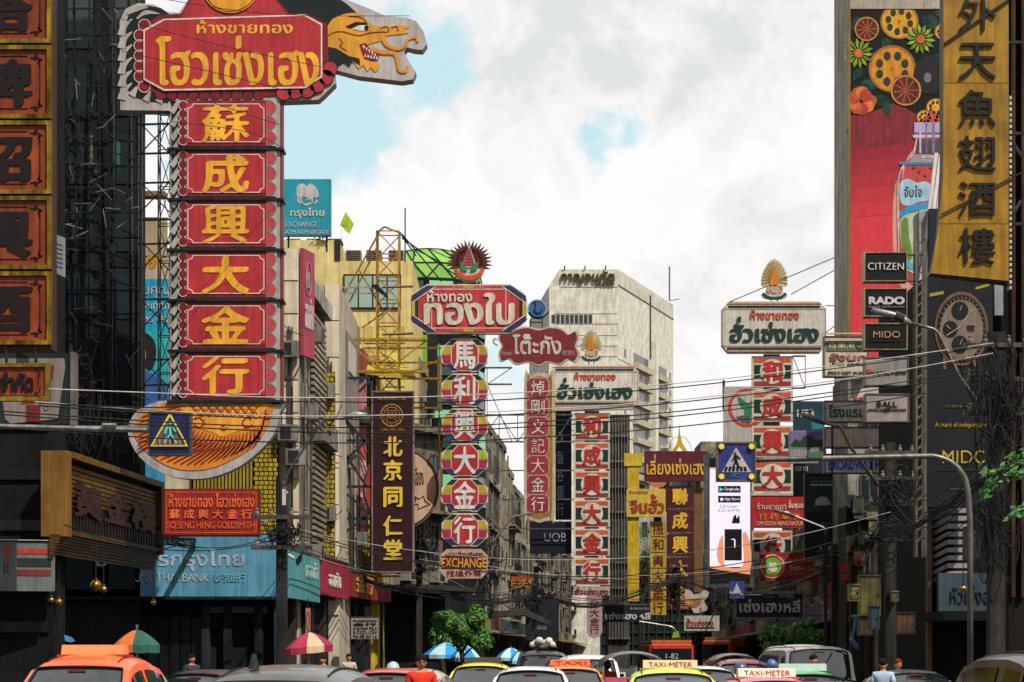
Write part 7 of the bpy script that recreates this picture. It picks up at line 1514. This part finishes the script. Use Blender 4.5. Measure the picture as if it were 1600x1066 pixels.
    B().box(-.17, .17, -.02, .02, .62, .74).build('number_plate', WHITE, t); B().box(-wd * .9, wd * .9, -.07, .12, .38, .56).build('bumper', low, t)
    w0, w1 = idx(gl[0]) - 2, idx(gl[1]) - HD; wp = lambda i, j, o=.012: Vector(V[i][j]) + Vector((0, -o, o))
    B().box(-.11, .11, V[w1 - 1][8][1] - .03, V[w1 - 1][8][1] + .02, V[w1 - 1][8][2] - .01, V[w1 - 1][8][2] + .02).build('brake_light', M('5a1512', 'glass'), t)
    g = B(); g.tube([wp(i, 1) for i in range(w0, w1 + 1)], .014, 4, False); g.tube([wp(i, NX - 1) for i in range(w0, w1 + 1)], .014, 4, False); g.tube([wp(w1, j) for j in range(1, NX)], .014, 4, False); g.build('window_seal', K, t)
    if kind != 'sedan': g = B(); g.bar(wp(w0 + 2, 8, .03), wp(w1 - 2, 11, .03), .02); g.build('wiper', K, t)
    for sx in (-1, 1): B().tube([Vector(V[i][8 + 6 * sx]) + Vector((0, 0, .008)) for i in range(idx(gl[1]), idx(gl[2]) + 1, 2)], .010, 4).build('roof_seam', K, t)
    if sign:
        txt, col, lit = sign; w = .42; y0 = 2.0; z0 = zmax + .05; g = B(); pr2 = [(y0 - .11, z0), (y0 - .07, z0 + .125), (y0 + .07, z0 + .125), (y0 + .11, z0)]
        g.v = [(-w, a, b) for a, b in pr2] + [(w, a, b) for a, b in pr2]; g.f = [(0, 1, 2, 3), (7, 6, 5, 4), (0, 4, 5, 1), (1, 5, 6, 2), (2, 6, 7, 3), (3, 7, 4, 0)]
        sg = g.build('taxi_sign', M(col, 'paint', .95, .4), t); B().box(-w - .05, w + .05, y0 - .14, y0 + .14, z0 - .04, z0 - .002).build('sign_base', M(lit, 'paint'), sg)
        for sx in (-1, 1): B().box(sx * w * .8 - .02, sx * w * .8 + .02, y0 - .05, y0 + .05, zmax - .02, z0 - .04).build('sign_foot', STEEL, sg)
        if txt:
            vv, tr, lens, bb = glyphs(txt, 30, BOLD); q = 2 * w * .8 / (bb[2] - bb[0]); q2 = .075 / (bb[3] - bb[1])
            v = [((a - bb[0]) * q - w * .8, y0 - .11 + .04 * ((b - bb[1]) * q2 + .02) / .125 - .012, z0 + .02 + (b - bb[1]) * q2) for a, b in vv]; mk('lettering', v, tr, M('b03a20'), sg)
    return t
ANT = lambda t, y, z, h=.3: B().tube([(0, y, z), (0, y - .08, z + h)], [.012, .005], 5).build('antenna', STEEL, t)
c = car('taxi', 'bright orange taxi with an orange roof sign box at lower left', 'taxi', 72, 24, 'e0521f', yaw=-5, roof_h=1.66, sign=('', 'e87a4a', 'c03a20')); 
c = car('car', 'near charcoal sedan with a coppery reflective roof and black antenna', 'car', 350, 15.5, '50504e', yaw=-9, roof_h=1.58); B().cone((-.2, 1.5, 1.60), .05, .02, .13).build('antenna', M('1b2420', 'rubber'), c)
car('car', 'small dark sedan between the orange taxi and the charcoal sedan', 'car', 262, 33, '2a2f38', yaw=-12, roof_h=1.38)
car('car', 'red sedan partly behind the charcoal sedan', 'car', 583, 31, 'b02c22', yaw=-6, roof_h=1.42)
car('car', 'beige sedan tucked behind the man in red', 'car', 622, 38, 'a39a80', roof_h=1.36, yaw=-5)
car('taxi', 'yellow taxi with a dark roof rack beside the man in red', 'taxi', 745, 44, 'd8c41f', sign=('', '3a3028', '5a2c20'), yaw=-3, roof_h=1.44, lower='d88a2c')
car('car', 'white sedan in the middle of the street', 'car', 826, 35, 'cdc9c6', yaw=-2, roof_h=1.42)
car('taxi', 'orange taxi with orange roof sign right of the white sedan', 'taxi', 890, 40, 'e07a28', yaw=-2, sign=('TAXI', 'c4582a', 'b8482a'), roof_h=1.40)
car('pickup', 'white people carrier with dark rear window behind the second orange taxi', 'car', 920, 50, 'c4c2be', kind='suv', roof_h=1.62)
car('taxi', 'yellow-green taxi with a cream TAXI-METER roof sign', 'taxi', 1060, 29, 'b9cf1f', yaw=-1, sign=('TAXI-METER', 'c4ac80', 'b08c50'), roof_h=1.44, glassm=M('3d4348', 'carglass'))
car('taxi', 'pink taxi with a cream TAXI-METER roof sign', 'taxi', 1238, 27, 'd44a7a', yaw=3, sign=('TAXI-METER', 'c4ae9a', 'c0683a'), roof_h=1.33)
car('taxi', 'green taxi half hidden behind the pink taxi', 'taxi', 1290, 33, '2c8a4c', yaw=3, sign=('', '8fa89a', '2c6a4c'), roof_h=1.36)
car('van', 'silver passenger van with dark rear window behind the green taxi', 'van', 1283, 47, '8f8d86', kind='van', yaw=2, roof_h=1.83)
car('van', 'second silver van in front of the first, its roof showing over the silver van', 'van', 1262, 57, 'a8a69e', kind='van', roof_h=1.9)
car('car', 'silver estate car left of the vans', 'car', 1240, 62, '9a9a96', kind='suv')
car('car', 'white hatchback right of the yellow-green taxi', 'car', 1112, 41, 'b9bdbf', roof_h=1.38)
car('car', 'dark red hatchback behind the motorcyclist', 'car', 1172, 50, '6d2630', roof_h=1.5)
car('car', 'large glossy black car at the right edge', 'car', 1740, 20, '101012', kind='suv', yaw=3, roof_h=1.72, glassm=M('08090a', 'glass'))
car('car', 'pale grey car low in front of the dark right-hand shops', 'car', 1452, 37, '3d4850', roof_h=1.34)
pk = car('pickup', 'black covered pickup piled with white bundles on its roof', 'car', 848, 60, '1b1c1e', kind='suv', roof_h=1.72)
t = Th('roof_luggage', 'heap of white sacks and sticks tied on the black pickup roof', 'luggage', 850, 1008, 61.5); rr = random.Random(4)
for i in range(7):
    c = t.L(832 + i * 5.2, 1008 - (i % 3) * 3, rr.uniform(-.2, .3)); g = B(); r = rr.uniform(.10, .19); g.lathe(tuple(c), [(0, r), (r * .7, r * .75), (r, .0), (r * .8, -r * .6), (0, -r * .7)], 9); g.build('sack', M('c3bfb2', 'fabric'), t.r, True)
t.bars('stick', [(826, 1010, 868, 1004), (828, 1006, 870, 1011), (836, 1000, 842, 1014)], .04, M('8a7a60'))
# bus
def bus(name, label, px, Y, w, h, l, c1, top, yaw=0, route=None):
    t = empty(name, ((px - CX) / F * Y, Y, 0), label, 'bus', 'traffic queueing along the street', rad(yaw)); P = M(c1, 'car')
    bm = bmesh.new(); bmesh.ops.create_cube(bm, size=1); bmesh.ops.scale(bm, vec=(w, l, h - .35), verts=bm.verts); bmesh.ops.translate(bm, vec=(0, l / 2, .35 + (h - .35) / 2), verts=bm.verts); bmesh.ops.bevel(bm, geom=bm.edges[:], offset=.14, segments=3, affect='EDGES')
    me = bpy.data.meshes.new('body'); bm.to_mesh(me); bm.free(); me.materials.append(P); o = bpy.data.objects.new('body', me); COL.objects.link(o); o.parent = t
    B().box(-w / 2 + .1, w / 2 - .1, .3, l - .3, h + .002, h + .16).build('roof_pod', M(top, 'paint'), t); B().box(-w / 2 + .14, w / 2 - .14, -.03, .02, 1.25, h - .35).build('windscreen', M('181c20', 'glass'), t)
    for sx in (-1, 1):
        for i in range(5): B().box(min(sx * w / 2, sx * (w / 2 + .02)), max(sx * w / 2, sx * (w / 2 + .02)), .6 + i * 1.7, 2.1 + i * 1.7, 1.3, h - .5).build('side_window', M('1b2226', 'glass'), t)
        for y in (1.6, l - 2): B().tube([(sx * (w / 2 - .25), y, .48), (sx * (w / 2 + .01), y, .48)], .48, 16).build('wheel', M('121314', 'rubber'), t)
        B().box(sx * (w / 2 - .3) - .12, sx * (w / 2 - .3) + .12, -.05, .0, .7, .9).build('tail_light', M('d8c9a0', 'lamp', s=.2), t)
    if route:
        vv, tr, lens, bb = glyphs(route, 30, MED); q = .75 / (bb[2] - bb[0]); mk('route_number', [((a - bb[0]) * q - .37, -.05, h - .95 + (b - bb[1]) * q) for a, b in vv], tr, M('d9d4c8'), t)
    return t
bus('city_bus', 'red city bus with an orange roof showing route 1-82', 1050, 118, 2.6, 2.02 + .25, 10, 'b8351f', 'd0702c', route='1-82')
bus('city_bus', 'orange and yellow bus side on far right of the red bus', 1118, 140, 2.4, 2.6, 9, 'a84a24', 'b8913a', yaw=-40)
# tuk-tuk
def tuktuk(label, px, Y, h=1.72):
    t = empty('tuk_tuk', ((px - CX) / F * Y, Y, 0), label, 'tuk-tuk', 'traffic queueing along the street'); K = M('1c2022', 'car')
    g = B(); n = 12
    for k, y in enumerate((0, .2, 1.9, 2.2)):
        for i in range(n + 1):
            a = math.pi * i / n; w = .72 if k in (1, 2) else .66; g.v.append((w * math.cos(a), y, h - .35 + .35 * math.sin(a) * (1 if k in (1, 2) else .85)))
    g.f = [(k * 13 + i, k * 13 + i + 1, k * 13 + 14 + i, k * 13 + 13 + i) for k in range(3) for i in range(n)]; g.build('canopy', K, t, True)
    B().box(-.66, .66, .0, 1.2, .35, .85).build('body', M('8f2c4c', 'car'), t); B().box(-.35, .35, 1.2, 2.5, .35, .8).build('front_body', K, t); B().box(-.6, .6, .3, .5, .85, 1.2).build('seat_back', M('b04a6a', 'fabric'), t)
    for x, y in ((-.64, .1), (.64, .1), (-.5, 2.1), (.5, 2.1)): B().bar((x, y, .8), (x, y, h - .3), .04).build('canopy_post', M('a5a5a0', 'metal'), t)
    for x, y in ((-.55, .4), (.55, .4), (0, 2.4)): B().tube([(x - .07, y, .25), (x + .07, y, .25)], .25, 14).build('wheel', M('121314', 'rubber'), t)
    B().box(-.15, .15, -.03, .0, .5, .62).build('number_plate', WHITE, t)
tuktuk('dark arched-canopy tuk-tuk in the middle of the street', 990, 42, 1.76); tuktuk('second tuk-tuk with a flat dark canopy near the motorcyclist', 1150, 58, 1.7)
# ================================================================== people
SK = M('9a6a4c', 'fabric', .95, .2)
def blob_skin(name, verts, edges, radii, m, par, root=0, lv=2):
    me = bpy.data.meshes.new(name); me.from_pydata(verts, edges, []); me.materials.append(m); o = bpy.data.objects.new(name, me); COL.objects.link(o); o.parent = par
    md = o.modifiers.new('skin', 'SKIN'); 
    for i, r in enumerate(radii): me.skin_vertices[0].data[i].radius = (r, r * .8) if not isinstance(r, tuple) else r
    me.skin_vertices[0].data[root].use_root = True; md.use_smooth_shade = True; s_ = o.modifiers.new('sub', 'SUBSURF'); s_.levels = lv; s_.render_levels = lv; return o
def ellip(g, c, r, n=14, m=9):
    b = len(g.v)
    for i in range(m + 1):
        th = math.pi * i / m
        for k in range(n): a = 2 * math.pi * k / n; g.v.append((c[0] + r[0] * math.sin(th) * math.cos(a), c[1] + r[1] * math.sin(th) * math.sin(a), c[2] + r[2] * math.cos(th)))
    g.f += [(b + i * n + k, b + i * n + (k + 1) % n, b + (i + 1) * n + (k + 1) % n, b + (i + 1) * n + k) for i in range(m) for k in range(n)]
def person(label, px, Y, h=1.70, shirt='b5281c', trousers='2a3040', face=True, hair='17120f', yaw=0, skin=None, lift=0, arms='down', helmet=None, glasses=False, seat=False):
    t = empty('person', ((px - CX) / F * Y, Y, lift), label, 'person', None, rad(yaw)); S_ = skin or SK; k = h / 1.70
    v = lambda *a: tuple(q * k for q in a)
    ax = .24 if arms == 'down' else .3
    body = [v(0, 0, .95), v(0, 0, 1.12), v(0, .01, 1.28), v(0, .01, 1.40), v(0, 0, 1.48), v(0, -.015, 1.54), v(-.09, 0, .90), v(-.1, -.01, .5), v(-.1, .02, .1), v(-.1, -.12, .04), v(.09, 0, .90), v(.1, .01, .5), v(.1, .02, .1), v(.1, -.12, .04),
        v(-.17, .01, 1.40), v(-ax, .03, 1.14), v(-ax - .02, -.06, .92), v(-ax - .02, -.09, .84), v(.17, .01, 1.40), v(ax, .03, 1.14), v(ax + .02, -.06, .92), v(ax + .02, -.09, .84)]
    if seat: body[7] = v(-.18, -.4, .85); body[8] = v(-.18, -.36, .4); body[9] = v(-.18, -.46, .36); body[11] = v(.18, -.4, .85); body[12] = v(.18, -.36, .4); body[13] = v(.18, -.46, .36); body[16] = v(-.3, -.25, 1.08); body[17] = v(-.3, -.34, 1.06); body[20] = v(.3, -.25, 1.08); body[21] = v(.3, -.34, 1.06)
    ed = [(0, 1), (1, 2), (2, 3), (3, 4), (4, 5), (0, 6), (6, 7), (7, 8), (8, 9), (0, 10), (10, 11), (11, 12), (12, 13), (3, 14), (14, 15), (15, 16), (16, 17), (3, 18), (18, 19), (19, 20), (20, 21)]
    rd = [.13, .12, .14, .12, .055, .05, .085, .06, .04, .035, .085, .06, .04, .035, .055, .042, .032, .028, .055, .042, .032, .028]
    blob_skin('body', body, ed, [r * k for r in rd], S_, t)
    sv_ = [body[i] for i in (0, 1, 2, 3, 14, 15, 18, 19)]; sv_[5] = tuple(lerp(a, b, .72) for a, b in zip(body[14], body[15])); sv_[7] = tuple(lerp(a, b, .72) for a, b in zip(body[18], body[19]))
    sv_.append(v(0, .0, 1.455)); blob_skin('shirt', sv_, [(0, 1), (1, 2), (2, 3), (3, 4), (4, 5), (3, 6), (6, 7), (3, 8)], [q * k for q in (.155, .145, .165, .15, .088, .072, .088, .072, .085)], M(shirt, 'fabric', .95, .6), t)
    blob_skin('trousers', [body[i] for i in (0, 6, 7, 8, 10, 11, 12)], [(0, 1), (1, 2), (2, 3), (0, 4), (4, 5), (5, 6)], [q * k for q in (.15, .11, .085, .07, .11, .085, .07)], M(trousers, 'fabric'), t)
    hz = 1.60 * k; g = B(); ellip(g, (0, -.01, hz), (.072 * k, .09 * k, .105 * k)); ellip(g, (0, -.10 * k, hz - .005), (.014, .018, .022), 8, 6); [ellip(g, (s_ * .074 * k, 0, hz - .005), (.012, .022, .03), 8, 6) for s_ in (-1, 1)]; hd = g.build('head', S_, t, True)
    g = B(); [ellip(g, (s_ * .028, -.088 * k, hz + .012), (.012, .008, .006), 8, 6) for s_ in (-1, 1)]; g.build('eye', INK, hd, True); B().box(-.022, .022, -.094 * k, -.085 * k, hz - .05, hz - .043).build('mouth', M('7a3a30'), hd)
    if helmet: g = B(); ellip(g, (0, .005, hz + .025), (.115, .13, .12)); g.build('helmet', M(helmet, 'car'), t, True)
    else: g = B(); ellip(g, (0, .006, hz + .045), (.086 * k, .102 * k, .086 * k)); g.build('hair', M(hair, 'fabric'), t, True)
    if glasses: g = B(); [g.box(s_ * .03 - .024, s_ * .03 + .024, -.102, -.096, hz, hz + .026) for s_ in (-1, 1)]; g.box(-.01, .01, -.102, -.098, hz + .012, hz + .018); g.build('sunglasses', INK, hd)
    return t
person('man in a red T-shirt and sunglasses walking between the cars', 658, 30.5, 1.68, 'b8301f', glasses=True, yaw=12)
person('man with dark hair in a blue and white checked shirt at lower right', 1380, 38, 1.59, '8fa0b4', yaw=160)
person('woman with reddish hair and a beige top behind the man in the checked shirt', 1403, 40, 1.58, 'b59a86', hair='5a2c18', yaw=20)
person('driver-side passer-by with dark hair in a red top before the silver van', 1271, 41, 1.66, 'c02c30', yaw=30)
for lb, px, Y, sh_, hc, sc_ in (('motorcyclist in black with a dark blue helmet between the taxis', 1157, 33, '1b1d22', '2c3a5c', '23272c'), ('motorcyclist with a pale blue helmet beside the beige sedan', 614, 34, '2c3038', '8faab5', '2d5a3c'), ('motorcyclist in a red vest beside the tuk-tuk', 948, 44, 'c84a24', '1f1d1c', '5a5f63'), ('motorcyclist with a blue helmet beside the pink taxi', 1206, 44, '3a4a58', '3a5a8a', '3a3038')):
    person(lb, px, Y, 1.62, sh_, helmet=hc, lift=-.09, seat=True, yaw=180)
    t = empty('motorcycle', ((px - CX) / F * Y, Y, 0), 'motorcycle ridden by the ' + lb.split(' ', 1)[1 - 0] if False else 'motorcycle under the ' + lb, 'motorcycle'); P = M(sc_, 'car')
    for y in (-.55, .72): w = B().tube([(-.05, y, .28), (.05, y, .28)], .28, 18).build('wheel', M('121314', 'rubber'), t); B().tube([(-.055, y, .28), (.055, y, .28)], .15, 12).build('rim', M('9a9a98', 'metal'), w)
    blob_skin('frame', [(0, -.7, .62), (0, -.2, .68), (0, .1, .5), (0, .35, .5), (0, .6, .75), (0, .62, .98)], [(0, 1), (1, 2), (2, 3), (3, 4), (4, 5)], [.09, .13, .12, .10, .09, .05], P, t, lv=1); B().box(-.12, .12, -.6, .1, .72, .80).build('seat', M('17181a', 'rubber'), t)
    B().tube([(-.32, .5, 1.02), (0, .6, 1.0), (.32, .5, 1.02)], .016, 6).build('handlebar', STEEL, t); B().box(-.06, .06, -.72, -.66, .55, .62).build('tail_light', M('8f1a14', 'glass'), t)
    for s_ in (-1, 1): B().tube([(s_ * .3, .5, 1.02), (s_ * .36, .48, 1.2)], .008, 5).build('mirror_stem', STEEL, t); B().box(min(s_ * .31, s_ * .41), max(s_ * .31, s_ * .41), .46, .48, 1.18, 1.25).build('mirror', STEEL, t)

person('passer-by in a dark shirt standing in the arcade under the blue fascia', 300, 49, 1.66, '2c3038', yaw=40)
person('passer-by in a maroon shirt beside the orange stall bag', 505, 52, 1.62, '5a2a30', yaw=-30)
person('passer-by in a cream shirt near the menu board', 545, 60, 1.66, 'a39a88', yaw=10)
